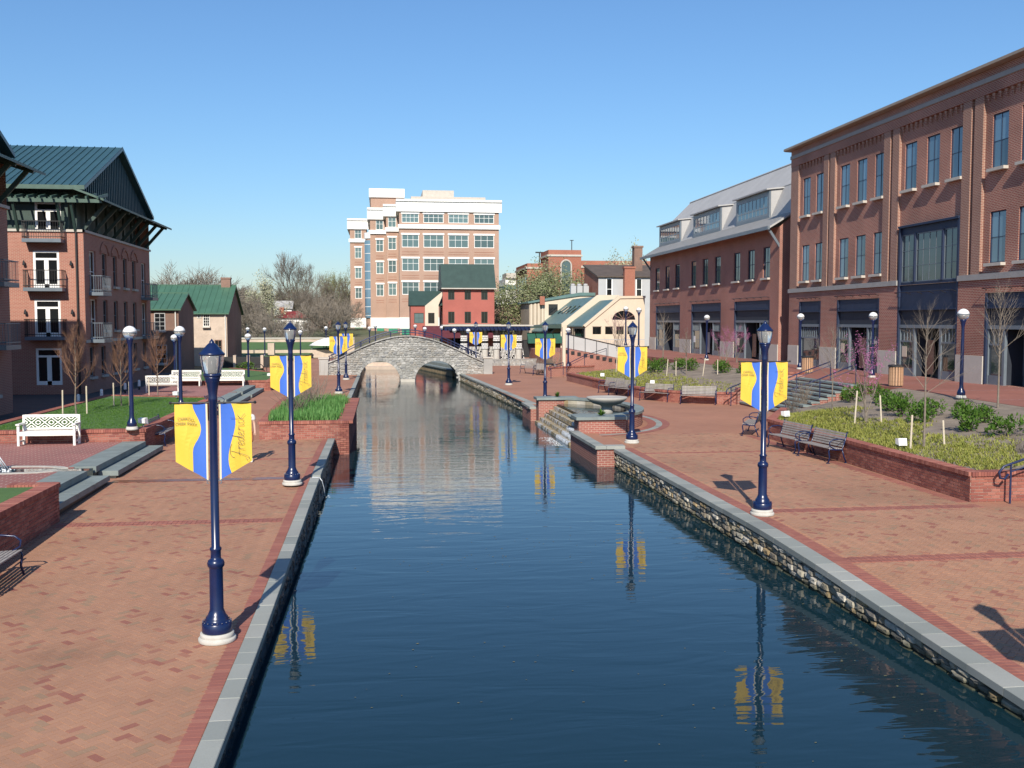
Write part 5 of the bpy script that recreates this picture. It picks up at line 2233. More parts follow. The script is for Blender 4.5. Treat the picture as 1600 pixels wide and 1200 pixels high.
rowsA = []
for i in range(30):
    y = 21.6 + i * (42.3 - 21.6) / 29
    rowsA.append((y, axw(y), .62 - .45 * smooth(37.2, 41.5, y), axt(y), TZ - .01 - .35 * smooth(40, 42.5, y)))
bed('planting_bed', rowsA, M_mulch, 12)


def bedz(x, y):
    t = (x - axw(y)) / (axt(y) - axw(y))
    z0 = .62 - .45 * smooth(37.2, 41.5, y)
    return z0 + (TZ - .01 - .35 * smooth(40, 42.5, y) - z0) * max(0, min(1, t))


# the terrace in front of the buildings
te = MB()
ys_ = [12 + 4 * i for i in range(26)]
for a, b in zip(ys_[:-1], ys_[1:]):
    def ed(y): return axt(y) if y < 43 else (21.35 if y < 50 else 21.5)
    te.quad((ed(a), a, TZ), (34, a, TZ), (34, b, TZ), (ed(b), b, TZ))
    te.quad((ed(a), a, -.1), (ed(a), a, TZ), (ed(b), b, TZ), (ed(b), b, -.1))
te.quad((21.2, 112, TZ), (34, 112, TZ), (34, 112, 0), (21.2, 112, 0))
tag(te.build('terrace', M_paverterr), kind='structure')
# paving joints on the terrace: darker header bands
tb = MB()
for y in (33.2, 38.0, 43.0, 52.0, 58.0):
    tb.quad((21.9, y, TZ + .004), (26.9, y, TZ + .004), (26.9, y + .3, TZ + .004), (21.9, y + .3, TZ + .004))
tag(tb.build('terrace_band', M_plaza), kind='structure')

# stone stairs
stp = thing('stone_stairs', 'broad flight of grey stone steps climbing to the right terrace', 'stairs', (17.9, 42.3, 0))
for i in range(9):
    q = MB()
    q.box(i * .37, i * .37 + .42, 0, 6.05, .15 * i + .07, .15 * (i + 1))
    q.build('tread', M_bluestone, stp)
    q = MB()
    q.box(i * .37 + .05, i * .37 + .40, .02, 6.03, -.1, .15 * i + .068)
    q.build('riser', M_wallbrick_far, stp)
cheek = thing('stair_wall', 'stepped brick cheek wall on the far side of the stone stairs', 'wall', (0, 0, 0))
brick_line(cheek, (21.4, 48.5), (19.4, 48.5), .4, 1.62, face=1, cap=True, bricks=False)
brick_line(cheek, (19.4, 48.5), (17.8, 48.3), 0, .85, face=1, cap=True, bricks=False)


def handrail(label, pts, hgt=.92, curl=True):
    t = thing('handrail', label, 'handrail', pts[0])
    o = Vector(pts[0])
    P = [Vector(p) - o for p in pts]
    up = Vector((0, 0, hgt))
    top = [p + up for p in P]
    d = (P[0] - P[1]).normalized()
    if curl:
        c0 = top[0] + d * .18
        loop = [c0 + Vector((0, 0, -.0)), c0 + d * .12 + Vector((0, 0, -.10)), c0 + d * .10 + Vector((0, 0, -.24)), c0 - d * .02 + Vector((0, 0, -.30)), c0 - d * .12 + Vector((0, 0, -.22))]
        top = list(reversed(loop)) + top
    q = MB()
    q.tube([tuple(p) for p in top], .028, 8)
    q.build('rail', M_bluedk, t, True)
    for p in P:
        q = MB()
        q.tube([tuple(p), tuple(p + up)], .024, 8)
        q.build('post', M_bluedk, t)
    q = MB()
    q.tube([tuple(p + up * .8) for p in P], .016, 6)
    q.build('lower_rail', M_bluedk, t)
    return t


handrail('navy handrail down the middle of the broad stone stairs', [(18.2, 45.5, .15), (19.7, 45.5, .75), (21.4, 45.5, TZ)])
handrail('navy handrail on the near side of the broad stone stairs', [(17.9, 42.5, .15), (19.5, 42.5, .7), (21.2, 42.5, TZ)])
handrail('navy handrail with curled end at the planter corner on the right border', [(14.35, 21.1, 0), (16.0, 21.1, .5), (17.6, 21.1, .9)])
handrail('short navy handrail with ring end left of the stone stairs', [(17.2, 47.6, 0), (18.4, 47.9, .4)])
st2 = thing('stone_steps', 'corner of a grey stone step at the right picture border', 'stairs', (15.2, 19.6, 0))
for i in range(3):
    q = MB()
    q.box(i * .38, 3, 0, 1.5, .14 * i - .1, .14 * (i + 1) - .005 * (i == 0))
    q.build('tread', M_bluestone, st2)

# right, far planter with the curved wall
pb = thing('brick_planter', 'curved low brick planter wall behind the round fountain', 'planter', (0, 0, 0))
ptsB = [(12.9, 69.1), (13.25, 62.0), (13.65, 55.5), (13.95, 52.8), (14.6, 50.6), (15.6, 49.3), (17.2, 48.6), (18.2, 48.38)]
for i, (a, b) in enumerate(zip(ptsB[:-1], ptsB[1:])):
    brick_line(pb, a, b, 0, .60, face=-1, cap=True, bricks=(i > 0))
brick_line(pb, (12.9, 69.1), (16.5, 69.6), 0, .6, face=1, cap=True, bricks=False)


def bxw(y):
    for (a, b) in zip(ptsB[:-1], ptsB[1:]):
        if b[1] <= y <= a[1]:
            return a[0] + (b[0] - a[0]) * (a[1] - y) / (a[1] - b[1]) + .3
    return 17.4 if y < 48.6 else 13.2


rowsB = []
for i in range(34):
    y = 48.45 + i * (69 - 48.45) / 33
    rowsB.append((y, bxw(y), .53, 21.55, TZ - .01))
bed('planting_bed', rowsB, M_mulch, 12)


def bedz2(x, y):
    t = (x - bxw(y)) / (21.55 - bxw(y))
    return .53 + (TZ - .54) * max(0, min(1, t))


# ramp wall by the restaurant with railing panels
rp_ = thing('ramp', 'brick ramp with grey mesh railing rising to the restaurant terrace', 'ramp', (0, 0, 0))
q = MB()
q.prism([(15.2, 0), (20.5, 0), (20.5, .3), (20.5, .9), (15.2, 1.9)], 'y', 84, 84.4)
q.box(20.5, 27.2, 80, 101, 0, 1.2)
q.box(14.8, 20.5, 86, 100, 0, 1.5)
q.build('ramp_wall', M_wallbrick_far, rp_)
q = MB()
q.prism([(15.3, 2.0), (20.4, 1.0), (20.4, 2.0), (15.3, 3.15)], 'y', 84.1, 84.14)
q.build('railing_panel', M_greysiding, rp_)
q = MB()
q.tube([(15.3, 84.1, 3.2), (20.4, 84.1, 2.05)], .05, 6)
q.tube([(20.4, 84.1, 2.05), (20.4, 84.1, .4)], .06, 6)
for i in range(6):
    q.tube([(15.3 + i, 84.1, 1.9 - i * .19), (15.3 + i, 84.1, 3.2 - i * .225)], .03, 5)
q.build('railing', M_dark, rp_)
q = MB()
for i in range(9):
    q.box(15.5 + i * .55, 15.8 + i * .55, 83.95, 84.02, 1.45 - i * .105, 1.75 - i * .105)
q.build('vent_block', M_dark, rp_)
q = MB()
for i in range(30):
    q.bar((20.7 + i * .21, 99, 1.2), (20.7 + i * .21, 99, 2.3), .03, .03)
q.bar((20.6, 99, 2.35), (27, 99, 2.35), .06, .08)
q.build('terrace_railing', M_greysiding, rp_)
q = MB()
q.box(15.25, 15.5, 83.6, 83.9, 0, 3.7)
q.build('cream_post', M_cream, rp_)
handrail('navy handrail along the brick steps before the restaurant ramp', [(13.9, 74.5, 0), (15.8, 77.0, .6), (18.0, 79.0, 1.1)], curl=False)
handrail('short navy handrail at the low wall below the restaurant ramp', [(12.3, 72.2, 0), (13.4, 73.2, .2)])
lw = thing('brick_wall', 'low brick wall below the restaurant ramp near the litter bin', 'wall', (0, 0, 0))
brick_line(lw, (12.4, 74.2), (16.5, 76.6), 0, .75, face=-1, cap=True, bricks=False)

# small floodlights in the beds
def make_flood():
    t = thing('floodlight', 'x', 'floodlight', (0, 0, 0), 0, 'small white ground floodlights')
    q = MB()
    q.lathe([(.025, 0), (.02, .12)], 8)
    q.build('stem', M_greymetal, t)
    q = MB()
    q.prism([(-.10, .10), (.10, .13), (.12, .28), (-.06, .30)], 'x', -.12, .12)
    q.build('housing', M_trimwhite, t)
    q = MB()
    q.box(-.09, .09, -.115, -.09, .13, .27)
    q.build('lens', M_globe, t)
    return t


fl0 = make_flood()
fl0.location = (14.3, 25.9, .66)
fl0['label'] = 'small white floodlight in the ground cover halfway along the near planter'
for p, rz_, lb in (((14.5, 34.4, .66), R(20), 'small white floodlight at the planter corner beside the stone stairs'),
                   ((15.0, 54.2, .60), R(-20), 'small white floodlight above the curved wall, right of the fountain lamp'),
                   ((14.0, 62.5, .58), R(-20), 'small white floodlight above the curved wall, left of the fountain lamp'),
                   ((13.6, 70.8, .2), R(-20), 'small white floodlight at the far low brick wall'),
                   ((-7.75, 33.6, .76), R(160), 'small white floodlight beside the globe lamp foot on lawn'),
                   ((-7.1, 64.5, .62), R(160), 'small white floodlight on the far lawn, nearer one'),
                   ((-7.0, 67.5, .62), R(160), 'small white floodlight on the far lawn, farther one'),
                   ((-9.2, 46.2, .76), R(160), 'small white floodlight at the back corner of the near lawn')):
    place(fl0, p, rz_, lb)

# ================================================================ left plaza, lawns, walls
pz = MB()
pz.box(-17, -8.1, 22.4, 26.62, -.2, .35)
pz.box(-17, -8.1, 27.35, 33.0, -.2, .35)
tag(pz.build('plaza', M_plaza), kind='structure')
stl = thing('stone_steps', 'pair of long bluestone steps between the fountain plaza and the left promenade', 'stairs', (0, 0, 0))
for (ya, yb) in ((22.45, 26.6), (27.4, 33.0)):
    n = 3
    for i in range(n):
        a, b = ya + (yb - ya) * i / n, ya + (yb - ya) * (i + 1) / n
        q = MB()
        q.box(-8.25, -7.55, a + .004, b - .004, .20, .362)
        q.build('tread', M_bluestone, stl)
        q = MB()
        q.box(-7.62, -7.08, a + .35, b + .32, .05, .185)
        q.build('tread', M_bluestone, stl)
    q = MB()
    q.box(-8.2, -7.6, ya, yb, -.3, .199)
    q.box(-7.59, -7.14, ya + .36, yb + .3, -.3, .049)
    q.build('riser', M_stonedark, stl)
# the runnel and its small basin
rn = thing('fountain_basin', 'shallow stone basin with runnel on the left plaza and a water jet', 'fountain', (-9.9, 27.0, .3))
q = MB()
pts = [(1.75 * math.cos(R(a)), .75 * math.sin(R(a)) + .05 * math.sin(R(3 * a))) for a in range(0, 360, 15)]
for i in range(24):
    a, b = pts[i], pts[(i + 1) % 24]
    if i in (0, 23): continue
    q.add([(a[0], a[1], .0), (b[0], b[1], .0), (b[0] * .88, b[1] * .78, .0), (a[0] * .88, a[1] * .78, 0),
           (a[0], a[1], .075), (b[0], b[1], .075), (b[0] * .88, b[1] * .78, .075), (a[0] * .88, a[1] * .78, .075)],
          [(4, 5, 6, 7), (0, 1, 5, 4), (2, 3, 7, 6), (1, 2, 6, 5), (3, 0, 4, 7)])
q.build('rim', M_concrete, rn)
q = MB()
q.add([(p[0] * .9, p[1] * .82, .045) for p in pts], [tuple(range(24))])
q.box(1.4, 2.3, -.28, .3, -.2, .035)
q.build('water', M_water, rn)
q = MB()
for k in range(7):
    a = k * .9
    top_ = .75 + .12 * math.sin(k * 2)
    q.tube([(.0 + .03 * k - .1, .0, .05), (-.02 + .02 * k - .1, 0, top_ * .6), (-.05 + .015 * k - .1, .01, top_), (-.12 + .05 * k - .1, .05, top_ * .55), (.1 + .06 * k - .2, .1, .06)], .016, 5)
for k in range(40):
    q.sphere((rng.uniform(-.4, .4), rng.uniform(-.25, .25), rng.uniform(.05, .10)), rng.uniform(.015, .05), 6, 4, .5)
q.build('water_jet', M_foam, rn, True)

# near brick wall with lawn behind, at the left border
wa = thing('brick_wall', 'low brick wall at left border, in shade, behind the cut off bench', 'wall', (0, 0, 0))
brick_line(wa, (-6.95, 10), (-6.95, 22.35), -.3, .74, face=-1, cap=True)
brick_line(wa, (-6.95, 22.35), (-7.9, 22.35), -.2, .74, face=-1, cap=True)
q = MB()
q.quad((-14, 10, .70), (-7.25, 10, .70), (-7.25, 22.0, .70), (-14, 22.0, .70))
tag(q.build('lawn', M_lawn), kind='structure')
# near lawn
la = thing('brick_planter', 'low brick wall round the near green lawn, capped with upright bricks', 'planter', (0, 0, 0))
brick_line(la, (-13.1, 33.05), (-7.6, 33.05), .2, .75, face=-1, cap='parts')
brick_line(la, (-7.6, 33.05), (-7.6, 46.9), 0, .75, face=-1, cap='parts')
brick_line(la, (-7.6, 46.9), (-12.9, 48.9), 0, .75, face=-1, cap=True, bricks=False)
brick_line(la, (-12.9, 48.9), (-13.1, 33.05), 0, .75, face=-1, cap=True, bricks=False)
q = MB()
q.add([(-12.8, 33.3, .715), (-7.9, 33.3, .715), (-7.9, 46.6, .715), (-12.6, 48.6, .715)], [(0, 1, 2, 3)])
lawn1 = tag(q.build('lawn', M_lawn), kind='structure')
# plaza between the lawns
q = MB()
q.box(-14, -7.9, 49, 61.6, -.1, .35)
tag(q.build('plaza', M_plaza), kind='structure')
st3 = thing('stone_steps', 'grey stone steps beside the two farther white benches', 'stairs', (0, 0, 0))
for i, (xa, xb, zt) in enumerate(((-8.2, -7.6, .36), (-7.62, -7.1, .19))):
    for (ya, yb) in ((50, 55.2), (55.8, 61.4)):
        q = MB()
        q.box(xa, xb, ya, yb, zt - .16, zt)
        q.build('tread', M_bluestone, st3)
        q = MB()
        q.box(xa, xb - .06, ya + .02, yb - .02, -.2, zt - .161)
        q.build('riser', M_stonedark, st3)
lb_ = thing('brick_planter', 'low brick wall round the farther lawn near the bicycle hoops', 'planter', (0, 0, 0))
brick_line(lb_, (-13.5, 61.8), (-6.75, 61.8), 0, .62, face=-1, cap=True)
brick_line(lb_, (-6.75, 61.8), (-6.75, 70.5), 0, .62, face=-1, cap=True)
brick_line(lb_, (-6.75, 70.5), (-11.5, 79), 0, .62, face=-1, cap=True, bricks=False)
q = MB()
q.add([(-13.5, 62.1, .60), (-7.05, 62.1, .60), (-7.05, 70.3, .60), (-11.7, 78.6, .60), (-13.5, 78.6, .6)], [(0, 1, 2, 3, 4)])
tag(q.build('lawn', M_lawn), kind='structure')
# bicycle hoops
for i in range(4):
    t = thing('bicycle_hoop', ('bicycle hoop behind the far lawn, %s in the row' % ('leftmost', 'second from the left', 'third from the left', 'rightmost')[i]), 'bicycle hoop', (-10.6 + i * .95, 80.2, 0), 0, 'bicycle hoops')
    q = MB()
    q.tube([(-.35, 0, 0), (-.35, 0, .5)] + [(-.35 * math.cos(R(a)), 0, .5 + .35 * math.sin(R(a))) for a in range(15, 180, 15)] + [(.35, 0, .5), (.35, 0, 0)], .03, 7)
    q.build('hoop', M_dark, t)
# white bollards in the shade behind the near lawn
for i, (x, y) in enumerate(((-13.7, 47.2), (-13.6, 50.6), (-13.7, 55.5), (-13.6, 58.2))):
    t = thing('bollard', 'white topped bollard in the shaded yard, %s from the apartments front corner' % ('first', 'second', 'third', 'fourth')[i], 'bollard', (x, y, 0), 0, 'white topped bollards')
    q = MB()
    q.lathe([(.05, 0), (.05, .55)], 10)
    q.build('post', M_dark, t)
    q = MB()
    q.lathe([(.075, .55), (.075, .85), (.04, .9)], 10)
    q.build('top', M_trimwhite, t)
# retaining walls of the far lawn terraces
tr_ = thing('retaining_wall', 'pale pinkish terrace walls of the far park behind the plastered house', 'wall', (0, 0, 0))
q = MB()
q.box(-22, -3.5, 128, 128.6, 0, 2.0)
q.box(-16, -5, 117, 117.5, 0, .9)
q.box(-12.5, -11.8, 112, 113, 0, 1.8)
q.build('terrace_wall', M_oldstone, tr_)
q = MB()
q.box(-22, -3.5, 127.9, 128.7, 2.0, 2.15)
q.build('terrace_cap', M_limestone, tr_)
dk = thing('dark_wall', 'dark low wall with cream posts beyond the bicycle hoops', 'wall', (-14.5, 92, 0))
q = MB()
q.box(0, 5.2, 0, .4, 0, 1.0)
q.build('panel', M_dark, dk)
for i in range(4):
    q = MB()
    q.box(1.2 + i * 1.2, 1.45 + i * 1.2, -.15, .5, 0, 1.15)
    q.build('post', M_oldstone, dk)
q = MB()
q.quad((-24, 106, .32), (-8.5, 106, .32), (-8, 117, .55), (-24, 117, .55))
q.quad((-24, 118, .9), (-5, 118, .9), (-5, 127.8, 1.6), (-24, 127.8, 1.6))
tag(q.build('far_lawn', M_lawn), kind='structure')
tn = thing('tent', 'low white canopy tent behind the left end of the bridge', 'tent', (-6.2, 118, .3))
q = MB()
q.lathe([(2.3, 1.1), (1.9, 1.35), (1.2, 1.7), (.4, 1.95), (.05, 2.0)], 14)
q.build('canopy', M_trimwhite, tn, True)
q = MB()
for a in (20, 110, 200, 290):
    q.tube([(2 * math.cos(R(a)), 2 * math.sin(R(a)), 0), (2 * math.cos(R(a)), 2 * math.sin(R(a)), 1.3)], .05, 6)
q.build('pole', M_greymetal, tn)

# ---- tulip planter in the canal edge
tp = thing('brick_planter', 'square brick planter full of tulip leaves at the canal edge', 'planter', (0, 0, 0))
brick_line(tp, (-4.35, 35.95), (-1.22, 35.95), -.9, .65, face=-1, cap='parts', capdepth=1.0)
brick_line(tp, (-1.22, 35.95), (-1.22, 46.6), -.9, .65, face=-1, cap='parts', capdepth=1.6)
brick_line(tp, (-1.22, 46.6), (-4.6, 47.3), -.9, .65, face=-1, cap=True, bricks=False)
brick_line(tp, (-4.6, 47.3), (-4.35, 35.95), 0, .65, face=-1, cap=True, bricks=False)
q = MB()
q.quad((-4.1, 36.2, .56), (-1.5, 36.2, .56), (-1.5, 46.4, .56), (-4.4, 47, .56))
q.build('soil', M_mulch, tp)
# spout of the runnel into the canal
sp_ = thing('water_spout', 'thin stream falling from the runnel over the left canal wall', 'water', (-1.72, 27.22, -.02))
q = MB()
for k in range(4):
    q.tube([(-.2, -.06 + .04 * k, .0), (.0, -.06 + .04 * k, -.01), (.07, -.05 + .035 * k, -.10), (.12, -.05 + .03 * k, -.28), (.15, -.04 + .03 * k, -.54)], .005, 5)
for k in range(14):
    q.sphere((.15 + rng.uniform(-.1, .14), rng.uniform(-.15, .2), -.54), rng.uniform(.006, .02), 6, 4, .4)
q.build('stream', M_foam, sp_, True)
# ================================================================ round fountain on the right
fo = thing('fountain', 'round brick fountain with grey stone rim, bowl and cascade into the canal', 'fountain', (7.3, 41.6, 0))
AO, BO, RW = 3.6, 5.15, .5
q = MB()
segs = [(a, a + 7.5) for a in [-85 + 7.5 * i for i in range(23)] if a < 85]
for k, (a0, a1) in enumerate(segs):                  # rim slabs
    c = []
    for rr in (0, RW):
        for a in (a0, a1):
            c.append(((AO - rr) * math.cos(R(a)), (BO - rr) * math.sin(R(a))))
    s_ = MB()
    o_ = [c[0], c[1], c[3], c[2]]
    s_.add([(p[0], p[1], .52) for p in o_] + [(p[0], p[1], .62) for p in o_], [(4, 5, 6, 7), (0, 1, 5, 4), (1, 2, 6, 5), (2, 3, 7, 6), (3, 0, 4, 7), (3, 2, 1, 0)])
    s_.build('rim_slab', M_bluestone, fo)
w_o, w_i = MB(), MB()
for (a0, a1) in segs:
    p = [((AO - .06) * math.cos(R(a)), (BO - .06) * math.sin(R(a))) for a in (a0, a1)]
    w_o.quad((*p[0], -.2), (*p[1], -.2), (*p[1], .52), (*p[0], .52))
    p = [((AO - RW + .04) * math.cos(R(a)), (BO - RW + .04) * math.sin(R(a))) for a in (a0, a1)]
    w_i.quad((*p[1], -.2), (*p[0], -.2), (*p[0], .52), (*p[1], .52))
w_o.build('curved_wall', M_wallbrick_far, fo)
w_i.build('inner_wall', M_stone, fo)
for (y0, y1) in ((-5.25, -4.35), (4.35, 5.15)):      # the two piers that flank the cascade
    q = MB()
    q.box(-.05, 1.75, y0, y1, -1.0, .52)
    q.build('pier', M_wallbrick_far, fo)
    q = MB()
    q.box(-.16, 1.85, y0 - .1, y1 + .1, .52, .63)
    q.build('pier_cap', M_bluestone, fo)
M_tanstone = plain('tan_stone', (.34, .27, .16), .7, .25, 3, .2, 25, .5, 12)
for i in range(6):                                   # cascade steps
    q = MB()
    q.box(-.45 + i * .22, -.45 + i * .22 + .5, -4.35, 4.35, -1.0, -.62 + i * .17)
    q.build('cascade_step', M_tanstone, fo)
q = MB()
q.add([(.8, -4.3, .34)] + [((AO - RW) * math.cos(R(a)), (BO - RW) * math.sin(R(a)), .34) for a in range(-58, 59, 8)] + [(.8, 4.3, .34)], [tuple(range(17))])
q.build('basin_water', M_water, fo)
q = MB()
q.add([(.79, -4.3, .30)] + [((AO - RW) * math.cos(R(a)), (BO - RW) * math.sin(R(a)), .30) for a in range(-58, 59, 8)] + [(.79, 4.3, .30)], [tuple(range(17))])
q.build('basin_floor', M_tanstone, fo)
q = MB()
rr = random.Random(5)
for k in range(1100):                                # falling water, near half of the cascade
    y = rr.uniform(-4.2, -1.6) if k < 900 else rr.uniform(-1.6, 4.2)
    i = rr.randrange(6)
    x, z = -.45 + i * .22, -.62 + i * .17
    w = rr.uniform(.008, .028)
    h = rr.uniform(.08, .2)
    q.add([(x - .01, y - w, z + .012), (x - .01, y + w, z + .012), (x - .05, y + w * .8, z - h), (x - .05, y - w * .8, z - h), (x + .15, y, z + .015)], [(0, 1, 2, 3), (0, 4, 1)])
for k in range(380):
    q.sphere((-.46 - abs(rr.gauss(0, .22)), rr.uniform(-4.3, -1.4), WATER_Z + .002), rr.uniform(.004, .018), 6, 4, .4)
q.build('white_water', M_foam, fo, True)
q = MB()
q.lathe([(.30, -.3), (.24, .0), (.22, .10), (.30, .16), (.6, .24), (.82, .40), (.87, .49), (.85, .51), (.8, .50), (.5, .47), (.05, .46)], 30, (2.1, -.5, .50))
q.build('bowl', M_concrete, fo, True)
q = MB()
q.lathe([(.75, .28), (.8, .34), (.86, .40), (.88, .44), (.82, .44)], 26, (.9, -2.6, 0))
q.build('lower_dish', M_bluestone, fo, True)
for (x, y) in ((.9, -4.8), (.9, 4.75)):
    q = MB()
    for k in range(60):
        a, e = rr.uniform(0, 6.28), rr.uniform(.3, 1.4)
        r_ = rr.uniform(.12, .3)
        p = Vector((x, y, .63))
        d = Vector((math.cos(a) * math.cos(e), math.sin(a) * math.cos(e), math.sin(e))) * r_
        sd = Vector((-math.sin(a), math.cos(a), 0)) * .025
        q.add([tuple(p - sd * .5), tuple(p + sd * .5), tuple(p + d * .7 + sd), tuple(p + d), tuple(p + d * .7 - sd)], [(0, 1, 2, 3, 4)])
    q.build('rim_plant', M_leafshrub, fo)
# paved rings round the fountain
q = MB()
for (e0, e1) in ((.15, .5), (.75, 1.05)):
    for i in range(40):
        a0, a1 = R(-95 + i * 4.75), R(-95 + (i + 1) * 4.75)
        q.quad(*[(7.3 + (AO + e) * math.cos(a), 41.6 + (BO + e) * math.sin(a), .003) for e, a in ((e0, a0), (e1, a0), (e1, a1), (e0, a1))])
tag(q.build('paving_ring', M_paverband), kind='structure')
q = MB()
for i in range(40):
    a0, a1 = R(-95 + i * 4.75), R(-95 + (i + 1) * 4.75)
    q.quad(*[(7.3 + (AO + e) * math.cos(a), 41.6 + (BO + e) * math.sin(a), .003) for e, a in ((.5, a0), (.75, a0), (.75, a1), (.5, a1))])
tag(q.build('paving_ring_grey', M_coping), kind='structure')
# brick bulkheads on both sides of the fountain
bh = thing('bulkhead', 'brick bulkhead with grey coping jutting into the canal at the near fountain pier', 'wall', (0, 0, 0))
q = MB()
q.box(6.95, 7.9, 31.75, 36.4, -1.2, .02)
q.build('bulkhead_wall', M_wallbrick_far, bh)
coping(bh, [(6.88, 31.68), (6.88, 36.34)], .36, lambda y: .13)
q = MB()
q.box(7.25, 7.87, 31.68, 32.05, .02, .128)
q.build('corner_slab', M_coping, bh)
q = MB()
q.quad((7.25, 32.05, .026), (7.9, 32.05, .026), (7.9, 36.3, .026), (7.25, 36.3, .026))
q.build('bulkhead_paving', M_paverbase, bh)
bh2 = thing('bulkhead', 'brick bulkhead with grey coping jutting into the canal at the far fountain pier', 'wall', (0, 0, 0))
q = MB()
q.box(7.0, 7.9, 46.8, 49.6, -1.2, .02)
q.build('bulkhead_wall', M_wallbrick_far, bh2)
coping(bh2, [(6.95, 46.8), (6.95, 49.65)], .36, lambda y: .13)
q = MB()
q.quad((7.3, 46.8, .028), (7.9, 46.8, .028), (7.9, 49.6, .028), (7.3, 49.6, .028))
q.build('bulkhead_paving', M_paverbase, bh2)

# ================================================================ stone footbridge
br = thing('stone_bridge', 'grey stone footbridge with two arches and dark blue railings over the canal', 'bridge', (0, 79.0, 0))
YB0, YB1 = 0.0, 4.2


def btop(x):                                         # outline of the deck edge
    t = (x - 1.95) / 6.1
    return .95 + 2.05 * math.cos(max(-1, min(1, t)) * math.pi / 2) ** 1.15 if abs(t) < 1 else .95


arches = [(-1.85, 1.40, .52), (2.55, 6.0, .50)]      # x0, x1, springing height; both rise to about 1.0


def soff(x):
    """height of the lower edge (arch soffit or solid)"""
    for a, b, zs in arches:
        if a < x < b:
            c, r_ = (a + b) / 2, (b - a) / 2
            return -.55 + 1.62 * math.sqrt(max(0, 1 - ((x - c) / r_) ** 2))
    return -1.2


XS = [-4.6 + i * .1 for i in range(128)]
face = MB()
for a, b in zip(XS[:-1], XS[1:]):
    za, zb = soff((a + b) / 2), soff((a + b) / 2)
    face.quad((a, .06, max(-1.2, soff(a) if soff(a) > -1.1 else za)), (b, .06, max(-1.2, soff(b) if soff(b) > -1.1 else zb)), (b, .06, btop(b)), (a, .06, btop(a)))
    face.quad((a, YB1, za), (a, YB1, btop(a)), (b, YB1, btop(b)), (b, YB1, zb))
    face.quad((a, .06, btop(a)), (b, .06, btop(b)), (b, YB1, btop(b)), (a, YB1, btop(a)))
    if za > -1.1:
        face.quad((a, .06, soff(a) if soff(a) > -1.1 else za), (a, YB1, soff(a) if soff(a) > -1.1 else za), (b, YB1, soff(b) if soff(b) > -1.1 else zb), (b, .06, soff(b) if soff(b) > -1.1 else zb))
face.build('bridge_core', M_bridgemortar, br)
BST = [stone_mesh(s + 20, M_bridge) for s in range(8)]
BST_ME = [s.mesh('face_stone', M_bridge) for s in BST]
stones = []
z = -.55
row = 0
while z < 3.1:
    h = rng.uniform(.11, .19)
    x = -4.6 - rng.random() * .3
    while x < 8.0:
        l = rng.uniform(.15, .46)
        cx, cz = x + l / 2, z + h / 2
        if cz + h * .3 < btop(cx) and cz - h * .3 > soff(cx) and cx < 8.0 and not (any(a - .02 < x + l * .2 and x + l * .8 < b + .02 for a, b, _ in arches) and cz - h * .4 < max(soff(x + l * .15), soff(x + l * .85))):
            cz += rng.uniform(-.025, .025)
            stones.append((cx, cz, l * rng.uniform(.92, 1.02), min(h, 2 * (btop(cx) - cz)) * rng.uniform(.85, 1.1)))
        x += l
    z += h
rng.shuffle(stones)
mb = MB()
for i, (cx, cz, l, h) in enumerate(stones):
    k = rng.randrange(8)
    dp = rng.uniform(.05, .09)
    if i < 300:
        inst('face_stone', BST_ME[k], (cx, .06, cz), (rng.uniform(-.1, .1), 0, R(-90)), (dp, l, h), br)
    else:
        mb.add([(cx + v[1] * l, .06 - v[0] * dp, cz + v[2] * h) for v in BST[k].v], [tuple(reversed(f_)) for f_ in BST[k].f])
mb.build('stone_face', M_bridge, br, kind='stuff')
for a, b, zs in arches:                              # ring of voussoirs
    c, r_ = (a + b) / 2, (b - a) / 2
    n = 22
    for i in range(n):
        t0, t1 = math.pi * i / n, math.pi * (i + 1) / n - .015
        if -.55 + 1.62 * math.sin((t0 + t1) / 2) < WATER_Z + .1: continue
        P = lambda t, e: (c - (r_ + e) * math.cos(t), -.55 + (1.62 + e) * math.sin(t))
        q = MB()
        q.prism([P(t0, .01), P(t1, .01), P(t1, .22), P(t0, .22)], 'y', -.07, .05)
        q.build('arch_stone', M_bridge, br)
q = MB()
q.box(1.42, 2.53, -.55, 4.6, -1.3, -.36)
q.build('pier_foot', M_limestone, br)
capn = 40
for i in range(capn):                                # coping stones over the spandrel
    x0, x1 = -4.2 + i * 12.2 / capn, -4.2 + (i + 1) * 12.2 / capn - .02
    q = MB()
    q.add([(x0, -.1, btop(x0)), (x1, -.1, btop(x1)), (x1, .35, btop(x1)), (x0, .35, btop(x0)), (x0, -.1, btop(x0) + .09), (x1, -.1, btop(x1) + .09), (x1, .35, btop(x1) + .09), (x0, .35, btop(x0) + .09)],
          [(4, 5, 6, 7), (0, 1, 5, 4), (1, 2, 6, 5), (2, 3, 7, 6), (3, 0, 4, 7)])
    q.build('coping_stone', M_bridge, br)
for (x0, x1) in ((-4.9, -4.2), (8.0, 8.7)):
    q = MB()
    q.box(x0, x1, -.15, .75, -.4, 1.25)
    q.build('end_pier', M_bridge, br)
    q = MB()
    q.box(x0 - .06, x1 + .06, -.21, .81, 1.25, 1.35)
    q.build('end_pier_cap', M_limestone, br)
for yy in (.12, 3.95):
    q = MB()
    xs = [-4.2 + i * .3 for i in range(41)]
    q.tube([(x, yy, btop(x) + .09 + .42) for x in xs], .035, 6)
    q.tube([(x, yy, btop(x) + .09 + .22) for x in xs], .022, 6)
    rail = q.build('railing', M_bluedk, br, True)
    for i in range(11):
        x = -4.1 + i * 1.19
        p = MB()
        p.tube([(x, yy, btop(x) + .05), (x, yy, btop(x) + .52)], .03, 6)
        p.build('baluster', M_bluedk, rail)
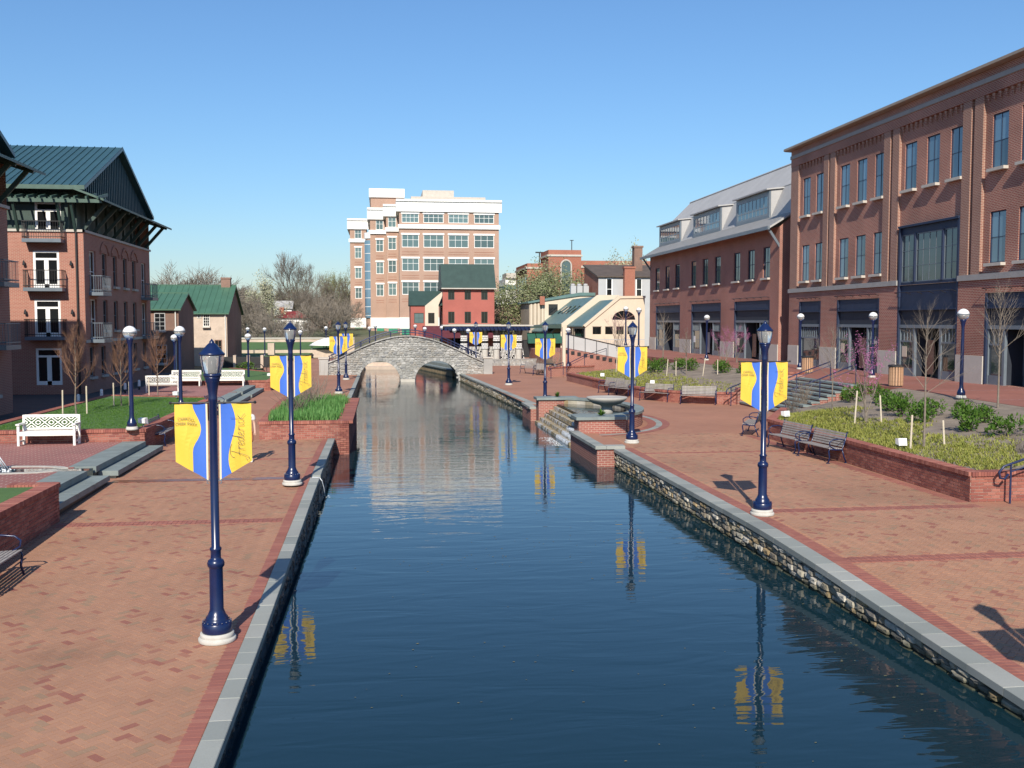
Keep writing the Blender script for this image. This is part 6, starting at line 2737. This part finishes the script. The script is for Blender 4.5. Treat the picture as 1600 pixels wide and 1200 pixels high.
# stone ledges and end wall seen through the arches
led = thing('canal_end', 'pale stepped stone ledges at the canal end behind the bridge arches', 'wall', (0, 0, 0))
q = MB()
q.box(-1.8, 8, 100.5, 101.2, -1.4, .1)
q.box(-1.8, 3.0, 99.2, 100.5, -1.4, -.25)
q.build('end_wall', M_oldstone, led)
q = MB()
q.prism([(3.2, 100.4), (5.9, 84.5), (8, 84.5), (8, 100.4)], 'z', -1.4, .0)
q.build('ledge', M_stone, led)
q = MB()
q.prism([(3.1, 100.3), (5.8, 84.4), (6.3, 84.4), (3.6, 100.3)], 'z', .004, .12)
q.build('ledge_cap', M_bluestone, led)
q = MB()
q.prism([(4.4, 99), (6.5, 86), (8, 86), (8, 99)], 'z', .004, .3)
q.build('ledge_step', M_bluestone, led)

# ================================================================ pergola with patterned columns
pg = thing('pergola', 'blue pergola on black and white mosaic columns right of the bridge', 'pergola', (0, 97, 0))
q = MB()
q.box(5.8, 14.7, -.5, 2.6, 3.72, 3.86)
q.build('canopy_edge', M_limestone, pg)
q = MB()
q.box(6.0, 14.4, -.4, -.25, 3.30, 3.72)
q.box(6.0, 14.4, 2.2, 2.35, 3.30, 3.72)
q.build('beam', M_blue, pg)
for i in range(22):
    q = MB()
    q.box(6.2 + i * .38, 6.28 + i * .38, -.9, 2.7, 3.48, 3.70)
    q.build('rafter', M_blue, pg)
mtile = MB()
mtile.box(-.05, .05, -.03, .0, -.07, .07)
mt_me = mtile.mesh('mosaic_tile', M_trimwhite)
for ci, cx in enumerate((7.9, 9.95, 11.1, 13.3)):
    q = MB()
    q.lathe([(.30, .35), (.31, 1.45)], 14, (cx, 0, 0))
    q.build('column_base', M_plinth, pg)
    q = MB()
    q.lathe([(.30, 1.45), (.28, 2.9), (.36, 3.0), (.42, 3.3)], 14, (cx, 0, 0))
    c_ = q.build('column', M_black, pg)
    for r_ in range(7):
        for k in range(7):
            if r_ in (3,): continue
            a = R(190 + k * 26 + (13 if r_ % 2 else 0))
            inst('mosaic_tile', mt_me, (cx + .295 * math.cos(a), .295 * math.sin(a), 1.6 + r_ * .19), (0, 0, a + R(90)), parent=c_)
pf = thing('mosaic_fence', 'slanting black and white chequered screen under the pergola', 'screen', (0, 98.2, 0))
q = MB()
q.box(7.4, 14.0, 0, .1, .35, 1.75)
q.build('panel', M_black, pf)
tl = MB()
for i in range(46):
    for j in range(9):
        if rng.random() < .88:
            x = 7.5 + i * .14 + (8 - j) * .02
            tl.add([(x, -.02, .42 + j * .145), (x + .075, -.02, .42 + j * .145), (x + .055, -.02, .53 + j * .145), (x - .02, -.02, .53 + j * .145)], [(0, 1, 2, 3)])
tl.build('white_tiles', M_trimwhite, pf, kind='stuff')
swl = thing('stone_wall', 'low grey stone wall in front of the pergola columns', 'wall', (0, 0, 0))
mbx = MB()
for i in range(44):
    for j in range(4):
        x = 8.9 + i * .125 + (.06 if j % 2 else 0)
        h = .14
        mbx.box(x, x + .118, 93.0 + rng.uniform(-.03, .01), 93.4, j * .145, j * .145 + h)
mbx.build('wall_stones', M_bridge, swl, kind='stuff')
q = MB()
q.box(8.85, 14.5, 92.95, 93.45, .585, .66)
q.build('wall_cap', M_bridgemortar, swl)

# ================================================================ plants
GROW_MIN = [0.0]


def grow(mb, p, d, ln, rad, lvl, r_, spread=.55, up=.25, kids=3, sides=4, shrink=.68, curve=.12, tips=None, wander=.12):
    """a branch of a few bent pieces, then its forks"""
    n = 3 if lvl > 1 else 2
    rad = max(rad, GROW_MIN[0])
    pts, rads = [p.copy()], [rad]
    for i in range(n):
        d = (d + Vector((r_.gauss(0, wander), r_.gauss(0, wander), r_.gauss(0, wander * .6) + up * .12))).normalized()
        p = p + d * (ln / n)
        pts.append(p.copy())
        rads.append(rad * (1 - .5 * (i + 1) / n))
    mb.tube([tuple(q) for q in pts], rads, sides if lvl > 1 else 3, cap=False)
    if lvl <= 0:
        if tips is not None: tips.append((p.copy(), d.copy()))
        return
    for k in range(kids):
        t = 1.0 if k == 0 else r_.uniform(.35, .95)
        i = min(n - 1, int(t * n))
        base = pts[i] + (pts[i + 1] - pts[i]) * (t * n - i)
        a = r_.uniform(0, 6.283)
        s = d.orthogonal().normalized()
        s = (Matrix.Rotation(a, 3, d) @ s)
        sp = spread * (.35 if k == 0 else r_.uniform(.7, 1.25))
        nd = (d * math.cos(sp) + s * math.sin(sp) + Vector((0, 0, up * .3))).normalized()
        grow(mb, base, nd, ln * shrink * r_.uniform(.8, 1.15), rads[i + 1] * .8, lvl - 1, r_, spread, up, kids, sides, shrink, curve, tips, wander)


def leaves(mb, tips, r_, n, size, scat):
    for (p, d) in tips:
        for k in range(n):
            c = p + Vector((r_.gauss(0, scat), r_.gauss(0, scat), r_.gauss(0, scat)))
            a = Vector((r_.gauss(0, 1), r_.gauss(0, 1), r_.gauss(0, 1))).normalized()
            b = a.orthogonal().normalized()
            s = size * r_.uniform(.6, 1.3)
            mb.add([tuple(c - a * s), tuple(c + b * s * .5), tuple(c + a * s), tuple(c - b * s * .5)], [(0, 1, 2, 3)])


def young_tree_mesh(seed, h, twig, lvl=4, spread=.45, up=.5, clear=.32, barkm=None, kids=4, twr=.011):
    r_ = random.Random(seed)
    tk = MB()
    H0 = h * clear
    pts = [(0, 0, 0), (r_.gauss(0, .02), r_.gauss(0, .02), H0 * .5), (0, 0, H0), (r_.gauss(0, .04), r_.gauss(0, .04), h * .6), (0, 0, h * .86)]
    tk.tube(pts, [.036, .029, .024, .015, .006], 8)
    cr = MB()
    n = 17
    for i in range(n):
        t = i / (n - 1)
        z = H0 + (h * .82 - H0) * t
        a = i * 2.4 + r_.uniform(-.4, .4)
        el = R(42 + 25 * t)
        d = Vector((math.cos(a) * math.cos(el), math.sin(a) * math.cos(el), math.sin(el)))
        grow(cr, Vector((0, 0, z)), d, h * .22 * (1.05 - .55 * t), twr * (1.25 - .5 * t), lvl - 2, r_, spread, up, kids, 4, .62, tips=None, wander=.1)
    return tk.mesh('trunk', barkm or M_bark), cr.mesh('crown', twig)


def young_tree(label, loc, meshes, rz=0.0, s=1.0, group='young bare street trees', name='young_tree'):
    t = thing(name, label, 'tree', loc, rz, group)
    t.scale = (s, s, s)
    inst('trunk', meshes[0], parent=t)
    inst('crown', meshes[1], parent=t)
    for m in meshes[2:]:
        inst('blossom', m, parent=t)
    return t


yt_red = [young_tree_mesh(s, 3.4, M_twigred, 5, .42, .6, .27, kids=5, twr=.014) for s in (11, 12)]
yt_grey = [young_tree_mesh(s, 4.2, M_bark, 4, .5, .35, .36, kids=4, twr=.0095) for s in (21, 22)]
yt_small = [young_tree_mesh(s, 2.6, M_bark, 4, .5, .4, .3, kids=3) for s in (31,)]
young_tree('bare reddish young tree with stakes behind the nearest white bench', (-11.5, 39.3, .72), yt_red[0])
young_tree('bare reddish young tree with stakes mid lawn, left of the globe lamp', (-10.7, 42.7, .72), yt_red[1], 1.0, .86)
young_tree('bare reddish young tree beyond the near lawn, right of the globe lamp', (-11.3, 52.2, .35), yt_red[0], 2.0, 1.0)
young_tree('bare grey young tree in front of the tall glazed bay', (14.8, 25.6, .70), yt_grey[0], 0, 1.0)
young_tree('bare young tree at the right picture border on the terrace edge', (20.6, 31.1, 1.25), yt_grey[1], 1, 1.05)
young_tree('bare young tree in the bed just right of the stone stairs', (16.7, 35.3, .85), yt_grey[1], 3, .8)
young_tree('thin young tree above the curved planter, left of the banner lamp shadow', (18.2, 58.2, 1.0), yt_small[0], 0, 1.1)
young_tree('thin young tree by the shrubs at the grey roofed building corner', (19.0, 66.0, 1.1), yt_small[0], 2, 1.5)
young_tree('thin bare sapling on the slope before the restaurant', (16.2, 66.5, .8), yt_small[0], 4, 1.2)


def redbud(seed, h):
    r_ = random.Random(seed)
    tk, tips = MB(), []
    for k in range(4):
        a = k * 1.6
        grow(tk, Vector((0, 0, .2)), Vector((math.cos(a) * .35, math.sin(a) * .35, 1)).normalized(), h * .36, .022, 3, r_, .5, .4, 3, 5, .62, tips=tips)
    tk.tube([(0, 0, 0), (0, 0, .3)], [.05, .04], 8)
    lv = MB()
    for (p, d) in tips:
        for i in range(16):
            c = p - d * r_.uniform(0, .5) + Vector((r_.gauss(0, .03), r_.gauss(0, .03), r_.gauss(0, .03)))
            a = Vector((r_.gauss(0, 1), r_.gauss(0, 1), r_.gauss(0, 1))).normalized()
            b = a.orthogonal().normalized()
            s = .013
            lv.add([tuple(c - a * s), tuple(c + b * s), tuple(c + a * s), tuple(c - b * s)], [(0, 1, 2, 3)])
    return tk.mesh('trunk', M_bark), lv.mesh('crown', M_budred)


rb = [redbud(s, 3.2) for s in (1, 2)]
for i, (p, s, lb) in enumerate((((16.0, 31.3, .85), 1.1, 'redbud with pink buds before the second shopfront of the brown building'),
                                ((24.3, 66.2, TZ), 1.0, 'redbud with pink blossom at the gap between the two brick buildings'),
                                ((20.9, 59.2, 1.2), 1.0, 'redbud with pink blossom before the grey roofed building'),
                                ((24.0, 100.5, 1.6), 1.4, 'purple redbud at the far corner of the grey roofed building'))):
    young_tree(lb, p, rb[i % 2], i * 1.3, s, 'redbuds in bloom', 'redbud_tree')

# tree stakes
stk = MB()
stk.lathe([(.028, 0), (.028, 1.0), (.02, 1.02)], 7)
stk_me = stk.mesh('tree_stake', M_stake)
for (x, y, z, h, tl_, lb) in ((-11.95, 39.2, .7, .95, .02, 'wooden stake left of the bare tree behind the nearest bench'), (-11.05, 39.1, .7, 1.1, .0, 'wooden stake right of the bare tree behind the nearest bench'),
                              (-11.0, 42.7, .7, 1.0, .0, 'wooden stake left of the mid lawn tree'), (-10.35, 42.6, .7, 1.05, .0, 'wooden stake right of the mid lawn tree'),
                              (14.4, 25.6, .66, 1.0, .02, 'pale stake left of the tree by the glazed bay'), (15.35, 25.5, .66, .85, -.05, 'pale stake right of the tree by the glazed bay'),
                              (15.55, 31.2, .78, 1.15, .04, 'pale stake left of the redbud in the near bed'), (16.4, 31.0, .78, 1.0, -.05, 'pale stake right of the redbud in the near bed'),
                              (17.0, 58.3, .85, 1.1, .06, 'pale stake by the far bed saplings, leftmost of a group'), (17.5, 58.0, .85, 1.0, 0, 'pale stake by the far bed saplings, second of a group'),
                              (18.6, 56.3, 1.0, 1.1, .1, 'pale stake by the far bed saplings, third of a group'), (19.4, 56.0, 1.0, 1.0, 0, 'pale stake by the far bed saplings, rightmost of a group'),
                              (15.6, 65.5, .8, 1.4, .05, 'pale stake on the slope before the restaurant, left one'), (16.6, 66.0, .8, 1.5, -.04, 'pale stake on the slope before the restaurant, right one'),
                              (-11.7, 52.1, .35, 1.0, 0, 'wooden stake by the tree beyond the near lawn')):
    o = inst('tree_stake', stk_me, (x, y, z - .05), (tl_, tl_, 0), (1, 1, h))
    tag(o, lb, 'stake', 'wooden tree stakes')


# shrubs
def shrub_mesh(seed, n=520):
    r_ = random.Random(seed)
    mb = MB()
    cl = [(Vector((r_.gauss(0, .16), r_.gauss(0, .16), r_.uniform(.12, .48))), r_.uniform(.13, .22)) for _ in range(11)]
    for k in range(n):
        c, rad = cl[r_.randrange(len(cl))]
        d = Vector((r_.gauss(0, 1), r_.gauss(0, 1), r_.gauss(0, 1))).normalized()
        p = c + d * rad * r_.uniform(.6, 1.0)
        if p.z < .02: p.z = .02 + r_.random() * .05
        a = (d + Vector((0, 0, .6)) + Vector((r_.gauss(0, .35), r_.gauss(0, .35), r_.gauss(0, .35)))).normalized()
        b = a.cross(Vector((r_.gauss(0, 1), r_.gauss(0, 1), r_.gauss(0, 1)))).normalized()
        s = r_.uniform(.035, .06)
        mb.add([tuple(p - a * s), tuple(p + b * s * .45), tuple(p + a * s), tuple(p - b * s * .45)], [(0, 1, 2, 3)])
    st = MB()
    for c, rad in cl:
        st.tube([(0, 0, 0), (c.x * .6, c.y * .6, c.z * .6), tuple(c)], [.012, .009, .005], 4)
    return mb.mesh('foliage', M_leafshrub), st.mesh('stem', M_twigdark)


SH = [shrub_mesh(s) for s in (1, 2, 3)]
order = ['first', 'second', 'third', 'fourth', 'fifth', 'sixth', 'seventh', 'eighth', 'ninth', 'tenth', 'eleventh', 'twelfth', 'thirteenth', 'fourteenth', 'fifteenth', 'sixteenth']
shr = [(18.6, 37.6, 1.0), (19.0, 38.9, 1.1), (20.3, 40.2, 1.05), (18.9, 36.0, 1.1), (21.0, 40.6, .9), (17.9, 33.4, 1.1), (18.5, 33.8, 1.0), (17.5, 31.8, 1.15), (18.2, 31.2, 1.1), (17.3, 30.0, 1.1), (18.6, 29.8, 1.0), (18.4, 28.5, 1.1), (17.2, 27.2, 1.15), (17.4, 25.8, 1.2)]
for i, (x, y, s) in enumerate(shr):
    t = thing('shrub', 'round green laurel shrub in the near bed, %s counted from the stairs' % order[i], 'shrub', (x, y, bedz(x, y) - .03), i * 1.7, 'laurel shrubs in the near bed')
    t.scale = (s, s, s * rng.uniform(.9, 1.15))
    for m, nm in zip(SH[i % 3], ('foliage', 'stem')):
        inst(nm, m, parent=t)
shr2 = [(16.4, 65.6, 1.3), (17.3, 64.4, 1.5), (18.2, 63.6, 1.5), (17.2, 62.0, 1.3), (19.0, 62.2, 1.5), (19.2, 60.4, 1.3), (20.2, 58.0, 1.2), (20.5, 54.5, 1.4), (19.9, 56.4, 1.3), (20.6, 51.5, 1.2)]
for i, (x, y, s) in enumerate(shr2):
    t = thing('shrub', 'dark green laurel shrub above the curved wall, %s counted from the restaurant side' % order[i], 'shrub', (x, y, bedz2(x, y) - .03), i * 2.1, 'laurel shrubs in the far bed')
    t.scale = (s, s, s * rng.uniform(.9, 1.1))
    for m, nm in zip(SH[i % 3], ('foliage', 'stem')):
        inst(nm, m, parent=t)
t = thing('shrub', 'bright yellow green bush at the foot of the plastered house', 'shrub', (-11.3, 84, 0), 0)
t.scale = (2.2, 1.6, 1.5)
inst('foliage', SH[0][0], parent=t)
inst('stem', SH[0][1], parent=t)


def blades(name, mat, pts, h, w, per, r_, lean=.5, label=None):
    mb = MB()
    for (x, y, z) in pts:
        for k in range(per):
            a = r_.uniform(0, 6.283)
            hh = h * r_.uniform(.6, 1.3)
            px, py = x + r_.gauss(0, .05), y + r_.gauss(0, .05)
            dx, dy = math.cos(a) * hh * lean * r_.random(), math.sin(a) * hh * lean * r_.random()
            sx, sy = -math.sin(a) * w, math.cos(a) * w
            mb.add([(px - sx, py - sy, z), (px + sx, py + sy, z), (px + dx, py + dy, z + hh)], [(0, 1, 2)])
    o = mb.build(name, mat)
    o['kind'] = 'stuff'
    if label: o['label'] = label
    return o


r_ = random.Random(9)
pts = []
for k in range(4200):
    y = r_.uniform(21.8, 36)
    t = abs(r_.gauss(0, .28))
    x = axw(y) + .25 + t * (axt(y) - axw(y)) * .9
    if math.sin(y * 1.3) * .12 + .42 > t:
        pts.append((x, y, bedz(x, y) - .02))
blades('ground_cover', M_cover, pts, .10, .022, 5, r_, 1.4, 'yellow green creeping ground cover in the near planting bed')
pts = []
for k in range(2600):
    y = r_.uniform(49, 68.5)
    t = abs(r_.gauss(0, .25))
    x = bxw(y) + .2 + t * (21.5 - bxw(y))
    if t < .5:
        pts.append((x, y, bedz2(x, y) - .02))
blades('ground_cover', M_cover, pts, .10, .026, 4, r_, 1.4, 'yellow green creeping ground cover behind the curved planter wall')
pts = [(r_.uniform(-4.1, -1.6), r_.uniform(36.3, 46.4), .55) for k in range(900)]
tu = blades('tulip_leaves', M_tulip, pts, .34, .028, 7, r_, .5, 'thick green tulip leaves filling the canal side planter')
pts = [(r_.uniform(-12.6, -7.95), r_.uniform(33.35, 46.6), .712) for k in range(9000)]
blades('lawn_grass', M_blade, pts, .045, .006, 4, r_, .8, 'short mown grass of the near lawn')
# dry brush clumps
dry = []
for seed in (41, 42):
    rr = random.Random(seed)
    mb = MB()
    for k in range(46):
        a = rr.uniform(0, 6.283)
        grow(mb, Vector((rr.gauss(0, .08), rr.gauss(0, .08), 0)), Vector((math.cos(a) * .5, math.sin(a) * .5, 1)).normalized(), rr.uniform(.25, .5), .005, 1, rr, .4, .3, 3, 3, .6)
    dry.append(mb.mesh('dry_shrub', M_bark))
for i, (x, y, z, s, lb) in enumerate(((15.6, 36.4, .75, 1.3, 'dry twiggy shrub beside the stairs in the near bed'), (17.0, 38.6, .85, 1.6, 'taller dry twiggy shrub beside the stairs in the near bed'),
                                      (16.2, 23.2, .75, 1.2, 'dry twiggy shrub near the curled handrail'), (19.2, 49.6, 1.0, 1.2, 'dry grass clump right above the stairs cheek wall'),
                                      (12.4, 77.4, .1, 2.4, 'large dry bush left of the cream post by the ramp'), (13.4, 79.6, .1, 2.6, 'large dry bush behind the litter bin'), (14.3, 82.2, .1, 2.4, 'dry bush under the green awnings of the restaurant'),
                                      (-3.3, 39.2, .5, 2.6, 'bare brush rising from the front of the tulip planter'), (-3.0, 43.5, .5, 2.6, 'bare brush rising from the back of the tulip planter'))):
    o = inst('dry_shrub', dry[i % 2], (x, y, z), (0, 0, i), (s, s, s))
    tag(o, lb, 'shrub', 'dry twiggy shrubs')


# ---- far trees
def big_tree(seed, h, w, twig, lvl=5, leafm=None, leaf_n=0, leaf=.1, scat=.25, clear=.22, rad=.2, up=.25, spread=.6, kids=3, tw=1.0):
    rr = random.Random(seed)
    tk = MB()
    tk.tube([(0, 0, 0), (.05, 0, h * clear * .5), (0, 0, h * clear)], [rad, rad * .85, rad * .7], 8)
    cr, tips = MB(), []
    n = 6
    for k in range(n):
        a = 6.283 * k / n + rr.uniform(-.3, .3)
        el = R(rr.uniform(28, 75))
        d = Vector((math.cos(a) * math.cos(el), math.sin(a) * math.cos(el), math.sin(el)))
        grow(cr, Vector((0, 0, h * clear * rr.uniform(.8, 1.05))), d, h * .30, rad * .42 * tw, lvl - 1, rr, spread, up, kids, 4, .70, tips=tips, wander=.14)
    xs = [p.x for p, d in tips]
    zs = [p.z for p, d in tips]
    xs.sort()
    zs.sort()
    m_ = len(xs)
    sx, sz = w / (xs[int(m_ * .95)] - xs[int(m_ * .05)]), (h * (1 - clear * .8)) / (zs[int(m_ * .97)] - h * clear * .8)
    def fit(v): return (v[0] * sx, v[1] * sx, h * clear * .8 + (v[2] - h * clear * .8) * sz if v[2] > h * clear * .8 else v[2])
    cr.v = [fit(v) for v in cr.v]
    out = [tk.mesh('trunk', M_twigdark), cr.mesh('crown', twig)]
    if leafm:
        lv = MB()
        leaves(lv, [(Vector(fit(p)), d) for p, d in tips], rr, leaf_n, leaf, scat)
        out.append(lv.mesh('foliage', leafm))
    return out


def far_tree(label, x, y, meshes, rz=0, s=1.0, group='trees behind the park', name='tree'):
    t = thing(name, label, 'tree', (x, y, far_z(x, y) - .3 if y > 112 else 0), rz, group)
    t.scale = (s, s, s) if not isinstance(s, tuple) else s
    for m in meshes:
        inst(m.name.split('.')[0], m, parent=t)
    return t


GROW_MIN[0] = .021
bt_dome = big_tree(1, 11.2, 11, M_twiggrey, 5, None, kids=5, tw=1.1, spread=.7)
bt_grey = big_tree(2, 11, 9, M_twiggrey, 5, None, kids=4, tw=1.2)
bt_dark = big_tree(3, 11, 9, M_twigdark, 5, M_haybud, 1, .10, .3, kids=4, tw=1.2)
bt_olive = big_tree(4, 11, 8.5, M_twigolive, 5, M_haybud, 2, .11, .35, kids=4, tw=1.1)
bt_tall = big_tree(5, 16, 6.5, M_twigdark, 5, None, kids=4, clear=.45, rad=.28, up=.5, spread=.42)
bt_pear = big_tree(6, 8.2, 5.4, M_twiggrey, 4, M_leafpear, 16, .14, .36, clear=.12, kids=4, spread=.75)
bt_big = big_tree(7, 10.4, 11.5, M_twigdark, 5, M_leafpearg, 15, .15, .55, clear=.14, kids=4, spread=.75)
GROW_MIN[0] = .016
bt_low = big_tree(8, 5.4, 6, M_twiggrey, 5, None, clear=.10, rad=.14, kids=4, spread=.7)
far_tree('broad bare brown tree crown above the green roofed plastered house', -27.6, 150, bt_dome, 0, (.95, .95, .90))
far_tree('whitish blossoming pear tree left of the tall bare tree', -20.0, 175, bt_pear, 0, 1.0)
far_tree('tallest bare tree on the skyline left of the office block', -20.3, 225, bt_tall, 0, (1, 1, .98))
far_tree('slender bare tree just right of the tallest one', -17.0, 226, bt_tall, 2, (.6, .6, .84))
far_tree('greenish budding tree touching the left edge of the office block', -8.9, 215, bt_olive, 0, 1.0)
far_tree('dark bare tree between the tall bare tree and the budding tree', -13.0, 205, bt_dark, 1, .95)
far_tree('dark bare tree under the tallest bare tree', -17.2, 200, bt_dark, 3, .82)
far_tree('bare tree right of the blossoming pear, half hidden behind it', -21.5, 210, bt_grey, 2, .75)
far_tree('bare brown tree beside the plastered house gable', -25.2, 190, bt_grey, 0, .72)
far_tree('bare tree far left of the pear on the ridge', -29.5, 205, bt_dark, 4, .72)
far_tree('low brown tree right of the plastered house in the park', -18.4, 150, bt_low, 0, .95)
far_tree('low brown tree in front of the red roofed white house, left', -15.0, 140, bt_low, 2, .85)
far_tree('low brown scrub tree between white house and office block', -8.8, 160, bt_low, 1, (1.2, 1.2, 1.0))
far_tree('dark tree close behind the office block corner', -7.2, 201, bt_dark, 5, .9)
far_tree('bare tree behind the red roofed white house', -14.5, 190, bt_grey, 3, .68)
far_tree('low bare tree beside the far globe lamps', -11.0, 135, bt_low, 4, .8)
far_tree('bare brown tree half hiding the far brick cottage', -11.6, 185, bt_grey, 5, .55)
far_tree('low scrub tree at the right of the red roofed white house', -9.8, 172, bt_low, 6, (1.1, 1.1, 1.1))
far_tree('low scrub tree left of the pale far cottage', -22.0, 165, bt_low, 5, (1.1, 1.1, 1.05))
far_tree('low scrub tree against the office block base', -7.0, 178, bt_low, 3, (1.0, 1.0, 1.1))
far_tree('brown tree between plastered house and blossoming pear', -24.0, 170, bt_low, 1, (1.2, 1.2, 1.2))
far_tree('big pear tree in pale bloom between red building and restaurant', 22.9, 143, bt_big, 0, (1.2, 1.2, .97), 'pear trees near the restaurant')
far_tree('pear tree in white bloom behind the grey house chimney', 37.8, 150, bt_pear, 1, (1.1, 1.1, 1.5), 'pear trees near the restaurant')
far_tree('pear tree in white bloom left of the high chimney', 35.4, 152, bt_pear, 3, (.9, .9, 1.35), 'pear trees near the restaurant')
rr = random.Random(77)
wood = thing('far_wood', 'bare brown wood along the far ridge left of the office block', 'wood')
wood['kind'] = 'stuff'
for k in range(30):
    x, y = -78 + k * 2.7 + rr.uniform(-1, 1), rr.uniform(235, 290)
    s = rr.uniform(.6, .85)
    inst('wood_tree', (bt_dark, bt_grey)[k % 2][1], (x, y, far_z(x, y) - 1), (0, 0, k * 1.3), (s, s, s * rr.uniform(.7, .9)), wood)

# far houses on the slope
wh = thing('white_house', 'white house with dark red hipped roof in the trees behind the park', 'house', (-15.5, 175, 2.2))
q = MB()
q.box(-3.0, 3.0, 0, 5, 0, 2.6)
q.build('wall', M_trimwhite, wh)
q = MB()
q.add([(-3.4, -.4, 2.55), (3.4, -.4, 2.55), (3.4, 5.4, 2.55), (-3.4, 5.4, 2.55), (-1.4, 2.5, 3.75), (1.0, 2.5, 3.75)], [(0, 1, 5, 4), (1, 2, 5), (2, 3, 4, 5), (3, 0, 4)])
wr = q.build('roof', plain('dark_red_roof', (.20, .03, .03), .7, .15, 2), wh)
q = MB()
q.box(-2.2, -1.4, 2, 3, 3.2, 4.4)
q.build('chimney', M_brick_tower, wr)
for i in range(5):
    window(wh, -2.7 + i * 1.15, .8, .55, 1.2, -.08, 1, 2, M_trimwhite, M_glassoff, None, .07, panes=False)
fh = thing('brick_cottage', 'small far brick cottage among bare trees left of the office block', 'house', (-12.3, 198, 3.6))
gabled(fh, -2.4, 2.4, 0, 5, -1, 2.2, 3.6, M_oldbrick, M_oldbrick, seams=False)
fh2 = thing('pale_cottage', 'small far pale cottage below the tallest bare tree', 'house', (-18.5, 192, 4.2))
gabled(fh2, -1.6, 1.6, 0, 4, -1, 2.6, 3.8, M_trimwhite, M_greyroof, seams=False)
window(fh2, -.6, .8, .6, 1.0, -.06, 1, 2, M_trimwhite, M_glassdark, None, .06, panes=False)

# ================================================================ the person behind the nearest banner


pe = thing('person', 'person in white shirt and orange shorts walking, mostly hidden by the nearest banner', 'person', (-4.05, 30.45, zl(30.4)), R(12))


def chain(verts, edges, start, pts):
    i = start
    for p in pts:
        verts.append(p)
        edges.append((i, len(verts) - 1))
        i = len(verts) - 1
    return i


def skinned(name, verts, edges, mat, parent, sub=2):
    me = bpy.data.meshes.new(name)
    me.from_pydata([v[:3] for v in verts], edges, [])
    me.materials.append(mat)
    o = bpy.data.objects.new(name, me)
    col.objects.link(o)
    o.parent = parent
    sk = o.modifiers.new('Skin', 'SKIN')
    sk.use_smooth_shade = True
    if len(me.skin_vertices) == 0:
        bpy.context.view_layer.objects.active = o
        bpy.ops.mesh.customdata_skin_add()
    for i, v in enumerate(verts):
        d = me.skin_vertices[0].data[i]
        d.radius = (v[3], v[4] if len(v) > 4 else v[3])
        d.use_root = (i == 0)
    ss = o.modifiers.new('Subdivision', 'SUBSURF')
    ss.levels = sub
    ss.render_levels = sub
    return o


V, Ed = [(0, 0, .95, .125, .09)], []
ch = chain(V, Ed, 0, [(0, .0, 1.12, .12, .085), (0, -.01, 1.30, .145, .095), (0, 0, 1.42, .12, .08)])
nk = chain(V, Ed, ch, [(0, -.01, 1.50, .055), (0, -.02, 1.58, .07, .085), (0, -.025, 1.68, .078, .098), (0, -.01, 1.76, .055, .07)])
for s in (-1, 1):
    kn = chain(V, Ed, 0, [(s * .09, 0, .88, .088), (s * .10, -.04 - s * .05, .50, .058), (s * .105, .03 - s * .10, .28, .05), (s * .11, .05 - s * .13, .09, .036), (s * .115, -.06 - s * .13, .04, .038)])
    hd = chain(V, Ed, ch, [(s * .17, 0, 1.40, .052), (s * .225, .01, 1.15, .042), (s * .235, -.08, .93, .03), (s * .235, -.11, .86, .03)])
    bx_, by_, bz_ = s * .235, -.11, .86
    for k, (dx, ln_) in enumerate(((-.025, .075), (-.008, .085), (.009, .08), (.024, .065))):
        chain(V, Ed, hd, [(bx_ + s * 0 + dx, by_ - .02, bz_ - ln_ * .55, .009), (bx_ + dx, by_ - .005, bz_ - ln_, .008)])
    chain(V, Ed, hd, [(bx_ - s * .035, by_ - .03, bz_ - .01, .010), (bx_ - s * .04, by_ - .045, bz_ - .05, .009)])
body = skinned('body', V, Ed, M_skin, pe)
V, Ed = [(0, 0, .98, .155, .115)], []
ch = chain(V, Ed, 0, [(0, -.005, 1.18, .155, .115), (0, -.01, 1.32, .165, .115), (0, 0, 1.43, .12, .09)])
for s in (-1, 1):
    chain(V, Ed, ch, [(s * .17, 0, 1.41, .075), (s * .215, .01, 1.22, .072)])
skinned('shirt', V, Ed, M_shirt, pe)
V, Ed = [(0, 0, .99, .15, .11)], []
for s in (-1, 1):
    chain(V, Ed, 0, [(s * .09, 0, .86, .115), (s * .10, -.035 - s * .045, .56, .095)])
skinned('shorts', V, Ed, M_shorts, pe)
for s in (-1, 1):
    y0 = -s * .13
    q = MB()
    q.lathe([(.045, .0), (.055, .01), (.055, .05), (.045, .09), (.04, .11)], 12)
    q.v = [(v[0] * .95 + s * .113, v[1] * 2.3 - .02 + y0, v[2]) for v in q.v]
    q.build('shoe', M_shoe, pe, True)
q = MB()
q.sphere((0, .0, 1.71), .098, 14, 10, 1.05)
q.v = [v for v in q.v]
q.v = [(v[0], v[1] if v[1] > -.045 or v[2] > 1.765 else -.045, max(v[2], 1.62)) for v in q.v]
q.build('hair', M_hair, pe, True)
q = MB()
for s in (-1, 1):
    q.sphere((s * .032, -.112, 1.685), .011, 8, 6)
q.build('eye', M_dark, pe)
q = MB()
q.add([(-.012, -.115, 1.645), (.012, -.115, 1.645), (0, -.145, 1.642), (0, -.116, 1.69)], [(0, 1, 2), (0, 2, 3), (1, 3, 2)])
q.sphere((-.082, -.01, 1.67), .022, 8, 6)
q.sphere((.082, -.01, 1.67), .022, 8, 6)
q.build('nose_and_ears', M_skin, pe, True)
q = MB()
q.tube([(-.024, -.112, 1.612), (0, -.12, 1.608), (.024, -.112, 1.612)], .005, 5)
q.build('mouth', M_shorts, pe)
